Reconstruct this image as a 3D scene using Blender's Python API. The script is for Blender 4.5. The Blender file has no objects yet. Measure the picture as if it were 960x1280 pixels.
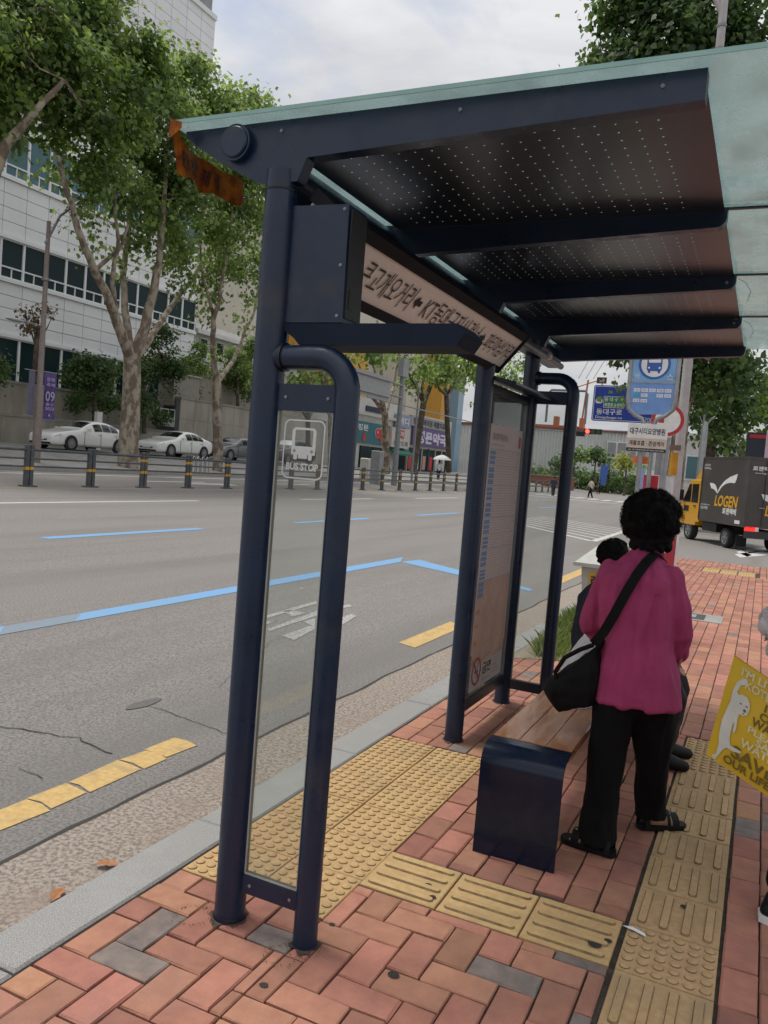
import bpy, bmesh, math, random
import numpy as np
from mathutils import Vector, Matrix, noise
R = math.radians
random.seed(7); rng = np.random.default_rng(7)
scene = bpy.context.scene
COL = scene.collection

# ------------------------------------------------------------------ camera, sky, sun, exposure
F_PX, W_PX = 1012.0, 960.0
CAM = Vector((.288, -2.654, 1.563)); YAW, PITCH, ROLL = R(24.99), R(-3.44), R(4.67)
cf = Vector((-math.sin(YAW)*math.cos(PITCH), math.cos(YAW)*math.cos(PITCH), math.sin(PITCH)))
r0 = Vector((math.cos(YAW), math.sin(YAW), 0)); u0 = r0.cross(cf)
cr = r0*math.cos(ROLL) + u0*math.sin(ROLL); cu = -r0*math.sin(ROLL) + u0*math.cos(ROLL)
cam = bpy.data.objects.new('camera', bpy.data.cameras.new('camera')); COL.objects.link(cam)
cam.matrix_world = Matrix(((cr.x, cu.x, -cf.x, CAM.x), (cr.y, cu.y, -cf.y, CAM.y), (cr.z, cu.z, -cf.z, CAM.z), (0, 0, 0, 1)))
cam.data.sensor_fit = 'VERTICAL'; cam.data.sensor_height = 32.0
cam.data.lens = F_PX/1280.0*32.0
cam.data.clip_start = .05; cam.data.clip_end = 3000
scene.camera = cam
SUN_EL, SUN_AZ = R(66), R(84)          # azimuth to the left of +Y
sun = bpy.data.objects.new('sun', bpy.data.lights.new('sun', 'SUN')); COL.objects.link(sun)
sun.data.energy = 1.4; sun.data.angle = R(16); sun.data.color = (1, .95, .87)
sd = Vector((-math.sin(SUN_AZ)*math.cos(SUN_EL), math.cos(SUN_AZ)*math.cos(SUN_EL), math.sin(SUN_EL)))
sun.rotation_euler = sd.to_track_quat('Z', 'Y').to_euler()
scene.view_settings.view_transform = 'Standard'; scene.view_settings.look = 'None'
scene.view_settings.exposure = .80; scene.view_settings.gamma = 1
world = bpy.data.worlds.new('World'); scene.world = world; world.use_nodes = True
nt = world.node_tree; nt.nodes.clear()
def N(t, typ, **kw):
    n = t.nodes.new(typ)
    for k, v in kw.items():
        if k[0] == 'i' and k[1:].isdigit(): n.inputs[int(k[1:])].default_value = v
        elif k in n.inputs: n.inputs[k].default_value = v
        else: setattr(n, k, v)
    return n
def LK(t, a, b): t.links.new(a, b)
sky = N(nt, 'ShaderNodeTexSky', sky_type='NISHITA'); sky.sun_disc = False
sky.sun_elevation = SUN_EL; sky.sun_rotation = -SUN_AZ; sky.air_density = 1.2; sky.dust_density = 2.5
bg1 = N(nt, 'ShaderNodeBackground', Strength=.075)
tc = N(nt, 'ShaderNodeTexCoord'); sep = N(nt, 'ShaderNodeSeparateXYZ'); LK(nt, tc.outputs['Generated'], sep.inputs[0])
add = N(nt, 'ShaderNodeMath', operation='ADD', i1=.22); mx = N(nt, 'ShaderNodeMath', operation='MAXIMUM', i1=0.0)
LK(nt, sep.outputs[2], mx.inputs[0]); LK(nt, mx.outputs[0], add.inputs[0])
dx = N(nt, 'ShaderNodeMath', operation='DIVIDE'); dy = N(nt, 'ShaderNodeMath', operation='DIVIDE')
LK(nt, sep.outputs[0], dx.inputs[0]); LK(nt, add.outputs[0], dx.inputs[1]); LK(nt, sep.outputs[1], dy.inputs[0]); LK(nt, add.outputs[0], dy.inputs[1])
cmb = N(nt, 'ShaderNodeCombineXYZ'); LK(nt, dx.outputs[0], cmb.inputs[0]); LK(nt, dy.outputs[0], cmb.inputs[1])
n1 = N(nt, 'ShaderNodeTexNoise', Scale=1.5, Detail=7.0, Roughness=.55, Distortion=.35); n2 = N(nt, 'ShaderNodeTexNoise', Scale=1.1, Detail=8.0, Roughness=.6, Distortion=.6)
LK(nt, cmb.outputs[0], n1.inputs['Vector'])
mp = N(nt, 'ShaderNodeMapping'); mp.inputs['Location'].default_value = (3.1, 1.7, 0); LK(nt, cmb.outputs[0], mp.inputs[0]); LK(nt, mp.outputs[0], n2.inputs['Vector'])
rc = N(nt, 'ShaderNodeValToRGB'); rc.color_ramp.elements[0].position = .26; rc.color_ramp.elements[1].position = .46   # cloud cover
LK(nt, n1.outputs['Fac'], rc.inputs[0])
rb = N(nt, 'ShaderNodeValToRGB'); e = rb.color_ramp.elements
e[0].position = .34; e[0].color = (.47, .48, .51, 1); e[1].position = .66; e[1].color = (.70, .70, .705, 1)
LK(nt, n2.outputs['Fac'], rb.inputs[0])
# overcast luminance: an even cloud deck brightens steadily from horizon to zenith
ol = N(nt, 'ShaderNodeMath', operation='MULTIPLY_ADD', i1=.58, i2=.52); LK(nt, mx.outputs[0], ol.inputs[0])
bg2 = N(nt, 'ShaderNodeBackground'); LK(nt, rb.outputs[0], bg2.inputs[0]); LK(nt, ol.outputs[0], bg2.inputs[1])
LK(nt, sky.outputs[0], bg1.inputs[0])
mxs = N(nt, 'ShaderNodeMixShader'); LK(nt, rc.outputs[0], mxs.inputs[0]); LK(nt, bg1.outputs[0], mxs.inputs[1]); LK(nt, bg2.outputs[0], mxs.inputs[2])
out = N(nt, 'ShaderNodeOutputWorld'); LK(nt, mxs.outputs[0], out.inputs[0])
scene.cycles.max_bounces = 6; scene.cycles.transparent_max_bounces = 12
scene.cycles.use_denoising = True

def ray(u, v): return cf + cr*((u-480)/F_PX) - cu*((v-640)/F_PX)
def at_x(u, v, x): d = ray(u, v); return CAM + d*((x-CAM.x)/d.x)      # where a pixel of the photograph lies on a plane of known depth
def at_y(u, v, y): d = ray(u, v); return CAM + d*((y-CAM.y)/d.y)
def at_z(u, v, z): d = ray(u, v); return CAM + d*((z-CAM.z)/d.z)

# ------------------------------------------------------------------ materials
MATS = {}
def lin(c): return tuple(((x/255.0)/12.92 if x/255.0 <= .04045 else ((x/255.0+.055)/1.055)**2.4) for x in c)
def mat(name, col, rough=.6, col2=None, scale=6.0, detail=4.0, bump=0.0, bscale=None, metal=0.0, rnd=0.0, spec=.5, lo=.35, hi=.65, coat=0.0, dirt=None, dscale=1.3, stretch=None, rv=0.0, dstretch=None, dlo=.5):
    m = bpy.data.materials.new(name); m.use_nodes = True; t = m.node_tree; b = t.nodes['Principled BSDF']
    b.inputs['Roughness'].default_value = rough; b.inputs['Metallic'].default_value = metal; b.inputs['Specular IOR Level'].default_value = spec
    b.inputs['Coat Weight'].default_value = coat
    geo = N(t, 'ShaderNodeNewGeometry'); pos = geo.outputs['Position']
    if stretch:
        mp = N(t, 'ShaderNodeMapping'); mp.inputs['Scale'].default_value = stretch; LK(t, pos, mp.inputs[0]); pos = mp.outputs[0]
    src = None
    if col2 is None: col2 = tuple(c*.82 for c in col)
    nz = N(t, 'ShaderNodeTexNoise', Scale=scale, Detail=detail, Roughness=.6); LK(t, pos, nz.inputs['Vector'])
    rp = N(t, 'ShaderNodeValToRGB'); rp.color_ramp.elements[0].position = lo; rp.color_ramp.elements[1].position = hi
    rp.color_ramp.elements[0].color = (*col2, 1); rp.color_ramp.elements[1].color = (*col, 1)
    LK(t, nz.outputs['Fac'], rp.inputs[0]); src = rp.outputs[0]
    if dirt:
        nd = N(t, 'ShaderNodeTexNoise', Scale=dscale, Detail=6.0, Roughness=.65); dpos = pos
        if dstretch: md_ = N(t, 'ShaderNodeMapping'); md_.inputs['Scale'].default_value = dstretch; LK(t, pos, md_.inputs[0]); dpos = md_.outputs[0]
        LK(t, dpos, nd.inputs['Vector'])
        rd = N(t, 'ShaderNodeValToRGB'); rd.color_ramp.elements[0].position = dlo; rd.color_ramp.elements[1].position = .72
        rd.color_ramp.elements[0].color = (0, 0, 0, 1); rd.color_ramp.elements[1].color = (.8, .8, .8, 1)
        LK(t, nd.outputs['Fac'], rd.inputs[0])
        mxn = N(t, 'ShaderNodeMix', data_type='RGBA'); LK(t, rd.outputs[0], mxn.inputs[0]); LK(t, src, mxn.inputs[6]); mxn.inputs[7].default_value = (*dirt, 1); src = mxn.outputs[2]
    if rnd:
        oi = N(t, 'ShaderNodeObjectInfo'); ad = N(t, 'ShaderNodeMath', operation='ADD'); fr = N(t, 'ShaderNodeMath', operation='FRACT')
        LK(t, oi.outputs['Random'], ad.inputs[0]); LK(t, geo.outputs['Random Per Island'], ad.inputs[1]); LK(t, ad.outputs[0], fr.inputs[0])
        mr = N(t, 'ShaderNodeMapRange'); mr.inputs[3].default_value = 1-rnd; mr.inputs[4].default_value = 1+rnd; LK(t, fr.outputs[0], mr.inputs[0])
        hs = N(t, 'ShaderNodeHueSaturation'); LK(t, mr.outputs[0], hs.inputs['Value']); LK(t, src, hs.inputs['Color'])
        mr2 = N(t, 'ShaderNodeMapRange'); mr2.inputs[3].default_value = .5-rnd*.045; mr2.inputs[4].default_value = .5+rnd*.045
        m3 = N(t, 'ShaderNodeMath', operation='MULTIPLY', i1=7.31); f3 = N(t, 'ShaderNodeMath', operation='FRACT'); LK(t, fr.outputs[0], m3.inputs[0]); LK(t, m3.outputs[0], f3.inputs[0])
        LK(t, f3.outputs[0], mr2.inputs[0]); LK(t, mr2.outputs[0], hs.inputs['Hue']); src = hs.outputs[0]
    LK(t, src, b.inputs['Base Color'])
    if rv:
        nr = N(t, 'ShaderNodeTexNoise', Scale=scale*1.7, Detail=6.0, Roughness=.7); LK(t, pos, nr.inputs['Vector']); mr_ = N(t, 'ShaderNodeMapRange'); mr_.inputs[1].default_value = .3; mr_.inputs[2].default_value = .7; mr_.inputs[3].default_value = max(.02, rough-rv); mr_.inputs[4].default_value = rough+rv; LK(t, nr.outputs['Fac'], mr_.inputs[0]); LK(t, mr_.outputs[0], b.inputs['Roughness'])
    if bump:
        nb = N(t, 'ShaderNodeTexNoise', Scale=bscale or scale*4, Detail=5.0, Roughness=.65); LK(t, pos, nb.inputs['Vector'])
        bp = N(t, 'ShaderNodeBump', Strength=bump, Distance=.01); LK(t, nb.outputs['Fac'], bp.inputs['Height']); LK(t, bp.outputs[0], b.inputs['Normal'])
    MATS[name] = m; return m
def glow(name, col, strength):
    m = bpy.data.materials.new(name); m.use_nodes = True; b = m.node_tree.nodes['Principled BSDF']
    b.inputs['Base Color'].default_value = (*col, 1); b.inputs['Emission Color'].default_value = (*col, 1); b.inputs['Emission Strength'].default_value = strength
    return m
def glass(name, tint, refl=.06, rough=.03, film=0.0, fcol=(.6, .7, .68)):
    m = bpy.data.materials.new(name); m.use_nodes = True; t = m.node_tree; t.nodes.clear()
    tr = N(t, 'ShaderNodeBsdfTransparent'); tr.inputs[0].default_value = (*tint, 1)
    gl = N(t, 'ShaderNodeBsdfGlossy', Roughness=rough)
    fr = N(t, 'ShaderNodeFresnel', IOR=1.45)
    mx = N(t, 'ShaderNodeMixShader'); LK(t, fr.outputs[0], mx.inputs[0]); LK(t, tr.outputs[0], mx.inputs[1]); LK(t, gl.outputs[0], mx.inputs[2])
    last = mx
    if film:
        df = N(t, 'ShaderNodeBsdfTranslucent'); df.inputs[0].default_value = (*fcol, 1); d2 = N(t, 'ShaderNodeBsdfDiffuse'); d2.inputs[0].default_value = (*fcol, 1)
        m1 = N(t, 'ShaderNodeMixShader', i0=.4); LK(t, df.outputs[0], m1.inputs[1]); LK(t, d2.outputs[0], m1.inputs[2])
        geo = N(t, 'ShaderNodeNewGeometry'); nz = N(t, 'ShaderNodeTexNoise', Scale=7.0, Detail=6.0); LK(t, geo.outputs['Position'], nz.inputs['Vector'])
        mr = N(t, 'ShaderNodeMapRange'); mr.inputs[1].default_value = .3; mr.inputs[2].default_value = .7; mr.inputs[3].default_value = film*.5; mr.inputs[4].default_value = film*1.6; LK(t, nz.outputs['Fac'], mr.inputs[0])
        m2 = N(t, 'ShaderNodeMixShader'); LK(t, mr.outputs[0], m2.inputs[0]); LK(t, mx.outputs[0], m2.inputs[1]); LK(t, m1.outputs[0], m2.inputs[2]); last = m2
    o = N(t, 'ShaderNodeOutputMaterial'); LK(t, last.outputs[0], o.inputs[0]); return m
def leafmat(name, c1, c2, trans=.35):
    m = bpy.data.materials.new(name); m.use_nodes = True; t = m.node_tree; t.nodes.clear()
    geo = N(t, 'ShaderNodeNewGeometry'); nz = N(t, 'ShaderNodeTexNoise', Scale=.55, Detail=3.0); LK(t, geo.outputs['Position'], nz.inputs['Vector'])
    ad = N(t, 'ShaderNodeMath', operation='MULTIPLY_ADD', i1=.55, i2=-.28); LK(t, geo.outputs['Random Per Island'], ad.inputs[0])
    a2 = N(t, 'ShaderNodeMath', operation='ADD'); LK(t, ad.outputs[0], a2.inputs[0]); LK(t, nz.outputs['Fac'], a2.inputs[1])
    rp = N(t, 'ShaderNodeValToRGB'); rp.color_ramp.elements[0].position = .25; rp.color_ramp.elements[1].position = .8
    rp.color_ramp.elements[0].color = (*c1, 1); rp.color_ramp.elements[1].color = (*c2, 1); LK(t, a2.outputs[0], rp.inputs[0])
    d = N(t, 'ShaderNodeBsdfPrincipled', Roughness=.5); LK(t, rp.outputs[0], d.inputs['Base Color']); d.inputs['Specular IOR Level'].default_value = .5
    tl = N(t, 'ShaderNodeBsdfTranslucent')
    hs = N(t, 'ShaderNodeHueSaturation', Value=2.1, Saturation=1.08, Hue=.485); LK(t, rp.outputs[0], hs.inputs['Color']); LK(t, hs.outputs[0], tl.inputs[0])
    mx = N(t, 'ShaderNodeMixShader', i0=trans); LK(t, d.outputs[0], mx.inputs[1]); LK(t, tl.outputs[0], mx.inputs[2])
    o = N(t, 'ShaderNodeOutputMaterial'); LK(t, mx.outputs[0], o.inputs[0]); return m

NAVY = mat('navy_paint', (.0065, .020, .053), .36, (.005, .016, .042), 7, bump=.04, bscale=60, dirt=(.03, .033, .042), dscale=5, rv=.14, dlo=.56)
NAVYD = mat('dark_navy_paint', (.005, .009, .024), .4, bump=.02, bscale=50)
STEEL = mat('galvanised_steel', (.34, .35, .36), .42, (.26, .27, .28), 9, metal=.6, bump=.05)
STEELD = mat('weathered_steel', (.26, .27, .28), .5, (.2, .21, .22), 5, metal=.3)
GREY = mat('grey_paint', (.30, .31, .32), .55, dirt=(.2, .19, .18))
DARK = mat('black_plastic', (.012, .012, .013), .5)
RUBBER = mat('tyre_rubber', (.018, .018, .019), .85)
WHITE = mat('white_paint', (.78, .78, .76), .4)
WHITEP = mat('white_print', (.75, .76, .76), .6, (.66, .67, .68))
BLACKP = mat('black_print', (.015, .014, .016), .6)
ASPH = mat('worn_asphalt', (.27, .252, .236), .9, (.095, .09, .085), 60, 9, bump=1.0, bscale=90, dirt=(.155, .145, .137), dscale=.8, dstretch=(1.1, .09, 1), lo=.3, hi=.6, dlo=.47)
ASPHD = mat('asphalt_patch', (.16, .152, .146), .92, (.09, .088, .085), 170, 3, bump=.5, bscale=190)
GUTTER = mat('exposed_aggregate_concrete', (.36, .31, .26), .95, (.18, .15, .13), 52, 3, bump=1.0, bscale=48, lo=.4, hi=.58, dirt=(.26, .2, .165), dscale=2.5)
GRANITE = mat('granite', (.38, .372, .358), .8, (.17, .168, .165), 260, 2, bump=.2, bscale=240, dirt=(.33, .33, .32), dscale=2)
BRICK = mat('red_paver', (.395, .18, .122), .9, (.31, .137, .096), 11, 7, bump=.4, bscale=110, rnd=.2, dirt=(.25, .14, .107), dscale=2.2)
BRICKT = mat('tan_paver', (.42, .22, .135), .9, (.37, .18, .105), 24, 5, bump=.35, bscale=130, rnd=.1)
BRICKG = mat('grey_paver', (.235, .185, .165), .9, (.15, .125, .115), 15, 5, bump=.3, bscale=130, rnd=.12, dirt=(.30, .17, .125), dscale=5)
SAND = mat('joint_sand', (.075, .062, .05), 1, (.035, .03, .024), 30, 5, bump=.6, bscale=90)
TACT = mat('yellow_tactile_concrete', (.50, .335, .175), .85, (.40, .255, .125), 40, 5, bump=.3, bscale=150, rnd=.07, dirt=(.31, .225, .13), dscale=5)
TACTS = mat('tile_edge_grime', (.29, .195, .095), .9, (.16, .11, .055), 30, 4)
TACTB = mat('yellow_tactile_concrete_new', (.52, .35, .165), .8, (.43, .275, .12), 40, 5, bump=.25, bscale=150, rnd=.06, dirt=(.34, .24, .12), dscale=5)
BLUEL = mat('blue_road_paint', (.16, .33, .56), .8, (.12, .27, .47), 60, 5, lo=.3, hi=.55, dirt=(.18, .3, .45), dscale=1.6)
WHITEL = mat('white_road_paint', (.62, .61, .59), .8, (.42, .41, .39), 50, 6, dirt=(.4, .38, .36), dscale=3)
WORNL = mat('worn_white_road_paint', (.42, .41, .39), .85, (.22, .21, .20), 42, 6, lo=.42, hi=.56)
YELL = mat('yellow_road_paint', (.56, .39, .15), .8, (.45, .29, .11), 30, 6, dirt=(.28, .22, .14), dscale=9)
CRACK = mat('crack_filler', (.05, .047, .045), .95)
CONC = mat('wall_concrete', (.42, .39, .34), .9, (.33, .30, .255), 1.2, 6, bump=.3, bscale=25, dirt=(.22, .2, .165), dscale=.5, stretch=(1, 1, .35))
PANEL = mat('white_cladding', (.80, .81, .81), .45, (.75, .76, .77), .5, 3, rnd=.03)
PANELD = mat('cladding_joint', (.22, .23, .24), .8)
WINB = mat('dark_window_glass', (.010, .026, .028), .16, (.016, .038, .04), .3, spec=.16)
WINT = mat('teal_window_glass', (.06, .14, .16), .14, (.09, .19, .22), .4, spec=.3)
BARK = mat('plane_bark', (.34, .295, .23), .9, (.15, .115, .085), 3.2, 5, bump=.7, bscale=14, lo=.44, hi=.56, stretch=(1, 1, .6))
BARKD = mat('dark_bark', (.10, .078, .06), .95, (.05, .04, .032), 6, 5, bump=.9, bscale=18, dirt=(.24, .19, .14), dscale=2.2)
LEAF = leafmat('plane_leaves', (.055, .10, .03), (.20, .28, .085), .58)
LEAFB = leafmat('bright_leaves', (.05, .10, .016), (.17, .25, .04), .4)
LEAFD = leafmat('dark_leaves', (.028, .06, .02), (.10, .165, .05), .5)
LEAFY = leafmat('yellow_leaves', (.12, .15, .02), (.3, .32, .05), .4)
LEAFO = leafmat('brown_fronds', (.10, .07, .03), (.22, .15, .07), .2)
GRASSM = leafmat('grass_blades', (.06, .10, .025), (.22, .28, .09), .35)

# ------------------------------------------------------------------ mesh helpers
class MB:
    def __init__(s): s.v = []; s.f = []
    def add(s, vs, fs):
        o = len(s.v); s.v += [tuple(p) for p in vs]; s.f += [tuple(i+o for i in f) for f in fs]; return s
    def box(s, c, d, rz=0, M=None, ch=0.0):
        x, y, z = d[0]/2, d[1]/2, d[2]/2
        if ch:                                    # chamfered top edges
            vs = [(-x, -y, -z), (x, -y, -z), (x, y, -z), (-x, y, -z), (-x, -y, z-ch), (x, -y, z-ch), (x, y, z-ch), (-x, y, z-ch), (-x+ch, -y+ch, z), (x-ch, -y+ch, z), (x-ch, y-ch, z), (-x+ch, y-ch, z)]
            fs = [(0, 1, 5, 4), (1, 2, 6, 5), (2, 3, 7, 6), (3, 0, 4, 7), (4, 5, 9, 8), (5, 6, 10, 9), (6, 7, 11, 10), (7, 4, 8, 11), (8, 9, 10, 11), (3, 2, 1, 0)]
        else:
            vs = [(-x, -y, -z), (x, -y, -z), (x, y, -z), (-x, y, -z), (-x, -y, z), (x, -y, z), (x, y, z), (-x, y, z)]
            fs = [(3, 2, 1, 0), (4, 5, 6, 7), (0, 1, 5, 4), (1, 2, 6, 5), (2, 3, 7, 6), (3, 0, 4, 7)]
        c = Vector(c); Q = M or Matrix.Rotation(rz, 3, 'Z')
        return s.add([Q @ Vector(p) + c for p in vs], fs)
    def span(s, a, b, **k):                       # box from corner to corner
        return s.box([(p+q)/2 for p, q in zip(a, b)], [abs(p-q) for p, q in zip(a, b)], **k)
    def quad(s, *p): return s.add(p, [tuple(range(len(p)))])
    def tube(s, pts, rad, n=10, caps=True, squash=None):
        pts = [Vector(p) for p in pts]; k = len(pts)
        if not hasattr(rad, '__len__'): rad = [rad]*k
        vs = []; fs = []; prev = None
        for i, p in enumerate(pts):
            d = (pts[min(i+1, k-1)]-pts[max(i-1, 0)]).normalized()
            if prev is None: a = d.orthogonal().normalized()
            else:
                a = prev - d*prev.dot(d); a = a.normalized() if a.length > 1e-6 else d.orthogonal().normalized()
            prev = a; b = d.cross(a)
            for j in range(n):
                t = 2*math.pi*j/n; vs.append(p + (a*math.cos(t) + b*math.sin(t))*rad[i])
        for i in range(k-1):
            for j in range(n): fs.append((i*n+j, i*n+(j+1) % n, (i+1)*n+(j+1) % n, (i+1)*n+j))
        if caps: fs += [tuple(range(n-1, -1, -1)), tuple(range((k-1)*n, k*n))]
        return s.add(vs, fs)
    def lathe(s, prof, c=(0, 0, 0), n=20, M=None):  # prof: (r, z)
        M = M or Matrix.Identity(3); c = Vector(c); vs = []; fs = []
        for r, z in prof:
            for j in range(n): t = 2*math.pi*j/n; vs.append(M @ Vector((r*math.cos(t), r*math.sin(t), z)) + c)
        for i in range(len(prof)-1):
            for j in range(n): fs.append((i*n+j, i*n+(j+1) % n, (i+1)*n+(j+1) % n, (i+1)*n+j))
        fs += [tuple(range(n-1, -1, -1)), tuple(range((len(prof)-1)*n, len(prof)*n))]
        return s.add(vs, fs)
    def prism(s, poly, o, xd, yd, depth):         # polygon in a plane, extruded along the normal (centred)
        o, xd, yd = Vector(o), Vector(xd), Vector(yd); nn = xd.cross(yd).normalized(); k = len(poly)
        vs = [o + xd*a + yd*b - nn*depth/2 for a, b in poly] + [o + xd*a + yd*b + nn*depth/2 for a, b in poly]
        fs = [tuple(range(k-1, -1, -1)), tuple(range(k, 2*k))] + [(i, (i+1) % k, k+(i+1) % k, k+i) for i in range(k)]
        return s.add(vs, fs)
    def ell(s, c, r, n=14, m=9, M=None):
        M = M or Matrix.Identity(3); c = Vector(c); vs = []; fs = []
        for i in range(m+1):
            ph = math.pi*i/m
            for j in range(n): t = 2*math.pi*j/n; vs.append(M @ Vector((r[0]*math.sin(ph)*math.cos(t), r[1]*math.sin(ph)*math.sin(t), -r[2]*math.cos(ph))) + c)
        for i in range(m):
            for j in range(n): fs.append((i*n+j, i*n+(j+1) % n, (i+1)*n+(j+1) % n, (i+1)*n+j))
        return s.add(vs, fs)
    def loft(s, rings, caps=True):
        n = len(rings[0]); vs = [p for r in rings for p in r]; fs = []
        for i in range(len(rings)-1):
            for j in range(n): fs.append((i*n+j, i*n+(j+1) % n, (i+1)*n+(j+1) % n, (i+1)*n+j))
        if caps: fs += [tuple(range(n-1, -1, -1)), tuple(range((len(rings)-1)*n, len(rings)*n))]
        return s.add(vs, fs)
    def mesh(s, name, m=None, smooth=True, m2=None, f2=None):
        me = bpy.data.meshes.new(name); me.from_pydata(s.v, [], s.f); me.update()
        if m: me.materials.append(m)
        if m2:
            me.materials.append(m2)
            for i in f2: me.polygons[i].material_index = 1
        if smooth and len(s.f):
            me.polygons.foreach_set('use_smooth', [True]*len(me.polygons)); me.set_sharp_from_angle(angle=R(35))
        return me
    def build(s, name, m, parent=None, smooth=True, **props):
        return link(name, s.mesh(name, m, smooth), parent, **props)
def link(name, data, parent=None, loc=None, kind=None, label=None, cat=None, group=None):
    o = bpy.data.objects.new(name, data); COL.objects.link(o)
    if loc is not None: o.location = loc
    if parent is not None:
        o.parent = parent
        if parent.type == 'EMPTY': o.matrix_parent_inverse = Matrix.Translation(-Vector(parent.location))
    tag(o, label, cat, group, kind); return o
def tag(o, label=None, cat=None, group=None, kind=None):
    if label: o['label'] = label
    if cat: o['category'] = cat
    if group: o['group'] = group
    if kind: o['kind'] = kind
    return o
def thing(name, loc, label, cat, group=None):
    o = bpy.data.objects.new(name, None); COL.objects.link(o); o.location = loc; o.empty_display_size = .2
    return tag(o, label, cat, group)
def copy_tree(o, parent=None):
    c = o.copy(); COL.objects.link(c)
    if parent is not None: c.parent = parent; c.matrix_parent_inverse = o.matrix_parent_inverse.copy()
    for ch in o.children: copy_tree(ch, c)
    return c
TXT = bpy.data.curves.new('lettering', 'FONT'); TXT.resolution_u = 3
TXO = bpy.data.objects.new('lettering_source', TXT)
def text(s, m, parent, o, xd, yd, h=None, w=None, align='C', bold=0.0, lift=.003, name='lettering', shear=0.0, mb=None):
    TXT.body = s; TXT.offset = bold; TXT.shear = shear; TXT.extrude = 0
    COL.objects.link(TXO); dg = bpy.context.evaluated_depsgraph_get(); me = bpy.data.meshes.new_from_object(TXO.evaluated_get(dg)); COL.objects.unlink(TXO)
    n = len(me.vertices); co = np.zeros(n*3, 'f'); me.vertices.foreach_get('co', co); co = co.reshape(-1, 3)
    lo, hi = co.min(0), co.max(0); sy = h/(hi[1]-lo[1]) if h else None; sx = w/(hi[0]-lo[0]) if w else None
    if sx is None: sx = sy
    if sy is None: sy = sx
    ax = {'L': lo[0], 'C': (lo[0]+hi[0])/2, 'R': hi[0]}[align]
    xd, yd, o = np.array(Vector(xd).normalized()), np.array(Vector(yd).normalized()), np.array(o); nn = np.cross(xd, yd)
    p = o + np.outer((co[:, 0]-ax)*sx, xd) + np.outer((co[:, 1]-(lo[1]+hi[1])/2)*sy, yd) + nn*lift
    me.vertices.foreach_set('co', p.astype('f').ravel()); me.materials.clear(); me.materials.append(m); me.update()
    if mb is not None:
        mb.add([tuple(q) for q in p], [tuple(f.vertices) for f in me.polygons]); bpy.data.meshes.remove(me); return None
    me.name = name
    return link(name, me, parent)
def blob(name, m, parent, mb, voxel=.01, smooth=2, fold=None, **props):
    """joins the closed shapes of a builder into one continuous skin"""
    o = mb.build(name, m, None); md = o.modifiers.new('r', 'REMESH'); md.mode = 'VOXEL'; md.voxel_size = voxel; md.use_smooth_shade = True
    if smooth: sm = o.modifiers.new('s', 'SMOOTH'); sm.iterations = smooth; sm.factor = .5
    dg = bpy.context.evaluated_depsgraph_get(); me = bpy.data.meshes.new_from_object(o.evaluated_get(dg)); bpy.data.objects.remove(o)
    me.name = name; me.materials.clear(); me.materials.append(m)
    if fold:
        amp, fx, fz = fold
        for v in me.vertices:
            p = v.co; v.co = p + v.normal*amp*(noise.noise(Vector((p.x*fx, p.y*fx, p.z*fz))) + .5*noise.noise(Vector((p.x*fx*2.3, p.y*fx*2.3, p.z*fz*2+7))))
    me.polygons.foreach_set('use_smooth', [True]*len(me.polygons)); me.update()
    return link(name, me, parent, **props)
def cap(mb, pts, rad, n=12):                     # tapered limb with round ends
    mb.tube(pts, rad, n)
    for p, r in ((pts[0], rad[0]), (pts[-1], rad[-1])): mb.ell(p, (r, r, r), 12, 8)
    return mb

# ------------------------------------------------------------------ the setting: ground, road, markings, kerb, pavement
def zr(x):                                        # height of the carriageway: it climbs a little towards the far side
    if x > -2.2: return -.10
    if x > -20: return -.10 + (-2.2-x)/17.8*.07
    return -.03 + (-20-x)/4*.26
g = MB(); g.quad((-1500, -900, -.6), (1500, -900, -.6), (1500, 1600, -.6), (-1500, 1600, -.6)); g.build('ground', mat('distant_ground', (.2, .19, .17), .95), kind='structure')
b = MB(); xs = [-24, -22, -20, -2.24, 90]
for y0, y1 in ((-90, 130),):
    for i in range(len(xs)-1): b.quad((xs[i], y0, zr(xs[i])), (xs[i+1], y0, zr(xs[i+1])), (xs[i+1], y1, zr(xs[i+1])), (xs[i], y1, zr(xs[i])))
road = b.build('road', ASPH, kind='structure')
b = MB(); b.quad((-220, 98, -.02), (-24, 98, -.02), (-24, 132, -.02), (-220, 132, -.02)); b.build('crossing_road', ASPH, kind='structure')
def sheet(name, m, pts, lift=.004, parent=road, **k):
    return MB().quad(*[(x, y, zr(x)+lift) for x, y in pts]).build(name, m, parent, smooth=False, **k)
b = MB()
ys = [-9+.12*i for i in range(240)]
edge = [(-2.235+.022*noise.noise(Vector((0, y*2.1, 0)))+.03*noise.noise(Vector((3, y*.5, 0))), y) for y in ys]
for (xa, ya), (xb, yb) in zip(edge[:-1], edge[1:]): b.quad((xa, ya, zr(xa)+.004), (-1.75, ya, -.092), (-1.75, yb, -.092), (xb, yb, zr(xb)+.004))
b.build('gutter', GUTTER, kind='structure')
b = MB()
for (xa, ya), (xb, yb) in zip(edge[:-1], edge[1:]): b.quad((xa-.016+.012*noise.noise(Vector((0, ya*5, 3))), ya, zr(xa)+.006), (xa+.006, ya, zr(xa)+.006), (xb+.006, yb, zr(xb)+.006), (xb-.016+.012*noise.noise(Vector((0, yb*5, 3))), yb, zr(xb)+.006))
b.build('asphalt_edge_crack', CRACK, road)
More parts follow.
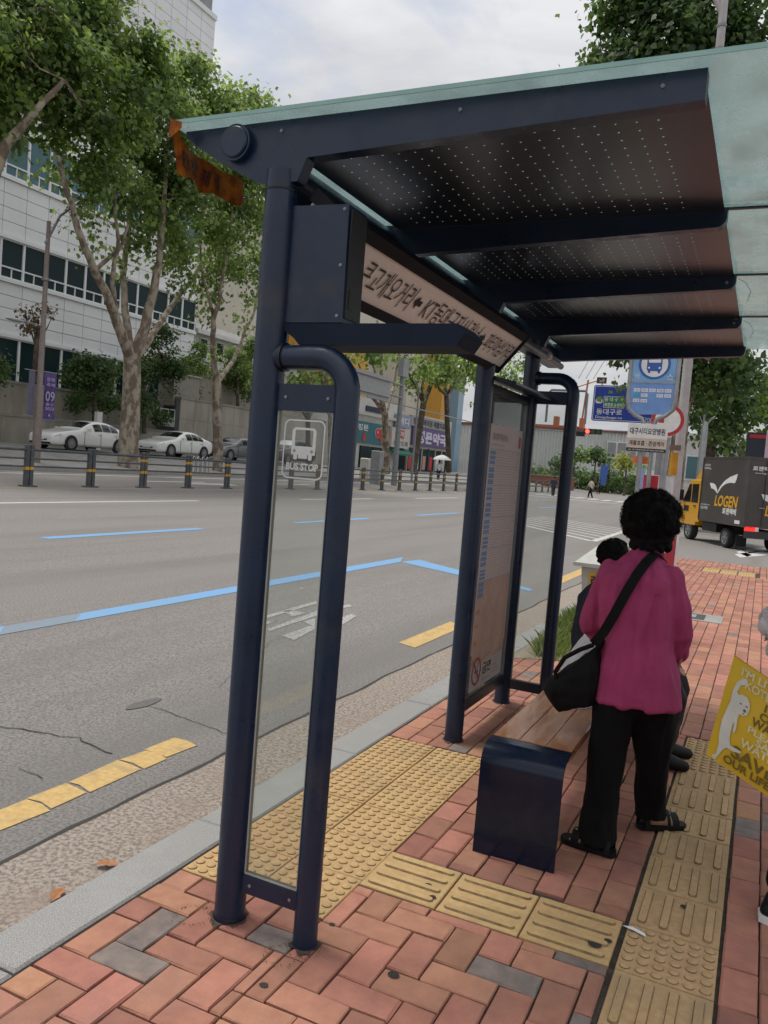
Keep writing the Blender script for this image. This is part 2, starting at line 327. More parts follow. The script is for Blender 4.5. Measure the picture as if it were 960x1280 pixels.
def crack(pts, w):
    b = MB(); P = []
    for (xa, ya), (xb, yb) in zip(pts[:-1], pts[1:]):
        n = max(2, int(math.hypot(xb-xa, yb-ya)/.06))
        for i in range(n): t = i/n; P.append((xa+(xb-xa)*t+.035*noise.noise(Vector((xa+t*9, ya, 5))), ya+(yb-ya)*t+.045*noise.noise(Vector((xa, ya+t*7, 9)))))
    for i in range(len(P)-1):
        wa = w*(.5+.8*abs(noise.noise(Vector((i*.31, w*90, 1))))); d = Vector((P[i+1][0]-P[i][0], P[i+1][1]-P[i][1])).normalized(); q = (-d.y*wa, d.x*wa)
        b.quad(*[(x, y, zr(x)+.005) for x, y in ((P[i][0]-q[0], P[i][1]-q[1]), (P[i+1][0]-q[0], P[i+1][1]-q[1]), (P[i+1][0]+q[0], P[i+1][1]+q[1]), (P[i][0]+q[0], P[i][1]+q[1]))])
    b.build('asphalt_crack', CRACK, road)
gz = lambda u, v: tuple(at_z(u, v, -.09))[:2]
crack([gz(0, 907), gz(60, 917), gz(95, 922), gz(150, 945)], .007)
crack([gz(190, 882), gz(250, 903), gz(300, 922)], .0045)
crack([gz(430, 880), gz(400, 905), gz(345, 935)], .004); crack([gz(20, 960), gz(70, 975)], .004); crack([gz(270, 860), gz(340, 800), gz(380, 790)], .002)
bl = MB(); c0 = Vector((*gz(180, 879), 0))
bl.add([(c0.x+.05*math.cos(t)*(1+.3*noise.noise(Vector((t, 1, 1)))), c0.y+.15*math.sin(t)*(1+.3*noise.noise(Vector((t, 2, 2)))), zr(c0.x)+.0045) for t in [i*.3 for i in range(21)]], [tuple(range(21))]).build('tar_patch', ASPHD, road)
bl = MB(); c0 = Vector((*gz(0, 0+640*1.55), 0))
# blue bay line with one worn stretch, dashes and white lines
sheet('bay_line', BLUEL, [(-5.45, -6), (-5.22, -6), (-5.22, 1.95), (-5.45, 2.2)]); sheet('worn_bay_line', mat('worn_blue_road_paint', (.17, .25, .34), .85, (.2, .21, .22), 30, 6), [(-5.45, 2.2), (-5.22, 1.95), (-5.21, 2.75), (-5.44, 3.05)])
sheet('bay_line', BLUEL, [(-5.44, 3.05), (-5.21, 2.75), (-5.18, 9.9), (-5.44, 10.6)]); sheet('bay_line', BLUEL, [(-5.18, 9.9), (-5.1, 10.55), (-2.62, 8.95), (-2.62, 8.72)], .0045)
for y0, y1 in ((6.7, 10.7), (14.3, 18.4), (22.0, 26.0), (30, 34), (38, 42)): sheet('lane_dash', BLUEL, [(-10.12, y0), (-9.88, y0), (-9.88, y1), (-10.12, y1)])
for y0, y1 in ((-8, 17.4), (23.4, 29.6), (34.5, 40.5), (46, 52)): sheet('lane_line', WHITEL, [(-15.45, y0), (-15.25, y0), (-15.25, y1), (-15.45, y1)])
for y0, y1 in ((-8, 60),): sheet('centre_line', YELL, [(-19.55, y0), (-19.42, y0), (-19.42, y1), (-19.55, y1)])
sheet('lane_line', WHITEL, [(-23.3, -10), (-23.15, -10), (-23.15, 60), (-23.3, 60)])
for y0, y1 in ((8, 15.5), (22, 26), (31, 35)): sheet('lane_dash', WHITEL, [(-21.9, y0), (-21.7, y0), (-21.7, y1), (-21.9, y1)])
sheet('direction_arrow', WHITEL, [(-21.5, 24.2), (-21.2, 24.2), (-20.9, 27.3), (-21.5, 27.3)])
y = -5.0; k = 0
while y < 1.0:                                    # the edge line is broken into flakes
    L = random.uniform(.18, .36); y1 = min(y+L, 1.05); j = [random.uniform(-.012, .012) for _ in range(8)]
    sheet('edge_line_flake', YELL, [(-2.615+j[0], y+j[1]*.6), (-2.54, y+j[2]), (-2.45+j[3], y+j[4]*.6-.02), (-2.45+j[5], y1-.03), (-2.52, y1-.012+j[6]), (-2.615+j[7], y1-.008)]); y = y1+.004
for y0, y1 in ((4.15, 5.6), (10.0, 12.6), (26.5, 31), (34, 40)):
    sheet('edge_line', YELL, [(-2.66, y0+.08), (-2.46, y0), (-2.46, y1-.1), (-2.66, y1)])
# worn lettering blocks in the bay
for a in ([(530, 838), (780, 765), (785, 778), (532, 853)], [(610, 815), (650, 808), (728, 826), (665, 842)], [(538, 905), (785, 815), (787, 838), (548, 915)], [(608, 938), (775, 880), (772, 905), (672, 960)],
          [(530, 862), (560, 872), (535, 882), (526, 880)], [(720, 868), (775, 850), (775, 885), (748, 884)], [(905, 790), (945, 782), (962, 792), (905, 803)], [(900, 850), (955, 830), (985, 838), (903, 888)], [(697, 700), (712, 699), (718, 703), (704, 706)]):
    sheet('worn_letter_stroke', WORNL, [gz(200+p/4, 560+q/4) for p, q in a])
# hatched island ahead
A, B, Cc, D = Vector((-3.8, 19.7)), Vector((-7.9, 24.6)), Vector((-7.8, 31)), Vector((-4.0, 29.5))
def bar(p, q, w, m=WHITEL, nm='hatch_line'):
    d = (q-p).normalized(); n = Vector((-d.y, d.x))*w/2; sheet(nm, m, [tuple(p-n), tuple(q-n), tuple(q+n), tuple(p+n)])
bar(A, B, .18); bar(A, D, .18)
for i in range(1, 8): t = i/8; bar(B.lerp(Cc, t*.95), A.lerp(D, t*.86), .13)
for i in range(14): x = -19+i*1.15; sheet('crosswalk_bar', WHITEL, [(x, 66), (x+.55, 66), (x+.55, 70), (x, 70)])
sheet('stop_line', WHITEL, [(-19, 60), (-3, 60), (-3, 60.6), (-19, 60.6)])
for p in ([(930, 687), (960, 684), (960, 689), (936, 692)], [(918, 693), (945, 689), (960, 691), (960, 694), (925, 697)], [(920, 690), (926, 688), (940, 694), (934, 696)]): sheet('side_road_stroke', WHITEL, [tuple(at_z(u, v, -.1))[:2] for u, v in p])

# kerb: single granite stones along one bed
kb = MB(); kb.span((-1.745, -9, -.3), (-1.556, 16.3, -.03)); kerb = kb.build('kerb', SAND, kind='structure')
kst = MB(); kst.box((0, 0, 0), (.197, 1.092, .20), ch=.008); kme = kst.mesh('kerbstone', GRANITE)
for i in range(-7, 16):
    o = link('kerbstone', kme, kerb, (-1.652+random.uniform(-.002, .002), -1.0+1.1*i+.55, -.106+random.uniform(-.002, .002)))
# pavement bed and its pavers
pv = MB(); pv.span((-1.538, -8, -.28), (6, 16.6, -.013)); pavement = pv.build('pavement', SAND, kind='structure')
b = MB(); b.span((-2.1, 31, -.25), (9, 64, 0)); b.build('pavement_beyond_side_road', mat('far_paving', (.30, .2, .165), .9, (.24, .15, .12), 3), kind='structure')
b = MB(); b.span((-2.24, 30.8, -.25), (9, 31, .01)); b.span((-2.3, 31, -.25), (-2.1, 64, .01)); b.build('far_kerb', GRANITE, kind='structure')
bricks = []                                       # (x0, y0, x1, y1)
def clipadd(r, z):
    x0, y0, x1, y1 = max(r[0], z[0]), max(r[1], z[1]), min(r[2], z[2]), min(r[3], z[3])
    if x1-x0 > .035 and y1-y0 > .035: bricks.append((round(x0, 4), round(y0, 4), round(x1, 4), round(y1, 4)))
U = .1125
def herring(z):
    ox, oy = -1.535, -.955
    for i in range(int((z[0]-ox)/U)-2, int((z[2]-ox)/U)+2):
        for j in range(int((z[1]-oy)/U)-2, int((z[3]-oy)/U)+2):
            k = (i-j) % 4
            if k == 0: r = (ox+i*U, oy+j*U, ox+(i+2)*U, oy+(j+1)*U)
            elif k == 3: r = (ox+i*U, oy+j*U, ox+(i+1)*U, oy+(j+2)*U)
            else: continue
            clipadd(r, z)
def running(z, w, L, ph=0.5):
    n = int((z[2]-z[0])/w)+1
    for i in range(n):
        y = z[1]-L*(((i*ph)) % 1)
        while y < z[3]: clipadd((z[0]+i*w, y, z[0]+(i+1)*w, y+L), z); y += L
herring((-1.535, -1.8, -.93, -.275)); herring((-.93, -1.8, -.015, -.003))
running((-.925, .312, -.008, 1.57), .1145, .20, .37)
running((-1.535, 1.575, -.008, 2.78), .118, .226, .5)
running((.312, -1.6, 1.2, 2.78), .1145, .228, .41)
running((-1.535, 2.785, 1.2, 13.9), .1145, .228, .5); running((-1.535, 13.9, -.68, 16.45), .1145, .228, .5); running((.36, 13.9, 1.2, 16.45), .1145, .228, .5); running((-.68, 14.85, .36, 16.45), .1145, .228, .5)
G = .0032
def seen(r):
    c = Vector(((r[0]+r[2])/2, (r[1]+r[3])/2, 0))-CAM; z = c.dot(cf)
    if z < .3: return 0
    u, v = 480+F_PX*c.dot(cr)/z, 640-F_PX*c.dot(cu)/z
    return (1/z if -40 < u < 1000 and 560 < v < 1330 else 0)
def hid(r):                                       # under the bench and behind the figures
    return -.62 < r[0] and r[2] < -.3 and .6 < r[1] < 2.4
bricks.sort(key=lambda r: -seen(r)*(.5 if hid(r) else 1))
cache = {}; single = 0; mass = {}
for r in bricks:
    w, h = r[2]-r[0]-2*G, r[3]-r[1]-2*G; q = random.random(); near = r[1] < 2.6
    m = BRICKG if q < (.055 if near else .02) else BRICKT if q < (.095 if near else .04) else BRICK
    lc = ((r[0]+r[2])/2, (r[1]+r[3])/2, -.025+random.uniform(-.0018, .0012))
    if seen(r) > 0 and single < 296:
        key = (round(w, 3), round(h, 3), m.name, random.randrange(5))
        if key not in cache:                      # each worn a little differently along its edges
            mb = MB().box((0, 0, 0), (w, h, .05), ch=random.uniform(.0028, .006)); J = lambda a: random.uniform(-a, a)
            mb.v = [p if i < 4 else (p[0]+J(.0022)*(1 if i < 8 else 1.5), p[1]+J(.0022)*(1 if i < 8 else 1.5), p[2]+J(.0007)) for i, p in enumerate(mb.v)]; cache[key] = mb.mesh('brick', m, False)
        o = link('brick', cache[key], pavement, lc); o.rotation_euler = (random.uniform(-.006, .006), random.uniform(-.006, .006), random.uniform(-.008, .008)); single += 1
    else:
        mb = mass.setdefault(m.name, (MB(), m))[0]; mb.box(lc, (w, h, .05), rz=random.uniform(-.008, .008), ch=.0035)
for mb, m in mass.values(): mb.build('bricks_beyond', m, pavement, smooth=False, kind='stuff')
# tactile tiles
def dome_tile():
    b = MB(); b.box((0, 0, -.025), (.2985, .2985, .05), ch=.003)
    for i in range(6):
        for j in range(6):
            b.lathe([(.0185, -.001), (.0175, .004), (.0135, .0068), (.006, .0075)], ((i-2.5)*.049, (j-2.5)*.049, 0), 10)
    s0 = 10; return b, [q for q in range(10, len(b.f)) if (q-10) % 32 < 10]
def bar_tile(along_y):
    b = MB(); b.box((0, 0, -.025), (.2985, .2985, .05), ch=.003)
    for i in range(4):
        p = (i-1.5)*.074; n = 6; hw, hl, L = .0165, .0125, .132
        out, inn = [], []
        for s, a0 in ((1, 0), (-1, math.pi)):
            for k in range(n+1):
                t = a0+math.pi*k/n; out.append((hw*math.cos(t), s*(L-hw)+hw*math.sin(t), -.001)); inn.append((hl*math.cos(t), s*(L-hw)+hl*math.sin(t), .0075))
        m_ = len(out); vs = out+inn
        if along_y: vs = [(x+p, y, z) for x, y, z in vs]
        else: vs = [(y, -x+p, z) for x, y, z in vs]
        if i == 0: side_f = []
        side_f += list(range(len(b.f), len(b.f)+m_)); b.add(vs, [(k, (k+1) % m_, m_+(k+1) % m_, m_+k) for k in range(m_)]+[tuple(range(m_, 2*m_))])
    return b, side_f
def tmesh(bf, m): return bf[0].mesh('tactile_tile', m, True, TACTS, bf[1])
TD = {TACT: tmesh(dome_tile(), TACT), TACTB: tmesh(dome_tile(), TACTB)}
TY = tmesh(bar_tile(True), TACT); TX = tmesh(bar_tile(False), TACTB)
def tile(me, x, y): 
    o = link('tactile_tile', me, pavement, (x, y, random.uniform(-.002, .002))); o.rotation_euler = (random.uniform(-.004, .004), random.uniform(-.004, .004), random.uniform(-.006, .006))
for i in range(6):
    for j in range(2): tile(TD[TACTB], -1.383+.305*j, -.12+.305*i)
for i in range(3): tile(TX, -.168-.305*i, .152)
for i, me in ((-5, TY), (-4, TY), (-3, TY), (-2, TY), (-1, TY), (0, TD[TACT]), (1, TY), (2, TY), (3, TY), (4, TY), (5, TY), (6, TY), (7, TD[TACT]), (8, TD[TACT])): tile(me, .152, .152+.305*i)
for i in range(3):
    for j in range(3): tile(TD[TACTB], -.51+.32*i, 14.06+.31*j)
# dropped bits on the paving
b = MB(); p = at_z(795, 1167, 0); b.add([(p.x-.05, p.y+.012, .008), (p.x-.01, p.y-.006, .012), (p.x+.035, p.y-.016, .008), (p.x+.03, p.y+.003, .009), (p.x-.015, p.y+.014, .013)], [(0, 1, 2, 3, 4)])
tag(b.build('paper_scrap', WHITEP), 'small white scrap of paper lying across the corner of a dotted yellow tile', 'litter')
SPOT = mat('gum_spot', (.03, .026, .024), .9)
for u, v, rr in ((855, 1135, .012), (743, 1182, .02), (760, 1178, .012), (492, 1219, .016), (535, 1108, .012), (541, 1123, .011), (415, 1156, .009), (492, 1097, .009), (330, 1232, .012)):
    p = at_z(u, v, 0); MB().add([(p.x+rr*1.2*math.cos(t)*(1+.35*noise.noise(Vector((t, u, v)))), p.y+rr*math.sin(t), .0068 if (p.x > -.02 or 0 < p.y < .3) else .0022) for t in [k*.45 for k in range(14)]], [tuple(range(14))]).build('gum_spot', SPOT, pavement)
FOOTSHADE = mat('post_foot_shade_dirt', (.085, .058, .044), .95, (.04, .032, .026), 30, 5)  # contact shade at the post feet, painted as dark rings with some dirt
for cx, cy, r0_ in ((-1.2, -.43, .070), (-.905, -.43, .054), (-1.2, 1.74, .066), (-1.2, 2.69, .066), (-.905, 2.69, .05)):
    MB().add([(cx+r0_*(1+.55*noise.noise(Vector((math.cos(t)*2.6, math.sin(t)*2.6, cx*9))))*math.cos(t), cy+r0_*(1+.55*noise.noise(Vector((math.cos(t)*2.6, math.sin(t)*2.6, cx*9))))*math.sin(t), .0026) for t in [k*.2618 for k in range(24)]], [tuple(range(24))]).build('contact_shade_dirt', FOOTSHADE, pavement)
# dirt and weeds gathered at the feet of the near frame
b = MB()
for cx, cy in ((-1.19, -.45), (-.9, -.45), (-1.3, -.5), (-.93, -.52)):
    for _ in range(90):
        a = random.uniform(0, 6.3); rr = .05+abs(random.gauss(0, .011)); x, y = cx+rr*math.cos(a), cy+rr*math.sin(a); s = random.uniform(.002, .005)
        q = random.uniform(0, 3); b.quad((x, y, .003), (x+s*math.cos(q), y+s*math.sin(q), .004+s*.8), (x+s*1.2*math.cos(q+.7), y+s*1.2*math.sin(q+.7), .003))
b.build('dirt_and_weeds', LEAFO, None, kind='stuff', label='dirt, dry leaves and weeds gathered round the shelter post feet')
for u, v, rz in ((133, 1082, .4), (72, 1120, 1.9)):
    p = at_z(u, v, -.085); t_ = thing('dry_leaf', p, {133: 'curled orange dry leaf lying against the granite kerb', 72: 'small brown dry leaf on the gutter nearest the left edge', 268: 'dry leaf in the gutter beside the near shelter post', 38: 'dry leaf on the asphalt edge left of the yellow line'}[u], 'leaf'); C_, S_ = math.cos(rz), math.sin(rz); lb_ = MB()
    P = [(-.055, 0, .004), (-.02, .03, .014), (.0, .02, .01), (.02, .035, .016), (.06, .0, .006), (.015, -.03, .015), (-.005, -.018, .011), (-.03, -.028, .013)]
    lb_.add([(p.x+(x*C_-y*S_)*.8, p.y+(x*S_+y*C_)*.8, p.z+z) for x, y, z in P]+[(p.x, p.y, p.z+.005)], [(i, (i+1) % 8, 8) for i in range(8)]); lb_.build('blade', mat('dry_leaf', (.42, .19, .08), .8, (.3, .12, .05), 40) if 'dry_leaf' not in bpy.data.materials else bpy.data.materials['dry_leaf'], t_)
b = MB()                                          # grass tuft by the kerb
for _ in range(7500):
    t = random.random(); x = random.gauss(-1.40, .13); y = 4.2+t*3.6
    if not -1.56 < x < -1.08: continue
    if noise.noise(Vector((x*3, y*1.4, 0))) < -.22: continue
    h = random.uniform(.05, .16)*(1.1-.4*abs(x+1.4)/.3); a = random.uniform(0, 6.3); lx, ly = random.gauss(0, .055), random.gauss(0, .055); w = .0032
    b.add([(x-w*math.cos(a), y-w*math.sin(a), -.01), (x+w*math.cos(a), y+w*math.sin(a), -.01), (x+lx*.5+w*.6*math.cos(a), y+ly*.5+w*.6*math.sin(a), h*.65), (x+lx, y+ly, h)], [(0, 1, 2), (0, 2, 3)])
b.build('grass', GRASSM, kind='stuff', label='tuft of grass growing along the kerb behind the shelter', smooth=False)
b = MB(); b.quad((-1.54, 4.0, .0035), (-1.1, 4.3, .0035), (-1.05, 7.5, .0035), (-1.54, 8, .0035)); b.build('soil_patch', mat('sandy_soil', (.3, .25, .19), .95, (.2, .165, .12), 9, bump=.6), kind='structure')
# utility grate in the paving
gr = thing('drain_grate', (-.35, 7.9, 0), 'steel grate in a pale concrete surround set into the red pavement', 'drain grate')
b = MB(); b.span((-1.0, 7.62, -.03), (-.02, 8.22, .006)); b.build('surround', GRANITE, gr)
b = MB(); b.span((-.95, 7.7, -.02), (-.22, 8.14, .009)); b.build('plate', mat('grate_iron', (.06, .058, .055), .7), gr)
for i in range(4): MB().span((-.86+.16*i, 7.8, .0), (-.80+.16*i, 8.04, .013)).build('slot_bar', GREY, gr)

# ------------------------------------------------------------------ the bus shelter
sh = thing('bus_shelter', (-1.2, 1.1, 0), 'navy tubular bus shelter with green glass roof standing over the bench', 'bus shelter')
Y1, Y3, Y4 = -.43, 1.74, 2.69; XP = -1.2; XI = -.905
PANE = glass('clear_pane', (.93, .95, .94), rough=.02, film=.045, fcol=(.5, .5, .48)); EDGEG = mat('pale_edge_seal', (.45, .45, .40), .5)
ROOFG = glass('green_roof_glass', (.74, .86, .85), rough=.05, film=.27, fcol=(.52, .62, .625))
GEDGE = mat('green_glass_edge', (.30, .50, .46), .25)
for y in (Y1, Y3, Y4):
    b = MB(); b.tube([(XP, y, -.02), (XP, y, 2.46)], .052, 28); o = b.build('post', NAVY, sh)
    b = MB(); b.lathe([(.056, -.01), (.056, .006), (.0535, .018)], (XP, y, 0), 28); b.build('foot_ring', NAVYD, o)
def end_frame(y, e=0.0):
    pts = [(XP+.03, y, 1.875+e)]
    for k in range(9): t = math.pi/2*(1-k/8); pts.append((XI-.11+.11*math.cos(t), y, 1.765+e+.11*math.sin(t)))
    pts += [(XI, y, 1.2), (XI, y, -.02)]
    b = MB(); b.tube(pts, .0395, 24); b.build('frame_tube', NAVY, sh)
    b = MB(); b.lathe([(.046, 0), (.046, .014), (.039, .014)], (0, 0, 0), 20); 
    b.v = [(XP+.05+z, y+a, 1.875+e+c) for a, c, z in b.v]; b.build('tube_collar', NAVYD, sh)
    MB().span((XP+.035, y-.012, 1.705+e), (XI-.02, y+.012, 1.79+e)).build('crossbar', NAVY, sh)
    MB().span((XP+.035, y-.014, .105), (XI-.02, y+.014, .165)).build('crossbar', NAVY, sh)
    p = MB().span((XP+.05, y-.005, .166), (XI-.034, y+.005, 1.704+e)).build('glass_pane', PANE, sh)
    for x in (XP+.0525, XI-.0395): MB().span((x-.004, y-.0075, .166), (x+.004, y+.0075, 1.704+e)).build('edge_seal', EDGEG, p)
    MB().span((XP+.0567, y-.0075, .166), (XI-.0437, y+.0075, .173)).build('edge_seal', EDGEG, p)
    return p
pane1 = end_frame(Y1); pane2 = end_frame(Y4, .335)
# white printed bus stop mark on the near pane
FILM = mat('white_film', (.72, .73, .72), .5)
def rrect(w, h, r, n=6, cx=0, cy=0):
    P = []
    for sx, sy, a0 in ((1, 1, 0), (-1, 1, 90), (-1, -1, 180), (1, -1, 270)):
        for k in range(n+1): a = R(a0+90*k/n); P.append((cx+sx*(w/2-r)+r*math.cos(a), cy+sy*(h/2-r)+r*math.sin(a)))
    return P
def ring(mb, outer, inner, o, xd, yd, lift):
    o, xd, yd = Vector(o), Vector(xd), Vector(yd); nn = xd.cross(yd); k = len(outer)
    vs = [o+xd*a+yd*c+nn*lift for a, c in outer]+[o+xd*a+yd*c+nn*lift for a, c in inner]
    mb.add(vs, [(i, (i+1) % k, k+(i+1) % k, k+i) for i in range(k)]); return mb
oc = Vector((-1.045, Y1, 1.585)); EX, EZ = Vector((1, 0, 0)), Vector((0, 0, 1))
b = MB(); ring(b, rrect(.150, .188, .022), rrect(.141, .179, .018), oc, EX, EZ, .0065)
fl = lambda poly, o=oc, l=.0065: b.add([o+EX*x+EZ*z+Vector((0, -l, 0)) for x, z in poly], [tuple(range(len(poly)))])
ring(b, rrect(.088, .086, .014, cy=.026), rrect(.066, .052, .004, cy=.036), oc, EX, EZ, .0065)
fl(rrect(.0879, .022, .003, 3, 0, -.006), l=.0072); fl(rrect(.014, .018, .004, 3, -.027, -.024), l=.0079); fl(rrect(.014, .018, .004, 3, .027, -.024), l=.0079); fl(rrect(.034, .014, .003, 3, 0, -.022), l=.0079)
k = b.build('bus_stop_film', FILM, pane1, smooth=False)
b = MB()
for s_ in (-1, 1): fl([(s_*.032+.005*math.cos(q*.7), -.005+.005*math.sin(q*.7)) for q in range(9)], l=.0086)
b.build('film_lamp', GREY, k)
text('BUS STOP', FILM, pane1, oc+Vector((0, 0, -.055)), EX, EZ, h=.023, w=.118, bold=.03, lift=.0065)
# roof: arms, perforated ceiling, tube, glass
ARM = [(-1.58, 2.614), (-1.58, 2.595), (-1.43, 2.50), (-1.26, 2.42), (-1.13, 2.42), (-1.10, 2.49)]
AY = (-.43, .66, 1.67, 2.70, 3.79)
for i, y in enumerate(AY):
    pl = ARM+([(.055, 2.535), (.055, 2.614)] if i == 0 else [(.0, 2.54)]+[(.02+.04*math.sin(t), 2.58-.04*math.cos(t)) for t in (.2, .5, .8, 1.1, 1.45)]+[(.06, 2.614)])
    if i not in (0, 2, 3): pl = [(-1.58, 2.614), (-1.58, 2.595), (-1.43, 2.50), (-1.26, 2.48), (-1.10, 2.49)]+pl[6:]
    a = MB().prism(pl, (0, y, 0), EX, EZ, .05).build('roof_arm', NAVY, sh)
    for (x, z) in (((.02, 2.573),) if i in (2, 3) else ()) + (((.028, 2.60),) if i == 3 else ()):
        MB().lathe([(.007, 0), (.007, .004)], (x, y-.0255, z), 12, Matrix(((1, 0, 0), (0, 0, -1), (0, 1, 0)))).build('bolt', STEEL, a)
t_ = MB().tube([(-1.362, -.478, 2.552), (-1.362, 3.86, 2.552)], .058, 28).build('roof_tube', NAVY, sh)
MB().lathe([(.050, 0), (.050, .004), (.046, .008)], (-1.362, -.478, 2.552), 28, Matrix(((1, 0, 0), (0, 0, -1), (0, 1, 0)))).build('end_disc', NAVY, t_)
b = MB(); b.span((XP-.045, Y1+.03, 2.36), (XP+.045, Y4+.6, 2.415)); b.build('side_beam', NAVYD, sh)
PERF = mat('perforated_sheet', (.05, .058, .08), .28, (.042, .048, .065), 2, metal=.6, bump=.015, bscale=4)
for y0, y1 in zip(AY[:-1], AY[1:]):
    ya, yb = y0+.0255, y1-.0255; xa, xb = -1.29, .05; p = .060; b = MB(); z = 2.598; hs = .0028
    nx = int((xb-xa-.16)/p); ny = int((yb-ya-.06)/p); x0 = xb-.11-nx*p; yy = (ya+yb)/2-ny*p/2
    for i in range(nx):
        for j in range(ny):
            cx, cy = x0+(i+.5)*p, yy+(j+.5)*p; h = p/2
            o_ = [(cx-h, cy-h, z), (cx+h, cy-h, z), (cx+h, cy+h, z), (cx-h, cy+h, z)]; q_ = [(cx-hs, cy-hs, z), (cx+hs, cy-hs, z), (cx+hs, cy+hs, z), (cx-hs, cy+hs, z)]
            b.add(o_+q_, [(k, 4+k, 4+(k+1) % 4, (k+1) % 4) for k in range(4)])
    X0, X1, Yb0, Yb1 = x0, x0+nx*p, yy, yy+ny*p
    for (a, c, d, e_) in ((xa, ya, X0, yb), (X1, ya, xb, yb), (X0, ya, X1, Yb0), (X0, Yb1, X1, yb)): b.quad((a, c, z), (a, e_, z), (d, e_, z), (d, c, z))
    b.build('perforated_panel', PERF, sh, smooth=False)
GY = (-.51, .66, 1.67, 2.70, 3.92)
for y0, y1 in zip(GY[:-1], GY[1:]):
    o = MB().span((-1.6, y0+.004, 2.619), (.86, y1-.004, 2.631)).build('roof_glass', ROOFG, sh)
    MB().span((-1.602, y0+.006, 2.6185), (-1.6005, y1-.006, 2.6315)).build('glass_edge', GEDGE, o)
    if y0 < 0: MB().span((-1.6, y0+.001, 2.6185), (.86, y0+.0035, 2.6315)).build('glass_edge', GEDGE, o)
    else: MB().span((-1.6, y0-.009, 2.612), (.86, y0+.009, 2.6185)).build('roof_joint', NAVYD, o)
# little cable loops hanging from the far arm ends
for y in (1.72, 2.78):
    MB().tube([(.065, y, 2.61), (.10, y+.05, 2.60), (.125, y+.12, 2.57), (.11, y+.15, 2.53)], .0012, 5).build('loose_cable', DARK, sh)
# display housing on the near post: tall box on a long tray
db = MB(); db.prism([(-1.185, 1.985), (-.942, 1.985), (-.948, 2.345), (-1.178, 2.352)], (0, -.375, 0), EX, EZ, .12); dbx = db.build('display_box', NAVY, sh)
MB().span((-.944, -.425, 2.0), (-.9385, -.325, 2.33)).build('display_screen', DARK, dbx)
MB().span((-.938, -.41, 2.03), (-.9365, -.38, 2.09)).build('display_socket', DARK, dbx)
MB().prism([(-1.185, 1.982), (-.56, 1.982), (-.535, 1.955), (-.56, 1.918), (-1.09, 1.915), (-1.11, 1.935)], (0, -.355, 0), EX, EZ, .165).build('display_tray', mat('matt_navy_paint', (.010, .017, .036), .7, spec=.2), sh)
MB().tube([(XP, -.4, 2.36), (XP+.06, -.36, 2.35)], .018, 10).build('display_bracket', STEEL, sh)
# stop name light box, tilted down into the shelter
T0, B0 = Vector((-1.03, 0, 2.31)), Vector((-1.15, 0, 2.165)); yd = (T0-B0).normalized(); nd = Vector((0, 1, 0)).cross(yd)
SIGNF = mat('sign_face', (.88, .81, .76), .4, (.85, .78, .73), 2)
ya, yb = -.40, 1.86; ym = (ya+yb)/2; mid = (T0+B0)/2; hh = (T0-B0).length
def sbox(name, m, a0, a1, c0, c1, d0, d1, par):       # along y, up the face, outwards
    vs = []
    for d in (d0, d1):
        for a, c in ((a0, c0), (a1, c0), (a1, c1), (a0, c1)): q = mid+yd*c+nd*d; vs.append((q.x, a, q.z))
    return MB().add(vs, [(3, 2, 1, 0), (4, 5, 6, 7), (0, 1, 5, 4), (1, 2, 6, 5), (2, 3, 7, 6), (3, 0, 4, 7)]).build(name, m, par, smooth=False)
CASE = mat('dark_sign_case', (.018, .019, .023), .7, spec=.15)
sg = sbox('name_sign', SIGNF, ya+.01, yb-.02, -hh/2, hh/2, -.10, -.002, sh)
sbox('sign_frame', CASE, ya, yb, hh/2+.001, hh/2+.045, -.11, .006, sg); sbox('sign_frame', CASE, ya, yb, -hh/2-.04, -hh/2-.001, -.11, .006, sg)
sbox('sign_frame', CASE, yb-.019, yb+.004, -hh/2-.038, hh/2+.043, -.108, .010, sg)
sbox('sign_back', mat('sign_back_white', (.6, .6, .6), .5), .05, yb-.03, -hh/2-.041, -hh/2+.05, -.19, -.112, sg)
def sy(u, v): return at_x(u, v, -1.09).y
def srow(s, u0, v0, u1, v1, h):
    y0, y1 = sy(u0, v0), sy(u1, v1); text(s, mat('sign_ink', (.05, .05, .055), .6) if 'sign_ink' not in bpy.data.materials else bpy.data.materials['sign_ink'], sg, mid+Vector((0, (y0+y1)/2, 0))+nd*.001, (0, 1, 0), yd, h=h, w=(y1-y0)*.93, bold=.0, lift=.002)
srow('큰고개오거리', 450, 335, 517, 378, .115); srow('KT동대구지사건너', 528, 385, 599, 420, .115); srow('파티마삼거리', 606, 428, 639, 440, .11)
def arrow(u0, v0, u1, v1, s):
    y0, y1 = sy(u0, v0), sy(u1, v1); w = (y1-y0)/2; P = [(-1*s, 0), (0, .9), (0, .35), (1*s, .35), (1*s, -.35), (0, -.35), (0, -.9)]
    c = mid+Vector((0, (y0+y1)/2, 0)); MB().add([c+Vector((0, a*w, 0))+yd*(h*.035)+nd*.003 for a, h in P], [tuple(range(7)) if s > 0 else tuple(range(6, -1, -1))]).build('arrow', BLACKP, sg)
arrow(517.5, 377, 526, 383, 1); arrow(599, 419, 605, 424, -1)
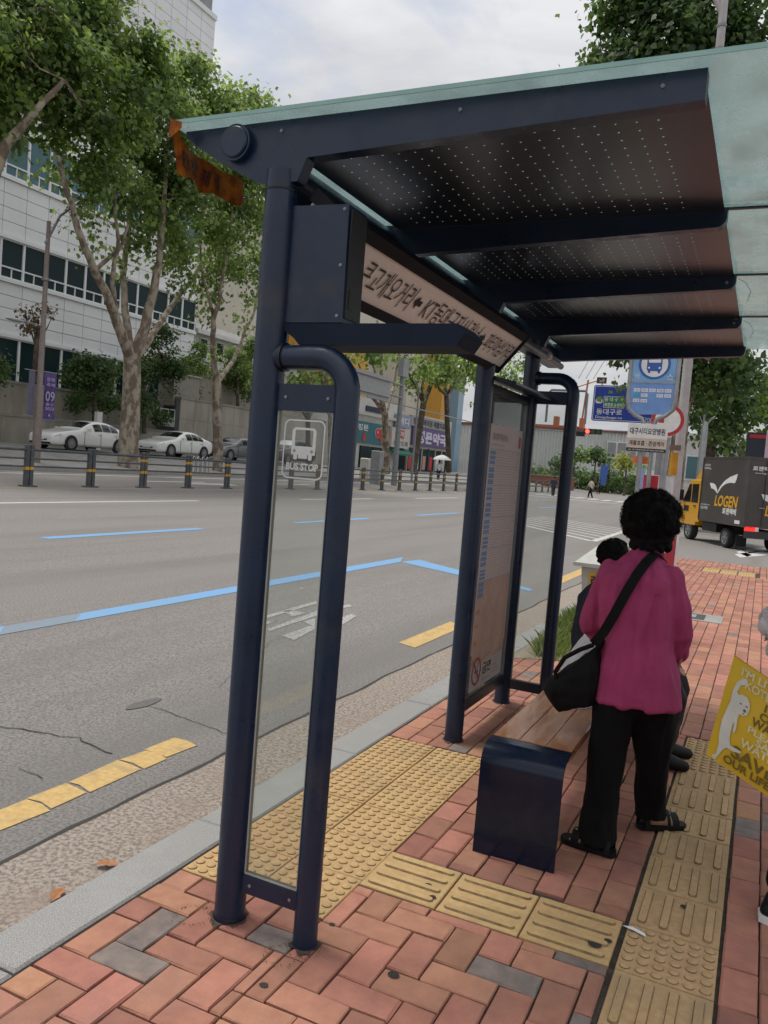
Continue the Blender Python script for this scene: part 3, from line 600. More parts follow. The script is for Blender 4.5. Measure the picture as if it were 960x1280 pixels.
# lamp plate and rail at the far end of the sign, poster case
MB().prism([(-1.25, 2.10), (-1.02, 2.06), (-1.02, 2.075), (-1.25, 2.125)], (0, 2.2, 0), EX, EZ, .9).build('lamp_plate', NAVYD, sh)
MB().tube([(-1.13, 1.9, 2.36), (-1.13, 3.2, 2.36)], .022, 12).build('lamp_tube', STEELD, sh)
MB().lathe([(.0, 0), (.03, .004), (.034, .03), (.02, .05)], (-1.12, 2.76, 2.345), 16).build('ceiling_lamp', mat('lamp_white', (.6, .58, .52), .4), sh)
pc = MB().span((XP-.006, 1.795, .21), (XP+.006, 2.635, 2.02)).build('poster_case', PANE, sh)
for a, c in (((XP-.02, 1.79, .145), (XP+.02, 2.64, .205)), ((XP-.02, 1.79, 2.022), (XP+.02, 2.64, 2.07))): MB().span(a, c).build('case_rail', NAVYD, pc)
for yq in (1.802, 2.622): MB().span((XP-.012, yq-.008, .206), (XP+.014, yq+.008, 2.02)).build('case_strip', STEEL, pc)
POST = mat('faded_poster', (.50, .40, .375), .5, (.46, .36, .34), 2)
po = MB().span((XP+.0075, 1.90, .46), (XP+.0095, 2.575, 1.845)).build('route_poster', POST, pc)
fx = XP+.0105
PBL, POR, PLN, PRD = mat('poster_blue', (.12, .22, .40), .6), mat('poster_orange', (.50, .20, .10), .6), mat('poster_lines', (.33, .26, .25), .6), mat('poster_red', (.4, .05, .06), .6)
def pq(mb, y0, z0, y1, z1, l=0): mb.quad((fx+l, y0, z0), (fx+l, y1, z0), (fx+l, y1, z1), (fx+l, y0, z1))
bb, bo, bln, brd = MB(), MB(), MB(), MB(); z = 1.70; bt_ = MB()
i = 0
while z > .50:
    h = random.uniform(.075, .12)
    for j in range(3 if i < 9 else 1): pq(bb if i < 9 else bo, 1.925, z-h+.008+j*(h-.012)/3, 2.03 if i < 9 else 1.985, z-h+.002+(j+1)*(h-.012)/3)
    pq(bb if i % 2 == 0 and i < 9 else bln, 1.92, z-.0015, 2.555, z+.0015, .0003)
    for r in range(int(h/.016)):
        yy = 2.05
        while yy < 2.5:
            w = random.uniform(.02, .09); pq(bln, yy, z-.016-r*.016, min(yy+w, 2.55), z-.0125-r*.016); yy += w+random.uniform(.008, .03)
    if i >= 8: pq(bt_, 1.915, z-h+.002, 2.56, z-.002, -.0004)
    z -= h; i += 1
pq(bln, 1.93, 1.725, 2.2, 1.73); pq(brd, 2.5, 1.73, 2.55, 1.80)
for mb, m in ((bb, PBL), (bo, POR), (bln, PLN), (brd, PRD), (bt_, mat('poster_tint', (.50, .32, .24), .6))): mb.build('poster_print', m, po, smooth=False)
text('동대구역건너', PLN, po, (fx, 2.10, 1.775), (0, 1, 0), EZ, h=.045, w=.30, bold=.02, lift=.0005)
ns = MB().span((XP+.0075, 1.915, .235), (XP+.0095, 2.56, .452)).build('no_smoking_notice', mat('notice_paper', (.42, .40, .38), .5), pc)
b = MB(); o_ = [(.088*math.cos(t), .088*math.sin(t)) for t in [k*math.pi/14 for k in range(28)]]; ring(b, o_, [(a*.8, c*.8) for a, c in o_], (fx, 2.03, .345), (0, 1, 0), EZ, .0006)
b.add([Vector((fx+.0007, 2.03+a, .345+c)) for a, c in ((-.058, .046), (-.046, .058), (.058, -.046), (.046, -.058))], [(0, 3, 2, 1)]); b.build('prohibition_ring', mat('notice_red', (.30, .02, .03), .5), ns)
b = MB(); pq(b, 1.995, .338, 2.06, .35); 
for k in range(3): pq(b, 2.05+.004*k, .36+.014*k, 2.056+.004*k, .37+.014*k)
b.build('cigarette_mark', BLACKP, ns); text('금연', BLACKP, ns, (fx, 2.235, .34), (0, 1, 0), EZ, h=.075, w=.17, bold=.02, lift=.0005)
b = MB()
for k in range(7): pq(b, 2.36, .275+.022*k, 2.36+random.uniform(.08, .17), .283+.022*k)
for k in range(2): pq(b, 2.15, .262+k*.152, 2.31, .272+k*.152)
b.build('notice_lines', PLN, ns)
# caution tape tied along the left edge of the roof
TAPE = mat('orange_tape', (.40, .125, .014), .7, (.16, .04, .01), 22, spec=.12); b = MB(); n = 22
tp = thing('caution_tape', (-1.6, -.1, 2.5), 'torn orange warning tape hanging from the left corner of the glass roof', 'tape')
top = []; bot = []
for i in range(n+1):
    t = i/n; y = -.50+t*.40; x = -1.607+.008*math.sin(t*9); zt = 2.605-.03*math.sin(min(1, t*4)*1.57); zb = 2.60-.118-.008*math.sin(t*17)
    top.append((x+.01*math.sin(t*15), y, zt if i > 1 else 2.63)); bot.append((x-.012+.015*math.sin(t*7+1), y+.02, zb if i > 0 else 2.56))
for i in range(n): b.quad(top[i], top[i+1], bot[i+1], bot[i])
b.quad((-1.60, -.515, 2.635), (-1.55, -.515, 2.62), (-1.55, -.515, 2.60), (-1.60, -.515, 2.57)); b.build('strip', TAPE, tp)
b = MB()
for i, s in ((3, '안'), (7, '전'), (11, '제'), (15, '일')):
    p, q = Vector(top[i]), Vector(bot[i]); text(s, mat('tape_print', (.06, .010, .006), .6) if i == 3 else bpy.data.materials['tape_print'], tp, (p+q)/2, Vector(top[i+1])-Vector(top[i-1]), p-q, h=.055, w=.045, bold=.03, lift=.004, name='printed_character')


# ------------------------------------------------------------------ bench
bn = thing('bench', (-.47, 1.5, 0), 'navy metal bench with glossy brown wooden seat under the shelter roof', 'bench')
def bend(y0, s):                                  # bent plate end: straight leg, rounded shoulder
    P = []; r = .085
    for k in range(9): t = math.pi/2*k/8; P.append((y0+s*(r-r*math.cos(t)), .45-r+r*math.sin(t)))
    P = [(y0, -.01)]+P+[(y0+s*.19, .45)]; th = .008; Q = [(y0+s*th, -.01)]
    for k in range(9): t = math.pi/2*k/8; Q.append((y0+s*(r-(r-th)*math.cos(t)), .45-r+(r-th)*math.sin(t)))
    Q += [(y0+s*.19, .45-th)]; b = MB(); xa, xb = -.655, -.315
    n = len(P); vs = [(x, y, z) for x in (xa, xb) for y, z in P]+[(x, y, z) for x in (xa, xb) for y, z in Q]; fs = []
    for i in range(n-1): fs += [(i, i+1, n+i+1, n+i), (2*n+i, 3*n+i, 3*n+i+1, 2*n+i+1), (i, 2*n+i, 2*n+i+1, i+1), (n+i, n+i+1, 3*n+i+1, 3*n+i)]
    fs += [(0, n, 3*n, 2*n), (n-1, 3*n-1, 4*n-1, 2*n-1)]
    me = b.add(vs, fs).build('bench_end', GLOSSN, bn); return me
GLOSSN = mat('glossy_navy_plate', (.006, .012, .032), .17, (.005, .010, .026), 3, bump=.02, bscale=60, dirt=(.02, .024, .034), dscale=5, coat=.12, rv=.08, spec=.3)
bend(.50, 1); bend(2.5, -1)
WOOD = mat('varnished_wood', (.36, .155, .066), .2, (.21, .08, .03), 3.5, 6, bump=.12, bscale=22, stretch=(5, .8, 1), lo=.3, hi=.7, dirt=(.40, .25, .17), dscale=5, coat=.3, rv=.12)
for k in range(3): MB().span((-.653+.1128*k, .645, .418), (-.653+.1128*k+.1098, 2.36, .4535), ch=.003).build('seat_plank', WOOD, bn)
for x in (-.6, -.36): MB().span((x-.02, .52, .385), (x+.02, 2.48, .416)).build('bench_rail', NAVYD, bn)

# small fixings: screws on the display housing and the frame bars, cable tie and weld rings
SCR = MB().lathe([(.006, 0), (.0055, .003), (.003, .0042)], (0, 0, 0), 10, Matrix(((1, 0, 0), (0, 0, -1), (0, 1, 0)))).mesh('screw', STEELD)
for x, y, z in [(x, Y1-.005, z) for x in (-1.165, -.962) for z in (2.005, 2.16, 2.33)]+[(x, Y1-.0025, 1.95) for x in (-1.05, -.85, -.62)]+[(x, Y1-.0125, 1.7475) for x in (-1.12, -.965)]+[(x, Y1-.0145, .135) for x in (-1.12, -.965)]+[(x, Y1-.0255, 2.58) for x in (-1.2, -.6, -.05)]: link('screw', SCR, sh, (x, y, z))
for y in (Y1, Y3, Y4): MB().lathe([(.0535, 0), (.055, .006), (.0535, .012)], (XP, y, 2.395), 28).build('weld_ring', NAVYD, sh)

# ------------------------------------------------------------------ people
SKIN = mat('skin', (.42, .24, .165), .5, (.36, .19, .13), 30, bump=.05, bscale=200)
HAIR = mat('black_hair', (.006, .005, .005), .75, (.003, .003, .003), 60, bump=.5, bscale=90, spec=.12)
MAG = mat('magenta_blouse', (.37, .042, .14), .85, (.32, .033, .115), 10, bump=.12, bscale=320)
TROU = mat('black_cloth', (.007, .0065, .007), .9, (.005, .0045, .005), 12, bump=.15, bscale=200, spec=.15)
SOLE = mat('black_leather', (.006, .0055, .0055), .55, bump=.1, spec=.25)
def hand(mb, wrist, d, side, curl=.6, s=1.0, spread=(0, 0, 1)):
    """palm, four bent fingers of different length and a thumb from the palm's side; d points from wrist to knuckles, side towards the thumb"""
    d = Vector(d).normalized(); sd_ = Vector(side); sd_ = (sd_-d*sd_.dot(d)).normalized(); pn = d.cross(sd_); w = Vector(wrist)
    pk = w+d*.085*s
    M = Matrix((sd_, d, pn)).transposed(); mb.ell(w+d*.045*s, (.038*s, .055*s, .015*s), 14, 10, M)
    for k, L in enumerate((.070, .080, .075, .058)):
        a = pk+sd_*(.027-.018*k)*s-d*.004*s*abs(k-1); p1 = a+(d*math.cos(curl*.6)+pn*math.sin(curl*.6))*L*.45*s; p2 = p1+(d*math.cos(curl*1.4)+pn*math.sin(curl*1.4))*L*.33*s; p3 = p2+(d*math.cos(curl*2)+pn*math.sin(curl*2))*L*.25*s
        cap(mb, [a-d*.02*s, a, p1, p2, p3], [.0095*s, .0095*s, .0088*s, .008*s, .007*s], 8)
    a = w+sd_*.026*s+d*.022*s; p1 = a+(sd_*.6+d*.7+pn*.3)*.036*s; p2 = p1+(sd_*.2+d*.85+pn*.4)*.030*s
    cap(mb, [w+d*.01*s, a, p1, p2], [.014*s, .013*s, .0105*s, .008*s], 8)
def face(mb, c, f, up, s=1.0):
    """skull, jaw, nose, ears, brow and lips on one head; f is where it looks"""
    f, up = Vector(f).normalized(), Vector(up); up = (up-f*up.dot(f)).normalized(); r = f.cross(up); c = Vector(c); M = Matrix((r, f, up)).transposed()
    mb.ell(c+up*.02*s, (.072*s, .092*s, .098*s), 18, 12, M); mb.ell(c+f*.028*s-up*.05*s, (.054*s, .06*s, .065*s), 16, 10, M)
    mb.ell(c+f*.094*s-up*.012*s, (.013*s, .02*s, .026*s), 10, 8, M); mb.ell(c+f*.082*s+up*.026*s, (.045*s, .012*s, .010*s), 10, 6, M)
    mb.ell(c+f*.084*s-up*.052*s, (.022*s, .009*s, .009*s), 10, 6, M); mb.ell(c+f*.078*s-up*.088*s, (.022*s, .016*s, .016*s), 10, 6, M)
    for q in (-1, 1): mb.ell(c+r*q*.074*s-up*.01*s, (.011*s, .022*s, .032*s), 10, 8, M); mb.ell(c+r*q*.042*s+f*.062*s-up*.02*s, (.024*s, .02*s, .022*s), 10, 6, M)
    return r, f, up
EYEW, EYEB = mat('eye_white', (.6, .58, .55), .3), mat('eye_dark', (.02, .012, .01), .25)
def eyes(par, c, r, f, up, s=1.0):
    for q in (-1, 1):
        e = MB(); e.ell(Vector(c)+r*q*.031*s+f*.079*s+up*.008*s, (.0125*s,)*3, 10, 8); o = e.build('eye', EYEW, par)
        e = MB(); e.ell(Vector(c)+r*q*.031*s+f*.0885*s+up*.008*s, (.0055*s,)*3, 8, 6); e.build('iris', EYEB, o)

# the woman standing in front of the bench, seen from behind
wm = thing('person', (-.13, 1.05, 0), 'woman in magenta blouse and black trousers standing with her back turned beside the bench', 'person')
HC = Vector((-.150, 1.13, 1.40))
b = MB(); fr_, ff, fu = face(b, HC+Vector((.02, .035, -.04)), (.35, .85, -.35), (0, .35, 1), .98)
cap(b, [(-.14, 1.08, 1.20), (-.14, 1.10, 1.30)], [.056, .052]); b.ell((-.18, 1.05, 1.02), (.135, .085, .20)); b.ell((-.145, 1.02, .68), (.125, .09, .14))
for pts in ([(-.31, 1.06, 1.13), (-.365, 1.075, 1.0), (-.395, 1.115, .91), (-.36, 1.26, .84)], [(-.045, 1.07, 1.13), (.02, 1.09, 1.0), (.045, 1.115, .91), (.058, 1.13, .845)]): cap(b, pts, [.04, .038, .036, .028])
hand(b, (-.36, 1.26, .84), (.25, .8, -.25), (.2, 0, 1), .7, .92); hand(b, (.058, 1.13, .845), (-.35, .35, -.87), (-.2, .8, .2), .7, .92)
for hip, kn, an, toe in (((-.21, 1.0, .62), (-.225, .93, .36), (-.195, .80, .075), (-.285, .815, .03)), ((-.075, 1.04, .62), (-.05, 1.11, .36), (-.035, 1.19, .075), (.035, 1.235, .03))):
    cap(b, [hip, kn, an], [.082, .052, .034]); cap(b, [an, (an[0], an[1], .045), toe], [.036, .034, .024])
    t_, a_ = Vector(toe), Vector(an); d = (t_-a_); d.z = 0; d.normalize(); q = Vector((-d.y, d.x, 0))
    for k in range(5): cap(b, [t_-d*.02+q*(.024-.012*k), t_+d*(.035-.004*abs(k-1))+q*(.026-.013*k)+Vector((0, 0, -.012))], [.010, .0085 if k else .011], 8)
def slim(o):
    for v_ in o.data.vertices: z_ = v_.co.z; k_ = 1-.15*min(1, max(0, (z_-.62)/.24)) if z_ < 1.32 else 1; v_.co.x = -.165+(v_.co.x+.165)*k_
bd = blob('body', SKIN, wm, b, .0075, 2); slim(bd); eyes(wm, HC+Vector((.02, .035, -.04)), fr_, ff, fu)
b = MB()                                          # big curly hair with locks proud of its outline
b.ell(HC+Vector((-.005, -.02, .018)), (.116, .122, .118), 24, 16); b.ell(HC+Vector((.004, -.045, -.075)), (.080, .072, .055), 20, 12)
for k in range(90): a_ = random.uniform(2.6, 6.9); b.ell(HC+Vector((.004+.080*math.cos(a_), -.045+.072*math.sin(a_), -.075+random.uniform(-.045, .04))), (.015,)*3, 7, 5)
for k in range(520):
    th, ph = random.uniform(0, 6.283), math.acos(random.uniform(-.75, 1)); n_ = Vector((math.sin(ph)*math.cos(th), math.sin(ph)*math.sin(th), math.cos(ph)))
    if n_.dot(ff) > .45 and n_.z < .45: continue
    r_ = random.uniform(.011, .020); b.ell(HC+Vector((-.005, -.02, .016))+Vector((n_.x*.122, n_.y*.126, n_.z*.122))*random.uniform(.92, 1.02), (r_, r_, r_), 7, 5)
hr = blob('hair', HAIR, wm, b, .006, 1)
b = MB()                                          # loose curls at the edge
for k in range(2600):
    th, ph = random.uniform(0, 6.283), math.acos(random.uniform(-.7, 1)); n_ = Vector((math.sin(ph)*math.cos(th), math.sin(ph)*math.sin(th), math.cos(ph)))
    if n_.dot(ff) > .45 and n_.z < .45: continue
    p = HC+Vector((-.005, -.02, .016))+Vector((n_.x*.126, n_.y*.13, n_.z*.126)); t1 = n_.orthogonal().normalized(); t1 = (Matrix.Rotation(random.uniform(0, 6.3), 3, n_) @ t1)
    L = random.uniform(.010, .024); w = t1.cross(n_)*.0012; q1 = p+n_*L*.6+t1*L*.4; q2 = p+n_*L*.55+t1*L*1.1
    b.add([p-w, p+w, q1+w, q1-w, q2], [(0, 1, 2, 3), (3, 2, 4)])
b.build('stray_curls', HAIR, wm, smooth=False, kind='stuff')
def rings(spec, n=26):                            # (cx, cy, z, rx, ry, skew)
    out_ = []
    for cx, cy, z, rx, ry, *sk in spec:
        s_ = sk[0] if sk else 0; rg = []
        for j in range(n):
            t = 2*math.pi*j/n; ct, st = math.cos(t), math.sin(t); e = .8
            rg.append((cx+rx*math.copysign(abs(ct)**e, ct), cy+ry*math.copysign(abs(st)**e, st)+s_*ct, z))
        out_.append(rg)
    return out_
b = MB()
b.loft(rings([(-.132, 1.03, .605, .186, .165), (-.135, 1.03, .62, .192, .170), (-.142, 1.03, .75, .188, .160), (-.165, 1.04, .90, .180, .132), (-.178, 1.04, 1.05, .187, .125), (-.180, 1.045, 1.15, .182, .112), (-.175, 1.06, 1.205, .142, .095), (-.155, 1.085, 1.25, .085, .075), (-.148, 1.10, 1.29, .064, .062), (-.146, 1.105, 1.30, .058, .056)]))
cap(b, [(-.315, 1.06, 1.145), (-.370, 1.07, 1.02), (-.402, 1.105, .92), (-.392, 1.17, .875)], [.074, .070, .066, .060])
cap(b, [(-.030, 1.07, 1.16), (.025, 1.09, 1.02), (.042, 1.11, .92), (.030, 1.15, .85)], [.072, .072, .072, .062])
bl_ = blob('blouse', MAG, wm, b, .009, 6, fold=(.017, 15, 3.6))
for v_ in bl_.data.vertices:
    p = v_.co; q_ = noise.noise(Vector((p.x*34+3, p.y*20, p.z*9))); c_ = math.exp(-((p.x+.075+.02*math.sin(p.z*9))/.012)**2)*(p.y < 1.0)*(.7 < p.z < 1.1); v_.co = p+v_.normal*(.004*q_-.009*c_)
slim(bl_)
b = MB()
for spec in ([(-.205, 1.01, .69, .095, .105), (-.21, .995, .58, .098, .112), (-.222, .955, .42, .078, .085), (-.222, .90, .25, .070, .076), (-.212, .835, .09, .074, .080), (-.210, .825, .045, .076, .084), (-.210, .825, .035, .070, .078)],
             [(-.075, 1.03, .69, .095, .105), (-.068, 1.045, .58, .098, .110), (-.055, 1.085, .42, .078, .084), (-.048, 1.125, .25, .066, .074), (-.040, 1.17, .11, .066, .076), (-.040, 1.178, .065, .068, .078), (-.040, 1.178, .055, .060, .07)]):
    b.loft(rings(spec))
b.loft(rings([(-.142, 1.02, .76, .13, .10), (-.142, 1.02, .72, .14, .108), (-.142, 1.02, .60, .145, .118), (-.142, 1.03, .55, .08, .10)]))
blob('trousers', TROU, wm, b, .009, 5, fold=(.014, 17, 5))
def sandal(toe, ankle):
    t_, a_ = Vector((toe[0], toe[1], 0)), Vector((ankle[0], ankle[1], 0)); d = (t_-a_).normalized(); q = Vector((-d.y, d.x, 0)); c = t_*.5+a_*.5
    P = [(-.115, 0), (-.105, .03), (-.05, .036), (.04, .044), (.10, .040), (.125, .015), (.125, -.015), (.10, -.036), (.03, -.038), (-.05, -.034), (-.105, -.03)]
    b = MB(); b.prism(P, c+Vector((0, 0, .014)), d, q, .022)
    o = b.build('sandal', SOLE, wm)
    for x, hgt, w in ((.055, .052, .034), (.02, .068, .016), (-.085, .06, .022)):
        pts = [c+d*x+q*(.044*math.cos(t))+Vector((0, 0, .018+hgt*math.sin(t))) for t in [k*math.pi/10 for k in range(11)]]
        s_ = MB(); vs = []
        for p in pts: vs += [p-d*w/2, p+d*w/2]
        vs2 = [v+Vector((0, 0, .004)) for v in vs]; n = len(pts)
        s_.add(vs+vs2, [(2*i, 2*i+1, 2*i+3, 2*i+2) for i in range(n-1)]+[(2*n+2*i, 2*n+2*i+2, 2*n+2*i+3, 2*n+2*i+1) for i in range(n-1)]+[(2*i, 2*i+2, 2*n+2*i+2, 2*n+2*i) for i in range(n-1)]+[(2*i+1, 2*n+2*i+1, 2*n+2*i+3, 2*i+3) for i in range(n-1)])
        s_.build('strap', SOLE, o)
    for x, y in ((.06, .01), (.035, -.005)): MB().ell(c+d*x+q*y+Vector((0, 0, .072)), (.007, .007, .004), 8, 6).build('buckle', STEEL, o)
sandal((-.285, .815), (-.185, .80)); sandal((.045, 1.245), (-.035, 1.185))
# her shoulder bag
hb = thing('shoulder_bag', (-.42, 1.0, .6), 'black slouchy shoulder bag hanging at the hip of the magenta blouse', 'bag')
BAGM = mat('black_nylon', (.009, .0085, .009), .6, (.006, .006, .006), 10, bump=.05, bscale=60, spec=.1)
b = MB(); b.loft([[(x+c*rx, y+s_*ry, z+c*tl) for c, s_ in [(math.cos(k*.2618), math.sin(k*.2618)) for k in range(24)]] for x, y, z, rx, ry, tl in
      ((-.375, .93, .555, .07, .045, .03), (-.385, .93, .575, .105, .065, .01), (-.40, .93, .63, .125, .075, .02), (-.40, .935, .70, .118, .07, .045), (-.375, .945, .765, .085, .055, .06), (-.33, .95, .82, .05, .04, .05), (-.31, .95, .84, .035, .03, .04))])
blob('bag_body', BAGM, hb, b, .008, 4, fold=(.009, 15, 9))
def strap(mb, pts, w, nrm, th=.004):
    pts = [Vector(p) for p in pts]; vs = []; n = len(pts)
    for i, p in enumerate(pts):
        d = (pts[min(i+1, n-1)]-pts[max(i-1, 0)]).normalized(); nn = Vector(nrm[i] if isinstance(nrm[0], (tuple, Vector)) else nrm); s_ = d.cross(nn).normalized(); nn = s_.cross(d)
        vs += [p-s_*w/2, p+s_*w/2, p+s_*w/2+nn*th, p-s_*w/2+nn*th]
    fs = []
    for i in range(n-1):
        for a, c in ((0, 1), (1, 2), (2, 3), (3, 0)): fs.append((4*i+a, 4*i+c, 4*i+4+c, 4*i+4+a))
    return mb.add(vs, fs+[(0, 3, 2, 1), (4*n-4, 4*n-3, 4*n-2, 4*n-1)])
pts = [at_y(u, v, y) for u, v, y in ((742, 805, .90), (755, 790, .895), (768, 768, .890), (782, 742, .892), (797, 717, .912), (808, 703, .935), (816, 695, .965), (820, 692, 1.02))]+[Vector((-.085, 1.10, 1.222)), Vector((-.085, 1.15, 1.17))]
strap(MB(), pts, .042, [(0, -1, .1)]*5+[(0, -.9, .4), (0, -.8, .7), (.1, -.3, 1), (.1, .5, 1), (.1, 1, .3)]).build('bag_strap', BAGM, hb)
MB().tube([at_y(u, v, y) for u, v, y in ((742, 806, .89), (725, 812, .885), (706, 822, .88), (694, 840, .885), (697, 855, .89))], .010, 8).build('bag_handle', BAGM, hb)
# pale plastic carrier standing on the bench
PLA = glass('white_plastic_film', (.85, .85, .86), rough=.25, film=.72, fcol=(.85, .85, .87))
cb = thing('carrier_bag', (-.45, 1.55, .455), 'white plastic carrier bag sitting on the wooden bench seat', 'plastic bag'); b = MB()
b.loft([[(x+c*rx, y+s_*ry, z) for c, s_ in [(math.cos(k*.2618), math.sin(k*.2618)) for k in range(24)]] for x, y, z, rx, ry in ((-.455, 1.42, .456, .10, .12), (-.45, 1.42, .47, .125, .14), (-.44, 1.42, .57, .12, .135), (-.42, 1.42, .70, .09, .11), (-.39, 1.42, .80, .06, .07), (-.37, 1.4, .87, .03, .035), (-.36, 1.38, .92, .02, .02))])
blob('bag_film', PLA, cb, b, .010, 2, fold=(.02, 13, 7))

# the man sitting at the far end of the bench
sm_ = thing('person', (-.45, 2.1, 0), 'person in navy jacket and dark trousers seated on the bench beyond the woman', 'person')
NAVJ = mat('navy_jacket', (.012, .018, .035), .8, bump=.1, bscale=200); BRT = mat('dark_brown_cloth', (.013, .0095, .009), .9, bump=.12, bscale=180)
H2 = Vector((-.445, 2.10, 1.11)); b = MB(); fr2, ff2, fu2 = face(b, H2, (.9, .35, -.15), (0, 0, 1)); cap(b, [(-.5, 2.08, .93), (-.48, 2.09, 1.05)], [.06, .055]); b.ell((-.5, 2.08, .74), (.13, .18, .22))
for s_ in (-1, 1):
    cap(b, [(-.48, 2.1+.1*s_, .52), (-.10, 2.12+.1*s_, .51), (-.095, 2.15+.10*s_, .09)], [.07, .055, .036]); cap(b, [(-.10, 2.15+.10*s_, .07), (-.02, 2.168+.11*s_, .035)], [.034, .022])
    cap(b, [(-.5, 2.08+.2*s_, .90), (-.42, 2.10+.24*s_, .66), (-.18, 2.12+.12*s_, .60)], [.055, .045, .032]); hand(b, (-.18, 2.12+.12*s_, .60), (1, -.2*s_, -.2), (0, -s_, .4), .7)
blob('body', SKIN, sm_, b, .008, 2); eyes(sm_, H2, fr2, ff2, fu2)
b = MB(); b.ell(H2+Vector((-.012, -.004, .035)), (.092, .084, .092), 20, 14)
for k in range(240):
    th, ph = random.uniform(0, 6.283), math.acos(random.uniform(-.5, 1)); n_ = Vector((math.sin(ph)*math.cos(th), math.sin(ph)*math.sin(th), math.cos(ph)))
    if n_.dot(ff2) > .5 and n_.z < .6: continue
    b.ell(H2+Vector((-.012, -.004, .035))+Vector((n_.x*.092, n_.y*.084, n_.z*.092)), (.012,)*3, 6, 5)
blob('hair', HAIR, sm_, b, .006, 1)
b = MB(); b.tube([H2+Vector((-.02, .088*math.cos(t), .015+.118*math.sin(t))) for t in [k*math.pi/14 for k in range(15)]], .006, 6); b.build('headband', mat('grey_plastic', (.1, .1, .11), .4), sm_)
b = MB(); b.loft(rings([(-.49, 2.08, .47, .15, .19), (-.49, 2.08, .6, .145, .19), (-.50, 2.08, .78, .135, .20), (-.50, 2.08, .9, .12, .195), (-.50, 2.08, .955, .08, .11), (-.49, 2.08, .985, .06, .065)]))
for s_ in (-1, 1): cap(b, [(-.5, 2.08+.18*s_, .90), (-.43, 2.10+.25*s_, .66), (-.24, 2.12+.15*s_, .61)], [.075, .066, .055])
blob('jacket', NAVJ, sm_, b, .012, 4, fold=(.012, 10, 6))
b = MB()
for s_ in (-1, 1): cap(b, [(-.48, 2.1+.1*s_, .545), (-.10, 2.12+.1*s_, .53), (-.06, 2.13+.11*s_, .42), (-.09, 2.15+.10*s_, .12)], [.095, .085, .078, .068])
blob('trousers', BRT, sm_, b, .012, 3, fold=(.01, 10, 8))
for s_ in (-1, 1): b = MB(); cap(b, [(-.11, 2.145+.10*s_, .052), (-.04, 2.16+.11*s_, .046), (.035, 2.18+.12*s_, .034)], [.05, .044, .032]); blob('shoe', SOLE, sm_, b, .009, 3)

# the passer-by at the right edge, mostly outside the picture
rp = thing('person', (.58, .72, 0), 'person in black trousers and white edged sneakers walking with a yellow shopping bag', 'person')
H3 = Vector((.66, .70, 1.56)); b = MB(); fr3, ff3, fu3 = face(b, H3, (-.2, -1, -.05), (0, 0, 1)); cap(b, [(.66, .74, 1.34), (.66, .73, 1.48)], [.06, .055]); b.ell((.66, .74, 1.15), (.17, .11, .25)); b.ell((.66, .74, .88), (.16, .12, .14))
for hip, kn, an, toe in (((.57, .73, .85), (.545, .68, .48), (.505, .73, .09), (.47, .60, .04)), ((.75, .75, .85), (.78, .86, .48), (.77, 1.02, .12), (.77, .90, .05))): cap(b, [hip, kn, an], [.085, .056, .038]); cap(b, [an, toe], [.032, .022])
cap(b, [(.48, .74, 1.36), (.44, .72, 1.22), (.415, .66, 1.17)], [.05, .042, .03]); hand(b, (.415, .66, 1.17), (-.15, -.1, -1), (0, -1, 0), 1.0)
cap(b, [(.84, .74, 1.36), (.90, .76, 1.08), (.90, .68, .85)], [.05, .042, .03]); hand(b, (.90, .68, .85), (0, -.2, -1), (0, -1, 0), .5)
blob('body', SKIN, rp, b, .009, 2); eyes(rp, H3, fr3, ff3, fu3)
b = MB(); b.ell(H3+Vector((0, .015, .03)), (.088, .098, .095), 18, 12); blob('hair', HAIR, rp, b, .012, 1)
b = MB(); b.loft(rings([(.66, .74, .80, .18, .13), (.66, .74, 1.0, .175, .125), (.66, .74, 1.25, .19, .125), (.66, .74, 1.38, .18, .105), (.66, .74, 1.44, .09, .075), (.66, .735, 1.47, .065, .06)]))
cap(b, [(.49, .74, 1.36), (.45, .725, 1.24)], [.07, .066]); cap(b, [(.83, .74, 1.36), (.89, .76, 1.15)], [.07, .066]); blob('shirt', mat('charcoal_shirt', (.03, .03, .034), .85), rp, b, .014, 4, fold=(.01, 10, 5))
b = MB(); b.loft(rings([(.575, .73, .92, .10, .12), (.56, .71, .70, .098, .11), (.548, .685, .48, .082, .09), (.525, .71, .25, .075, .082), (.51, .725, .10, .072, .08), (.51, .725, .085, .06, .07)])); b.loft(rings([(.745, .75, .92, .10, .12), (.765, .80, .70, .098, .11), (.78, .86, .48, .082, .09), (.775, .95, .25, .075, .082), (.77, 1.02, .13, .07, .08)])); b.ell((.66, .74, .84), (.17, .125, .12))
blob('trousers', TROU, rp, b, .012, 4, fold=(.010, 14, 5))
for (ax_, ay_), (tx, ty) in (((.505, .74), (.455, .615)), ((.77, 1.03), (.77, .90))):
    b = MB(); cap(b, [(ax_, ay_, .06), ((ax_+tx)/2, (ay_+ty)/2, .052), (tx, ty, .04)], [.048, .045, .034]); s_ = blob('sneaker', SOLE, rp, b, .009, 3)
    d = Vector((tx-ax_, ty-ay_, 0)).normalized(); q = Vector((-d.y, d.x, 0)); b = MB(); P = [(-.055, -.035), (-.055, .035), (.02, .042), (.13, .045), (.175, .02), (.175, -.02), (.13, -.042), (.02, -.04)]; b.prism(P, (ax_, ay_, .016), d, q, .026); b.build('sole', WHITE, s_)
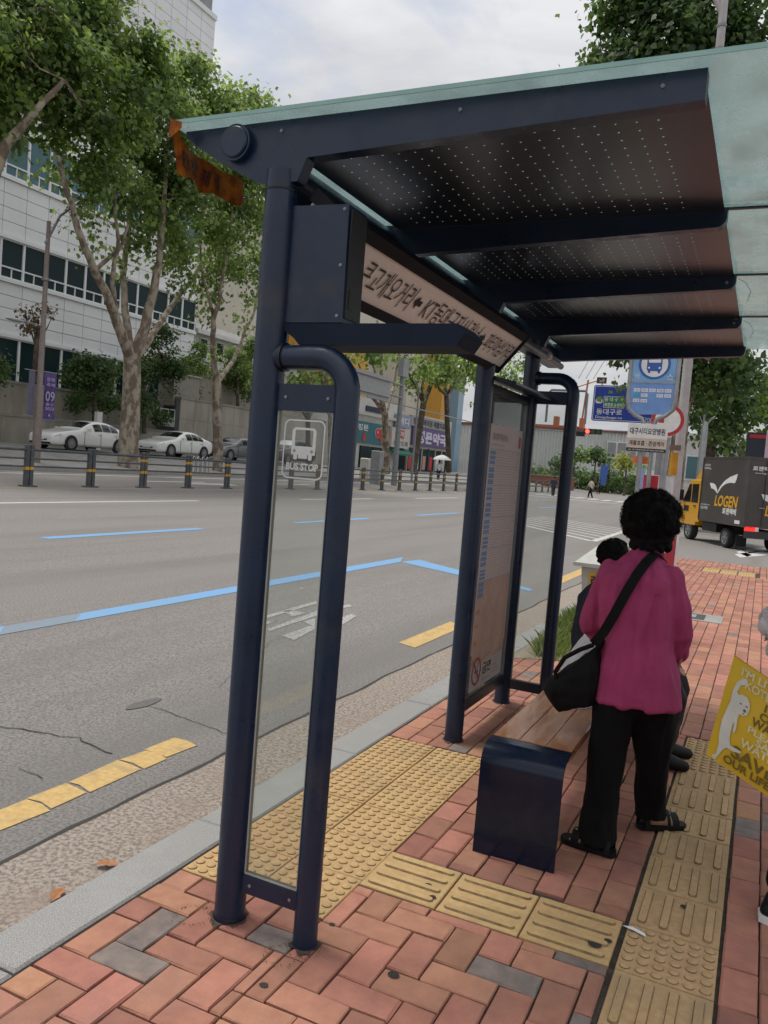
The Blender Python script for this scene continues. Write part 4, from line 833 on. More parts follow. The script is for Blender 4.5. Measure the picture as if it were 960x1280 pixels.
# yellow shopping bag with printing
YB = mat('yellow_bag_fabric', (.66, .44, .02), .5, (.58, .37, .012), 5, bump=.12, bscale=16); WPR = mat('cream_print', (.72, .66, .38), .6); BPR = mat('brown_print', (.17, .11, .01), .6)
yb = thing('shopping_bag', (.3, .66, .75), 'yellow shopping bag with a white bear print hanging from a hand', 'shopping bag')
O_ = Vector((.245, .64, .952)); AX = Vector((.86, -.26, -.33)).normalized(); DN = Vector((-.155, -.02, -.985)).normalized(); UPv = -DN
NB = AX.cross(UPv).normalized(); W_, H_ = .44, .395
b = MB(); nx, ny = 14, 12; vs = []
for dd in (0, 1):
    for i in range(nx+1):
        for j in range(ny+1):
            a, c = i/nx, j/ny; bul = .018*math.sin(math.pi*a)*math.sin(math.pi*c)*(1 if dd == 0 else -1)+.005*noise.noise(Vector((a*5, c*5, dd)))
            th = -(.0 if dd == 0 else .10*min(1, c*1.3)+.01)
            p = O_+AX*a*W_+DN*(c*H_+.012*math.sin(a*math.pi)*(1-c))+NB*(bul+th); vs.append(p)
n1_ = (nx+1)*(ny+1); I_ = lambda d, i, j: d*n1_+i*(ny+1)+j; fs = []
for d in (0, 1):
    for i in range(nx):
        for j in range(ny): q = (I_(d, i, j), I_(d, i, j+1), I_(d, i+1, j+1), I_(d, i+1, j)); fs.append(q if d == 0 else q[::-1])
for j in range(ny): fs += [(I_(0, 0, j), I_(1, 0, j), I_(1, 0, j+1), I_(0, 0, j+1)), (I_(0, nx, j), I_(0, nx, j+1), I_(1, nx, j+1), I_(1, nx, j))]
for i in range(nx): fs.append((I_(0, i, ny), I_(1, i, ny), I_(1, i+1, ny), I_(0, i+1, ny)))
b.add(vs, fs).build('bag_shell', YB, yb)
def bp(a, c, l=.004): bul = .018*math.sin(math.pi*min(1, max(0, a)))*math.sin(math.pi*min(1, max(0, c))); return O_+AX*a*W_+DN*c*H_+NB*(bul+l)
def bagtext(s, a, c, h, w, m): text(s, m, yb, bp(a, c, .003), AX, UPv, h=h, w=w, align='L', bold=.03, lift=.003)
for s, a, c, h, w, m in (("I'M LITTLE", .10, .085, .031, .19, WPR), ("KOTEIRE", .16, .18, .031, .15, WPR), ("I LOVE", .36, .275, .030, .13, BPR), ("CLEAN", .34, .36, .030, .125, BPR), ("WATER", .29, .445, .033, .145, BPR), ("PLEASE", .28, .53, .026, .14, WPR), ("SAVE", .37, .60, .026, .10, WPR), ("WATER", .25, .68, .032, .155, WPR), ("SAVE", .20, .805, .048, .165, BPR), ("OUR LIFE!", .15, .915, .030, .19, BPR)): bagtext(s, a, c, h, w, m)
BEAR = [(.30, .13), (.335, .15), (.33, .18), (.255, .215), (.235, .29), (.27, .30), (.32, .28), (.39, .28), (.44, .32), (.46, .37), (.445, .43), (.40, .455), (.345, .46), (.345, .52), (.36, .60), (.35, .655), (.325, .64), (.315, .55), (.30, .60), (.31, .72), (.345, .775), (.50, .765), (.505, .785), (.40, .81), (.30, .815), (.26, .86), (.225, .93), (.20, .985), (.145, .98), (.15, .955), (.19, .93), (.19, .83), (.155, .72), (.145, .60), (.165, .48), (.185, .40), (.175, .30), (.195, .21), (.245, .155)]
t_ = MB(); t_.add([bp(a*.62-.035, c, .0055) for a, c in BEAR], [tuple(range(len(BEAR)-1, -1, -1))]); o = t_.build('bear_print', mat('white_bear_print', (.66, .66, .60), .6), yb, smooth=False)
t_ = MB()
for a, c, w, h in ((.325, .365, .018, .006), (.41, .36, .018, .006), (.40, .405, .022, .014), (.395, .435, .012, .006)): t_.add([bp((a+w*math.cos(t))*.62-.035, c+h*math.sin(t), .0065) for t in [k*.6283 for k in range(10)]], [tuple(range(9, -1, -1))])
t_.build('bear_face', BPR, o)
BSTR = mat('black_webbing', (.02, .02, .02), .8)
strap(MB(), [bp(.42, .09, .006), bp(.45, 0, .006), (.395, .60, 1.04), (.41, .62, 1.09)], .028, (0, -1, .2), .002).build('bag_handle', BSTR, yb); strap(MB(), [bp(.62, .1, .006), bp(.60, 0, .006), (.42, .60, 1.03), (.41, .62, 1.09)], .028, (0, -1, .2), .002).build('bag_handle', BSTR, yb)
# crumpled white bag held with it
wb = thing('carrier_bag', (.38, .68, 1.1), 'crumpled white plastic bag bunched in the hand above the yellow bag', 'plastic bag'); b = MB(); b.ell((.375, .66, 1.095), (.062, .06, .075), 20, 14); b.ell((.40, .68, 1.13), (.05, .05, .05)); b.ell((.385, .64, 1.03), (.04, .04, .06)); blob('bag_film', PLA, wb, b, .006, 1, fold=(.02, 28, 24))

# ------------------------------------------------------------------ pavement furniture close to the shelter
sb = thing('salt_box', (-1.05, 5.6, 0), 'pale grey grit box with peaked lid and yellow notice behind the bench', 'grit box')
GB = mat('grey_fibreglass', (.44, .45, .42), .5, (.39, .4, .37), 3, dirt=(.3, .29, .25), dscale=3)
b = MB(); b.loft([[(-1.24+.03*0+dx_*s0, 5.5-dy_+0, z) for dx_, dy_ in ((0, 0),)] for s0, z in ()]) if False else None
def frus(mb, cx, cy, z0, z1, w0, d0, w1, d1): mb.add([(cx-w0, cy-d0, z0), (cx+w0, cy-d0, z0), (cx+w0, cy+d0, z0), (cx-w0, cy+d0, z0), (cx-w1, cy-d1, z1), (cx+w1, cy-d1, z1), (cx+w1, cy+d1, z1), (cx-w1, cy+d1, z1)], [(3, 2, 1, 0), (4, 5, 6, 7), (0, 1, 5, 4), (1, 2, 6, 5), (2, 3, 7, 6), (3, 0, 4, 7)]); return mb
frus(MB(), -.98, 5.85, 0, .70, .25, .30, .31, .36).build('box_body', GB, sb)
b = MB(); frus(b, -.98, 5.85, .705, .74, .38, .43, .38, .43); frus(b, -.98, 5.85, .741, .93, .37, .42, .18, .16); b.build('lid', GB, sb)
q = Vector((-1.10, 5.503, .49)); n_ = MB().add([q+Vector((x, -.0-.02*(z/.3), z)) for x, z in ((-.11, -.19), (.26, -.19), (.26, .16), (-.11, .16))], [(0, 1, 2, 3)]).build('notice', mat('yellow_notice', (.62, .40, .03), .5), sb)
yt = Vector((0, -.0664, 1)).normalized()
text('레미콘', BLACKP, n_, q+Vector((-.085, -.014, .085)), EX, yt, h=.10, align='L', bold=.03, lift=.004); text('010-', BLACKP, n_, q+Vector((-.085, -.002, -.11)), EX, yt, h=.085, align='L', bold=.03, lift=.004); text('★ 24시', BLACKP, n_, q+Vector((-.075, -.006, -.01)), EX, yt, h=.022, align='L', lift=.004)
rb_ = thing('notice_board', (-.72, 6.2, 0), 'pinkish red standing board with a white rim behind the curly haired woman', 'board')
b = MB(); M = Matrix.Rotation(R(12), 3, 'Z'); b.box((-.66, 6.2, .60), (.34, .03, 1.1), M=M); f_ = b.build('board_panel', mat('red_board', (.50, .045, .075), .45), rb_)
b = MB(); 
for c, d in (((-.66, 6.2, 1.165), (.37, .035, .025)), ((-.66, 6.2, .045), (.37, .035, .02))): b.box(c, d, M=M)
for s_ in (-1, 1): p = Vector((-.66, 6.2, .6))+M @ Vector((s_*.182, 0, 0)); b.box(p, (.022, .035, 1.12), M=M); b.box((p.x, p.y, .02), (.05, .35, .04), M=M)
b.build('board_frame', WHITE, rb_)
b = MB(); o_ = Vector((-.66, 6.2, .75))+M @ Vector((.06, -.018, .18)); ring(b, [(.06*math.cos(k*.35), .06*math.sin(k*.35)) for k in range(18)], [(.052*math.cos(k*.35), .052*math.sin(k*.35)) for k in range(18)], o_, M @ EX, EZ, .002); b.build('board_emblem', WHITEP, rb_)

# ------------------------------------------------------------------ signs, poles and lights along the kerb
bs = thing('bus_stop_sign', (-1.15, 8.2, 0), 'tall blue bus stop sign with a bus emblem in a grey tube frame', 'bus stop sign')
LBL, MBL, DBL = mat('light_blue_panel', (.20, .42, .72), .4), mat('mid_blue_panel', (.17, .32, .66), .4), mat('emblem_blue', (.03, .11, .42), .4)
ys_ = 8.2
pts = [(-1.205, ys_, -.02), (-1.205, ys_, 2.33), (-1.23, ys_, 2.40), (-1.33, ys_, 2.45), (-1.415, ys_, 2.53), (-1.43, ys_, 2.66), (-1.43, ys_, 3.55), (-1.38, ys_, 3.66), (-1.14, ys_, 3.70)]
MB().tube(pts, .028, 12).build('frame_tube', STEEL, bs)
MB().tube([(-2.28-x if i > 0 or True else x, y, z) for i, (x, y, z) in enumerate(pts)], .028, 12).build('frame_tube', STEEL, bs)
u_ = MB().span((-1.405, ys_-.012, 2.875), (-.875, ys_+.012, 3.64)).build('upper_panel', LBL, bs)
MB().prism([(-1.405, 2.855), (-1.405, 2.56), (-1.37, 2.50), (-1.30, 2.465), (-.98, 2.465), (-.91, 2.50), (-.875, 2.56), (-.875, 2.855)], (0, ys_, 0), EX, EZ, .024).build('lower_panel', MBL, bs)
l_ = bs.children[-1]
MB().span((-1.41, ys_-.016, 2.856), (-.87, ys_+.014, 2.874)).build('cross_rail', STEEL, bs)
for z in (2.93, 3.2, 2.6): 
    for s_ in (-1, 1): MB().span((-1.14+s_*.275, ys_-.02, z), (-1.14+s_*.24, ys_+.02, z+.02)).build('clip', STEEL, bs)
cE = Vector((-1.14, ys_-.0135, 3.10)); dY = Vector((0, -1, 0))
def disc(mb, c, r_, l, n=32): mb.add([Vector(c)+EX*r_*math.cos(t)+EZ*r_*math.sin(t)+dY*l for t in [2*math.pi*k/n for k in range(n)]], [tuple(range(n))]); return mb
disc(MB(), cE, .195, 0).build('emblem_disc', WHITEP, u_, smooth=False)
b = MB(); circ = lambda r_, n=36: [(r_*math.cos(2*math.pi*k/n), r_*math.sin(2*math.pi*k/n)) for k in range(n)]
ring(b, circ(.195), circ(.165), cE, EX, EZ, .0015); f2 = lambda poly, l: b.add([cE+EX*x+EZ*z+dY*l for x, z in poly], [tuple(range(len(poly)))])
ring(b, rrect(.185, .20, .02, cy=.02), rrect(.15, .075, .012, cy=.055), cE, EX, EZ, .0015); f2(rrect(.17, .07, .015, 4, 0, -.055), .0017); f2(rrect(.03, .03, .006, 3, -.06, -.10), .0017); f2(rrect(.03, .03, .006, 3, .06, -.10), .0017)
b.build('bus_emblem', DBL, u_, smooth=False)
b = MB()
for s_ in (-1, 1): b.add([cE+EX*(s_*.065+x)+EZ*(-.048+z)+dY*.003 for x, z in circ(.013, 10)], [tuple(range(10))])
b.build('emblem_headlight', WHITEP, u_)
text('버', WHITEP, u_, (-1.345, ys_-.0125, 2.945), EX, EZ, h=.07, lift=.002); text('스', WHITEP, u_, (-.935, ys_-.0125, 2.945), EX, EZ, h=.07, lift=.002)
b = MB()
for r_, cs in ((2.745, (0, 1, 2, 3, 4)), (2.68, (1, 3, 4)), (2.61, (0, 1))):
    for c in cs: b.quad(*[(-1.365+.095*c+x, ys_-.0145, r_+z) for x, z in ((0, 0), (.08, 0), (.08, .042), (0, .042))])
b.build('route_plate', WHITEP, l_, smooth=False)
b = MB(); b.quad(*[(-1.365+x, ys_-.0145, 2.68+z) for x, z in ((0, 0), (.08, 0), (.08, .042), (0, .042))]); b.build('route_plate', mat('cyan_plate', (.05, .35, .5), .4), l_)
for r_, cs in ((2.745, ('101', '401', '651', '708', '814')), (2.68, (None, '937', None, '동구2', '순환')), (2.61, ('518', '618'))):
    for c, s_ in enumerate(cs):
        if s_: text(s_, DBL, l_, (-1.325+.095*c, ys_-.0148, r_+.021), EX, EZ, h=.022, w=.055, lift=.001)
w_ = MB().prism(rrect(.49, .36, .015), (-1.14, ys_-.045, 2.155), EX, EZ, .012).build('ad_panel', WHITE, bs); o_ = Vector((-1.14, ys_-.051, 2.155))
b = MB(); b.add([o_+EX*x+EZ*z+dY*.001 for x, z in ((-.245, -.13), (.245, -.13), (.245, -.005), (-.245, -.005))], [(0, 1, 2, 3)]); b.build('cream_band', mat('cream_band', (.60, .50, .42), .5), w_)
b = MB(); b.add([o_+EX*x+EZ*z+dY*.001 for x, z in ((-.245, -.178), (.245, -.178), (.245, -.132), (-.245, -.132))], [(0, 1, 2, 3)]); b.build('black_band', BLACKP, w_)
text('대구시티요양병원', BLACKP, w_, o_+EZ*.085, EX, EZ, h=.085, w=.43, bold=.015, lift=.003); text('재활호흡 · 존엄케어', BLACKP, w_, o_+EZ*-.068, EX, EZ, h=.065, w=.43, bold=.015, lift=.003); text('HD. 동구화랑로8길 문의053-943-7500', WHITEP, w_, o_+EZ*-.155, EX, EZ, h=.022, w=.44, lift=.003)

tp_ = thing('traffic_sign', (-1.5, 13, 0), 'round white prohibition sign with red rim on a grey pole behind the bus stop sign', 'traffic sign')
MB().tube([(-1.52, 13.1, -.1), (-1.52, 13.1, 4.2)], .085, 16).build('pole', STEELD, tp_)
cR = Vector((-1.44, 12.93, 2.76)); d_ = MB().lathe([(.29, 0), (.29, .012)], cR, 32, Matrix(((1, 0, 0), (0, 0, -1), (0, 1, 0)))).build('sign_disc', WHITE, tp_)
b = MB(); ring(b, circ(.288), circ(.225), cR, EX, EZ, .0145); b.build('red_ring', mat('sign_red', (.45, .025, .03), .4), d_)
b = MB(); b.add([cR+EX*x+EZ*z+dY*.0145 for x, z in ((-.16, -.05), (-.06, -.05), (-.06, .06), (-.16, .06))], [(0, 1, 2, 3)]); b.build('red_block', bpy.data.materials['sign_red'], d_)
MB().span((-1.36, 12.9, 2.22), (-1.16, 12.92, 2.32)).build('sub_plate', mat('brown_plate', (.16, .10, .07), .5), tp_)
for (x, y, z1, r_, nm, lb) in ((-1.95, 29.5, 4.05, .13, 'utility_pole', 'pale steel pole with wire stubs on top beside the dark tree trunk'), (-1.15, 33.0, 2.7, .14, 'utility_pole', 'short pale pole with a pointed top above the delivery truck'), (-.98, 8.9, 2.2, .045, 'sign_pole', 'thin grey pole close behind the bus stop sign legs')):
    p = thing(nm, (x, y, -.1), lb, 'pole'); MB().tube([(x, y, -.2), (x, y, z1-.3), (x+.02, y, z1)], [r_, r_*.95, r_*.6], 14).build('shaft', STEEL, p)
    if nm == 'utility_pole' and z1 > 3:
        for k in range(6): a = random.uniform(-1.2, 1.2); MB().tube([(x, y, z1-.25), (x+.25*math.sin(a), y, z1+.1), (x+.4*math.sin(a)+.06, y, z1+.28*math.cos(a))], .014, 5).build('wire_stub', STEEL, p)
# things tied to the poles behind the woman's head: little posters and bags
for u, v, w, h, m, lb, nm in ((801, 575, .22, .10, mat('orange_print', (.55, .14, .03), .5), 'orange leaflet taped on the pole under the white hospital panel', 'leaflet'), (813, 606, .20, .26, mat('red_leaflet', (.5, .02, .04), .5), 'red leaflet taped low on the pole above the curly hair', 'leaflet'), (829, 606, .36, .34, mat('pale_leaflet', (.55, .56, .57), .5), 'pale paper notice taped on the thick grey pole', 'leaflet'), (842, 580, .14, .42, mat('amber_cloth', (.6, .3, .02), .7), 'amber cloth strip hanging beside the tree trunk', 'cloth')):
    p = at_y(u, v, 9.05 if u < 825 else 12.99); t_ = thing(nm, p, lb, nm)
    k = MB(); n = 6
    for i in range(n): a0, a1 = (i/n-.5)*w, ((i+1)/n-.5)*w; k.add([p+EX*a0+EZ*-h/2+dY*.03*math.sin(i*1.1), p+EX*a1+EZ*-h/2+dY*.03*math.sin(i*1.1+1.1), p+EX*a1+EZ*h/2+dY*.02*math.sin(i+1), p+EX*a0+EZ*h/2+dY*.02*math.sin(i)], [(0, 1, 2, 3)])
    k.build('sheet', m, t_)
lp = thing('street_lamp', (-1.36, 15, 0), 'pale street lamp post rising behind the glass roof at the upper right', 'street lamp')
MB().tube([(-1.38, 15, -.02), (-1.40, 15, 9), (-1.42, 15, 13.2)], [.10, .085, .07], 16).build('post', mat('pale_pink_paint', (.43, .40, .40), .5), lp)
MB().tube([(-1.42, 15, 11.0), (-1.75, 15, 11.7), (-2.6, 15, 12.6), (-3.6, 15, 12.9)], [.06, .055, .05, .045], 12).build('arm', bpy.data.materials['pale_pink_paint'], lp)
MB().ell((-4.0, 15, 12.92), (.45, .16, .09)).build('lamp_head', GREY, lp)
for z in (10.3, 10.75): MB().lathe([(.095, 0), (.095, .05)], (-1.41, 15, z), 16).build('clamp', STEELD, lp)

rs = thing('direction_sign', (-5.5, 45, 6), 'blue overhead direction sign with a green station panel and white lettering', 'direction sign')
RB = mat('road_sign_blue', (.008, .045, .38), .4); RG = mat('road_sign_green', (.01, .22, .10), .4)
p_ = MB().prism(rrect(4.2, 2.05, .12), (-7.1, 45, 6.02), EX, EZ, .08).build('sign_panel', RB, rs); o_ = Vector((-7.1, 44.958, 6.02))
b = MB(); ring(b, rrect(4.1, 1.95, .1), rrect(4.03, 1.88, .09), o_, EX, EZ, .003); b.build('border', WHITEP, p_)
b = MB(); b.add([o_+EX*(-.93+x)+EZ*(.08+z)+dY*.003 for x, z in rrect(1.12, .66, .04)], [tuple(range(28))]); b.build('green_panel', RG, p_)
b = MB(); ring(b, rrect(1.12, .66, .04, cx=-.93, cy=.08), rrect(1.07, .61, .03, cx=-.93, cy=.08), o_, EX, EZ, .005); b.add([o_+EX*(-1.75+x)+EZ*(.12+z)+dY*.003 for x, z in rrect(.40, .28, .12)], [tuple(range(28))]); b.build('panel_border', WHITEP, p_)
text('동 대 구 역', WHITEP, p_, o_+EX*-.93+EZ*.23, EX, EZ, h=.24, w=1.0, bold=.02, lift=.008); text('복합환승센터', WHITEP, p_, o_+EX*-.93+EZ*-.08, EX, EZ, h=.22, w=1.0, bold=.02, lift=.008)
text('동대구로', WHITEP, p_, o_+EX*-1.12+EZ*-.48, EX, EZ, h=.34, w=1.45, bold=.02, lift=.006); text('Dongdaegu-ro', WHITEP, p_, o_+EX*-1.12+EZ*-.82, EX, EZ, h=.19, w=1.5, bold=.01, lift=.006); text('700m', WHITEP, p_, o_+EX*1.2+EZ*-.82, EX, EZ, h=.22, lift=.006)
b = MB(); b.add([o_+EX*x+EZ*z+dY*.004 for x, z in ((-.05, -.45), (.15, -.32), (1.6, -.32), (1.6, -.5), (.15, -.55))], [(4, 3, 2, 1, 0)][::-1]); b.build('route_arrow', WHITEP, p_)
MB().tube([(-2.75, 45.2, -.1), (-2.75, 45.2, 7.2)], [.16, .12], 14).build('mast', STEELD, rs)
for z in (5.6, 6.5): MB().tube([(-2.75, 45.2, z), (-9.0, 45.15, z)], .06, 10).build('mast_arm', STEELD, rs)
bwn = MB().span((-9.1, 45.0, 7.15), (-8.55, 45.08, 7.5)).build('brown_sign', mat('brown_sign', (.10, .035, .02), .5), rs); text('↘8', WHITEP, bwn, (-8.82, 44.99, 7.32), EX, EZ, h=.2, lift=.01)
MB().tube([(-8.8, 45.15, 6.5), (-8.8, 45.1, 7.4)], .03, 8).build('bracket', STEELD, rs)
def signal(x0, y, z, arm_to, back, lb):
    t_ = thing('traffic_light', (arm_to, y, -.1), lb, 'traffic light')
    MB().tube([(arm_to, y, -.1), (arm_to, y, z+.6)], .1, 12).build('mast', STEELD, t_); MB().tube([(arm_to, y, z+.25), (x0+.3, y, z+.12)], [.07, .035], 8).build('mast_arm', STEELD, t_)
    h_ = MB().span((x0, y-.12, z-.2), (x0+1.3, y+.1, z+.2)).build('signal_head', DARK, t_)
    for k, c in enumerate(((.9, .03, .02), (.10, .07, .01), (.01, .08, .04))):
        if back: continue
        m = glow('red_signal_lens', c, 5) if k == 0 else mat('dark_signal_lens', c, .3)
        e = disc(MB(), (x0+.24+.41*k, y-.125, z), .16, 0, 20); e.build('lens', m, h_, smooth=False); MB().tube([(x0+.24+.41*k+.17*math.cos(t), y-.14-.12, z+.17*math.sin(t)) for t in (0, .8, 1.57, 2.3, 3.14)], .02, 5).build('visor', DARK, h_)
signal(-12.6, 60, 5.25, -3.4, False, 'horizontal traffic light showing red on a mast arm')
signal(-15.1, 66, 5.35, -21.8, True, 'dark traffic light head seen from behind, left of the red one')

# ------------------------------------------------------------------ delivery truck on the side road
tk = thing('delivery_truck', (0, 0, 0), 'yellow cab delivery truck with dark grey cargo box lettered LOGEN on the side road', 'truck')
TBOX = mat('dark_grey_box', (.062, .054, .051), .45, (.054, .047, .045), 1.5, bump=.04, bscale=6, dirt=(.085, .078, .073), dscale=1.5); TYEL = mat('yellow_cab_paint', (.66, .33, .008), .3, (.6, .29, .006), 2, coat=.4)
PLT = mat('dark_glass', (.012, .014, .016), .08); PY = mat('yellow_plate', (.6, .38, .02), .5); TLR = glow('tail_light_red', (.75, .02, .015), .9)
bx = MB().span((-1.2, -.85, .70), (1.72, .85, 2.66)).build('cargo_box', TBOX, tk)
for (a, c) in (((-1.215, -.86, 2.62), (1.735, .86, 2.675)), ((-1.215, -.86, .69), (1.735, .86, .745))): MB().span(a, c).build('box_rail', TBOX, bx)
for x in (-1.2, 1.72):
    for y in (-.85, .85): MB().span((x-.02, y-.02, .745), (x+.02, y+.02, 2.62)).build('corner_post', TBOX, bx)
MB().span((-1.212, -.006, .76), (-1.2, .006, 2.61)).build('door_gap', DARK, bx)
for y in (-.35, .35): MB().tube([(-1.225, y, .76), (-1.225, y, 2.6)], .014, 6).build('lock_rod', TBOX, bx); MB().span((-1.25, y-.02, 1.25), (-1.22, y+.14, 1.28)).build('door_handle', STEELD, bx)
for z in (.95, 1.7, 2.4):
    for y in (-.83, .83): MB().span((-1.225, y-.06, z), (-1.2, y+.02, z+.06)).build('hinge', TBOX, bx)
sL = Vector((-1, 0, 0)); sy_ = .8505                # the left flank reads from the cab to the rear
def flank(fr, z): return Vector((1.72-fr*2.92, sy_, z))
BIRD = [(.0, .62), (.08, .64), (.22, .60), (.33, .38), (.40, .0), (.52, .35), (.72, .72), (1.0, 1.0), (.96, .62), (.80, .55), (.62, .42), (.50, .22), (.42, -.02), (.38, -.04), (.30, .20), (.20, .36), (.08, .38)]
BIRD = [(.0, .50), (.16, .48), (.24, .40), (.31, .20), (.335, .05), (.40, .32), (.55, .62), (.74, .84), (1.0, 1.0), (.975, .74), (.93, .55), (.78, .56), (.62, .50), (.48, .34), (.36, .03), (.33, -.02), (.26, .10), (.16, .20), (.08, .22)]
b = MB(); b.add([flank(.19, 1.58)+sL*(x*1.72)+EZ*(z*.60)+Vector((0, .004, 0)) for x, z in BIRD], [tuple(range(len(BIRD)-1, -1, -1))][::-1]); b.build('bird_logo', WHITEP, bx, smooth=False)
LOGY = mat('logo_yellow', (.72, .38, .01), .5)
text('LOGEN', LOGY, bx, flank(.59, 1.36), sL, EZ, h=.34, w=1.45, bold=.03, lift=.004, shear=.15); text('로젠택배', WHITEP, bx, flank(.68, 1.08), sL, EZ, h=.19, w=.85, bold=.03, lift=.004)
text('www.ilogen.com', WHITEP, bx, flank(.13, 1.20), sL, EZ, h=.07, w=.62, lift=.004); text('1588-9988', WHITEP, bx, flank(.11, 1.10), sL, EZ, h=.09, w=.50, lift=.004); text('최대적재량', WHITEP, bx, flank(.10, 2.42), sL, EZ, h=.08, w=.4, lift=.004); text('1000kg', WHITEP, bx, flank(.11, 2.32), sL, EZ, h=.08, w=.45, lift=.004)
MB().span((-.95, .851, .76), (-.65, .856, .86)).build('white_label', WHITEP, bx)
rL = Vector((0, -1, 0)); text('로젠택배', WHITEP, bx, (-1.2155, .46, 2.36), rL, EZ, h=.13, w=.62, bold=.03, lift=.004); text('www.ilogen.com', WHITEP, bx, (-1.2155, .42, 2.23), rL, EZ, h=.06, w=.55, lift=.004)
b = MB(); b.add([Vector((-1.219, .45, 1.35))+rL*(x*1.1)+EZ*(z*.62) for x, z in BIRD], [tuple(range(len(BIRD)))]); b.build('bird_logo', WHITEP, bx, smooth=False); text('LOGEN', LOGY, bx, (-1.2155, -.2, 1.2), rL, EZ, h=.30, w=1.0, bold=.03, lift=.004, shear=.15)
MB().span((-1.24, -.15, 2.64), (-1.20, .15, 2.72)).build('marker_light', TLR, bx)
cabp = [(1.80, .62), (2.02, .62), (2.06, .50), (2.98, .50), (3.28, .46), (3.36, .72), (3.34, 1.05), (3.20, 1.28), (2.72, 1.88), (2.55, 1.96), (1.80, 1.98)]
def cabx(y): return [(x, z) for x, z in cabp]
b = MB(); rings_ = [[(x-(.05 if abs(y) > .7 else 0)*(x > 3), y, z if abs(y) < .79 or z < 1.2 else z-.04) for x, z in cabp] for y in (-.80, -.74, 0, .74, .80)]
b.loft(rings_); cab_ = b.build('cab', TYEL, tk)
MB().prism([(1.98, 1.22), (3.10, 1.22), (2.70, 1.80), (2.0, 1.82)], (0, .803, 0), EX, EZ, .012).build('side_window', PLT, cab_); MB().prism([(1.98, 1.22), (3.10, 1.22), (2.70, 1.80), (2.0, 1.82)], (0, -.803, 0), EX, EZ, .012).build('side_window', PLT, cab_)
MB().add([(3.225, -.72, 1.27), (3.225, .72, 1.27), (2.76, .68, 1.86), (2.76, -.68, 1.86)], [(0, 1, 2, 3)]).build('windshield', PLT, cab_)
MB().span((2.46, .80, 1.22), (2.50, .812, 1.82)).build('window_pillar', TYEL, cab_)
MB().span((2.10, .805, 1.10), (2.26, .825, 1.13)).build('door_handle', DARK, cab_); MB().span((2.62, .806, .92), (2.98, .81, 1.10)).build('door_emblem', DARK, cab_)
MB().prism([(1.78, 1.99), (2.50, 1.99), (2.0, 2.42), (1.78, 2.46)], (0, 0, 0), EX, EZ, 1.4).build('roof_fairing', TYEL, cab_)
MB().span((3.0, .84, 1.25), (3.08, 1.02, 1.6)).build('mirror', DARK, cab_); MB().span((3.30, -.8, .42), (3.42, .8, .62)).build('front_bumper', DARK, tk)
MB().span((-1.15, -.42, .42), (3.0, .42, .62)).build('chassis', DARK, tk); MB().span((.55, .55, .40), (1.5, .80, .66)).build('side_tank', DARK, tk); MB().span((-1.28, -.82, .40), (-1.18, .82, .60)).build('rear_bumper', mat('bumper_paint', (.03, .03, .032), .5), tk)
def wheel(par, x, y, r_, w, m=RUBBER, rimm=STEEL, spokes=6, side=1, flare=0):
    M = Matrix(((1, 0, 0), (0, 0, -side), (0, 1, 0)))  # local z runs outwards along y*side
    M = Matrix(((1, 0, 0), (0, 0, side), (0, 1, 0)))
    t = MB().lathe([(r_*.62, -w/2), (r_*.9, -w/2), (r_, -w*.3), (r_, w*.3), (r_*.92, w/2), (r_*.66, w/2), (r_*.6, w*.18)], (x, y, r_), 24, M).build('wheel', m, par)
    b = MB(); b.lathe([(r_*.64, w*.30), (r_*.65, w*.47), (r_*.58, w*.47), (r_*.55, w*.33)], (x, y, r_), 24, M)
    for k in range(spokes):
        a = 2*math.pi*k/spokes; c_, s_ = math.cos(a), math.sin(a); q = Vector((x+c_*r_*.32, y+side*w*.41, r_+s_*r_*.32)); Q = Matrix(((c_, 0, -s_), (0, 1, 0), (s_, 0, c_))); b.box(q, (r_*.5, w*.08, r_*.16), M=Q)
    b.lathe([(r_*.15, w*.3), (r_*.14, w*.48)], (x, y, r_), 12, M); b.build('rim', rimm, t); MB().lathe([(r_*.63, w*.28), (r_*.60, w*.29)], (x, y, r_), 20, M).build('brake_disc', DARK, t)
    return t
for x, r_ in ((0, .30), (2.55, .33)):
    for s_ in (-1, 1): wheel(tk, x, s_*.68, r_, .22, side=s_)
for s_ in (-1, 1):
    l_ = MB().span((-1.215, .42*s_, .60), (-1.19, .82*s_, .72)).build('tail_light', TLR, tk); MB().span((-1.221, .42*s_, .61), (-1.216, .52*s_, .71)).build('reverse_light', WHITEP, l_)
p_ = MB().span((-1.30, -.38, .44), (-1.285, .02, .62)).build('number_plate', PY, tk); text('대구 86배', BLACKP, p_, (-1.30, -.18, .585), rL, EZ, h=.05, w=.25, lift=.003); text('1234', BLACKP, p_, (-1.30, -.18, .51), rL, EZ, h=.07, w=.28, lift=.003) if False else None
for y in (-.55, .55): MB().span((-.55, y-.16, .1), (-.53, y+.16, .42)).build('mud_flap', RUBBER, tk)
tk.location = (.03, 23.56, -.1); tk.rotation_euler = (0, 0, R(118))

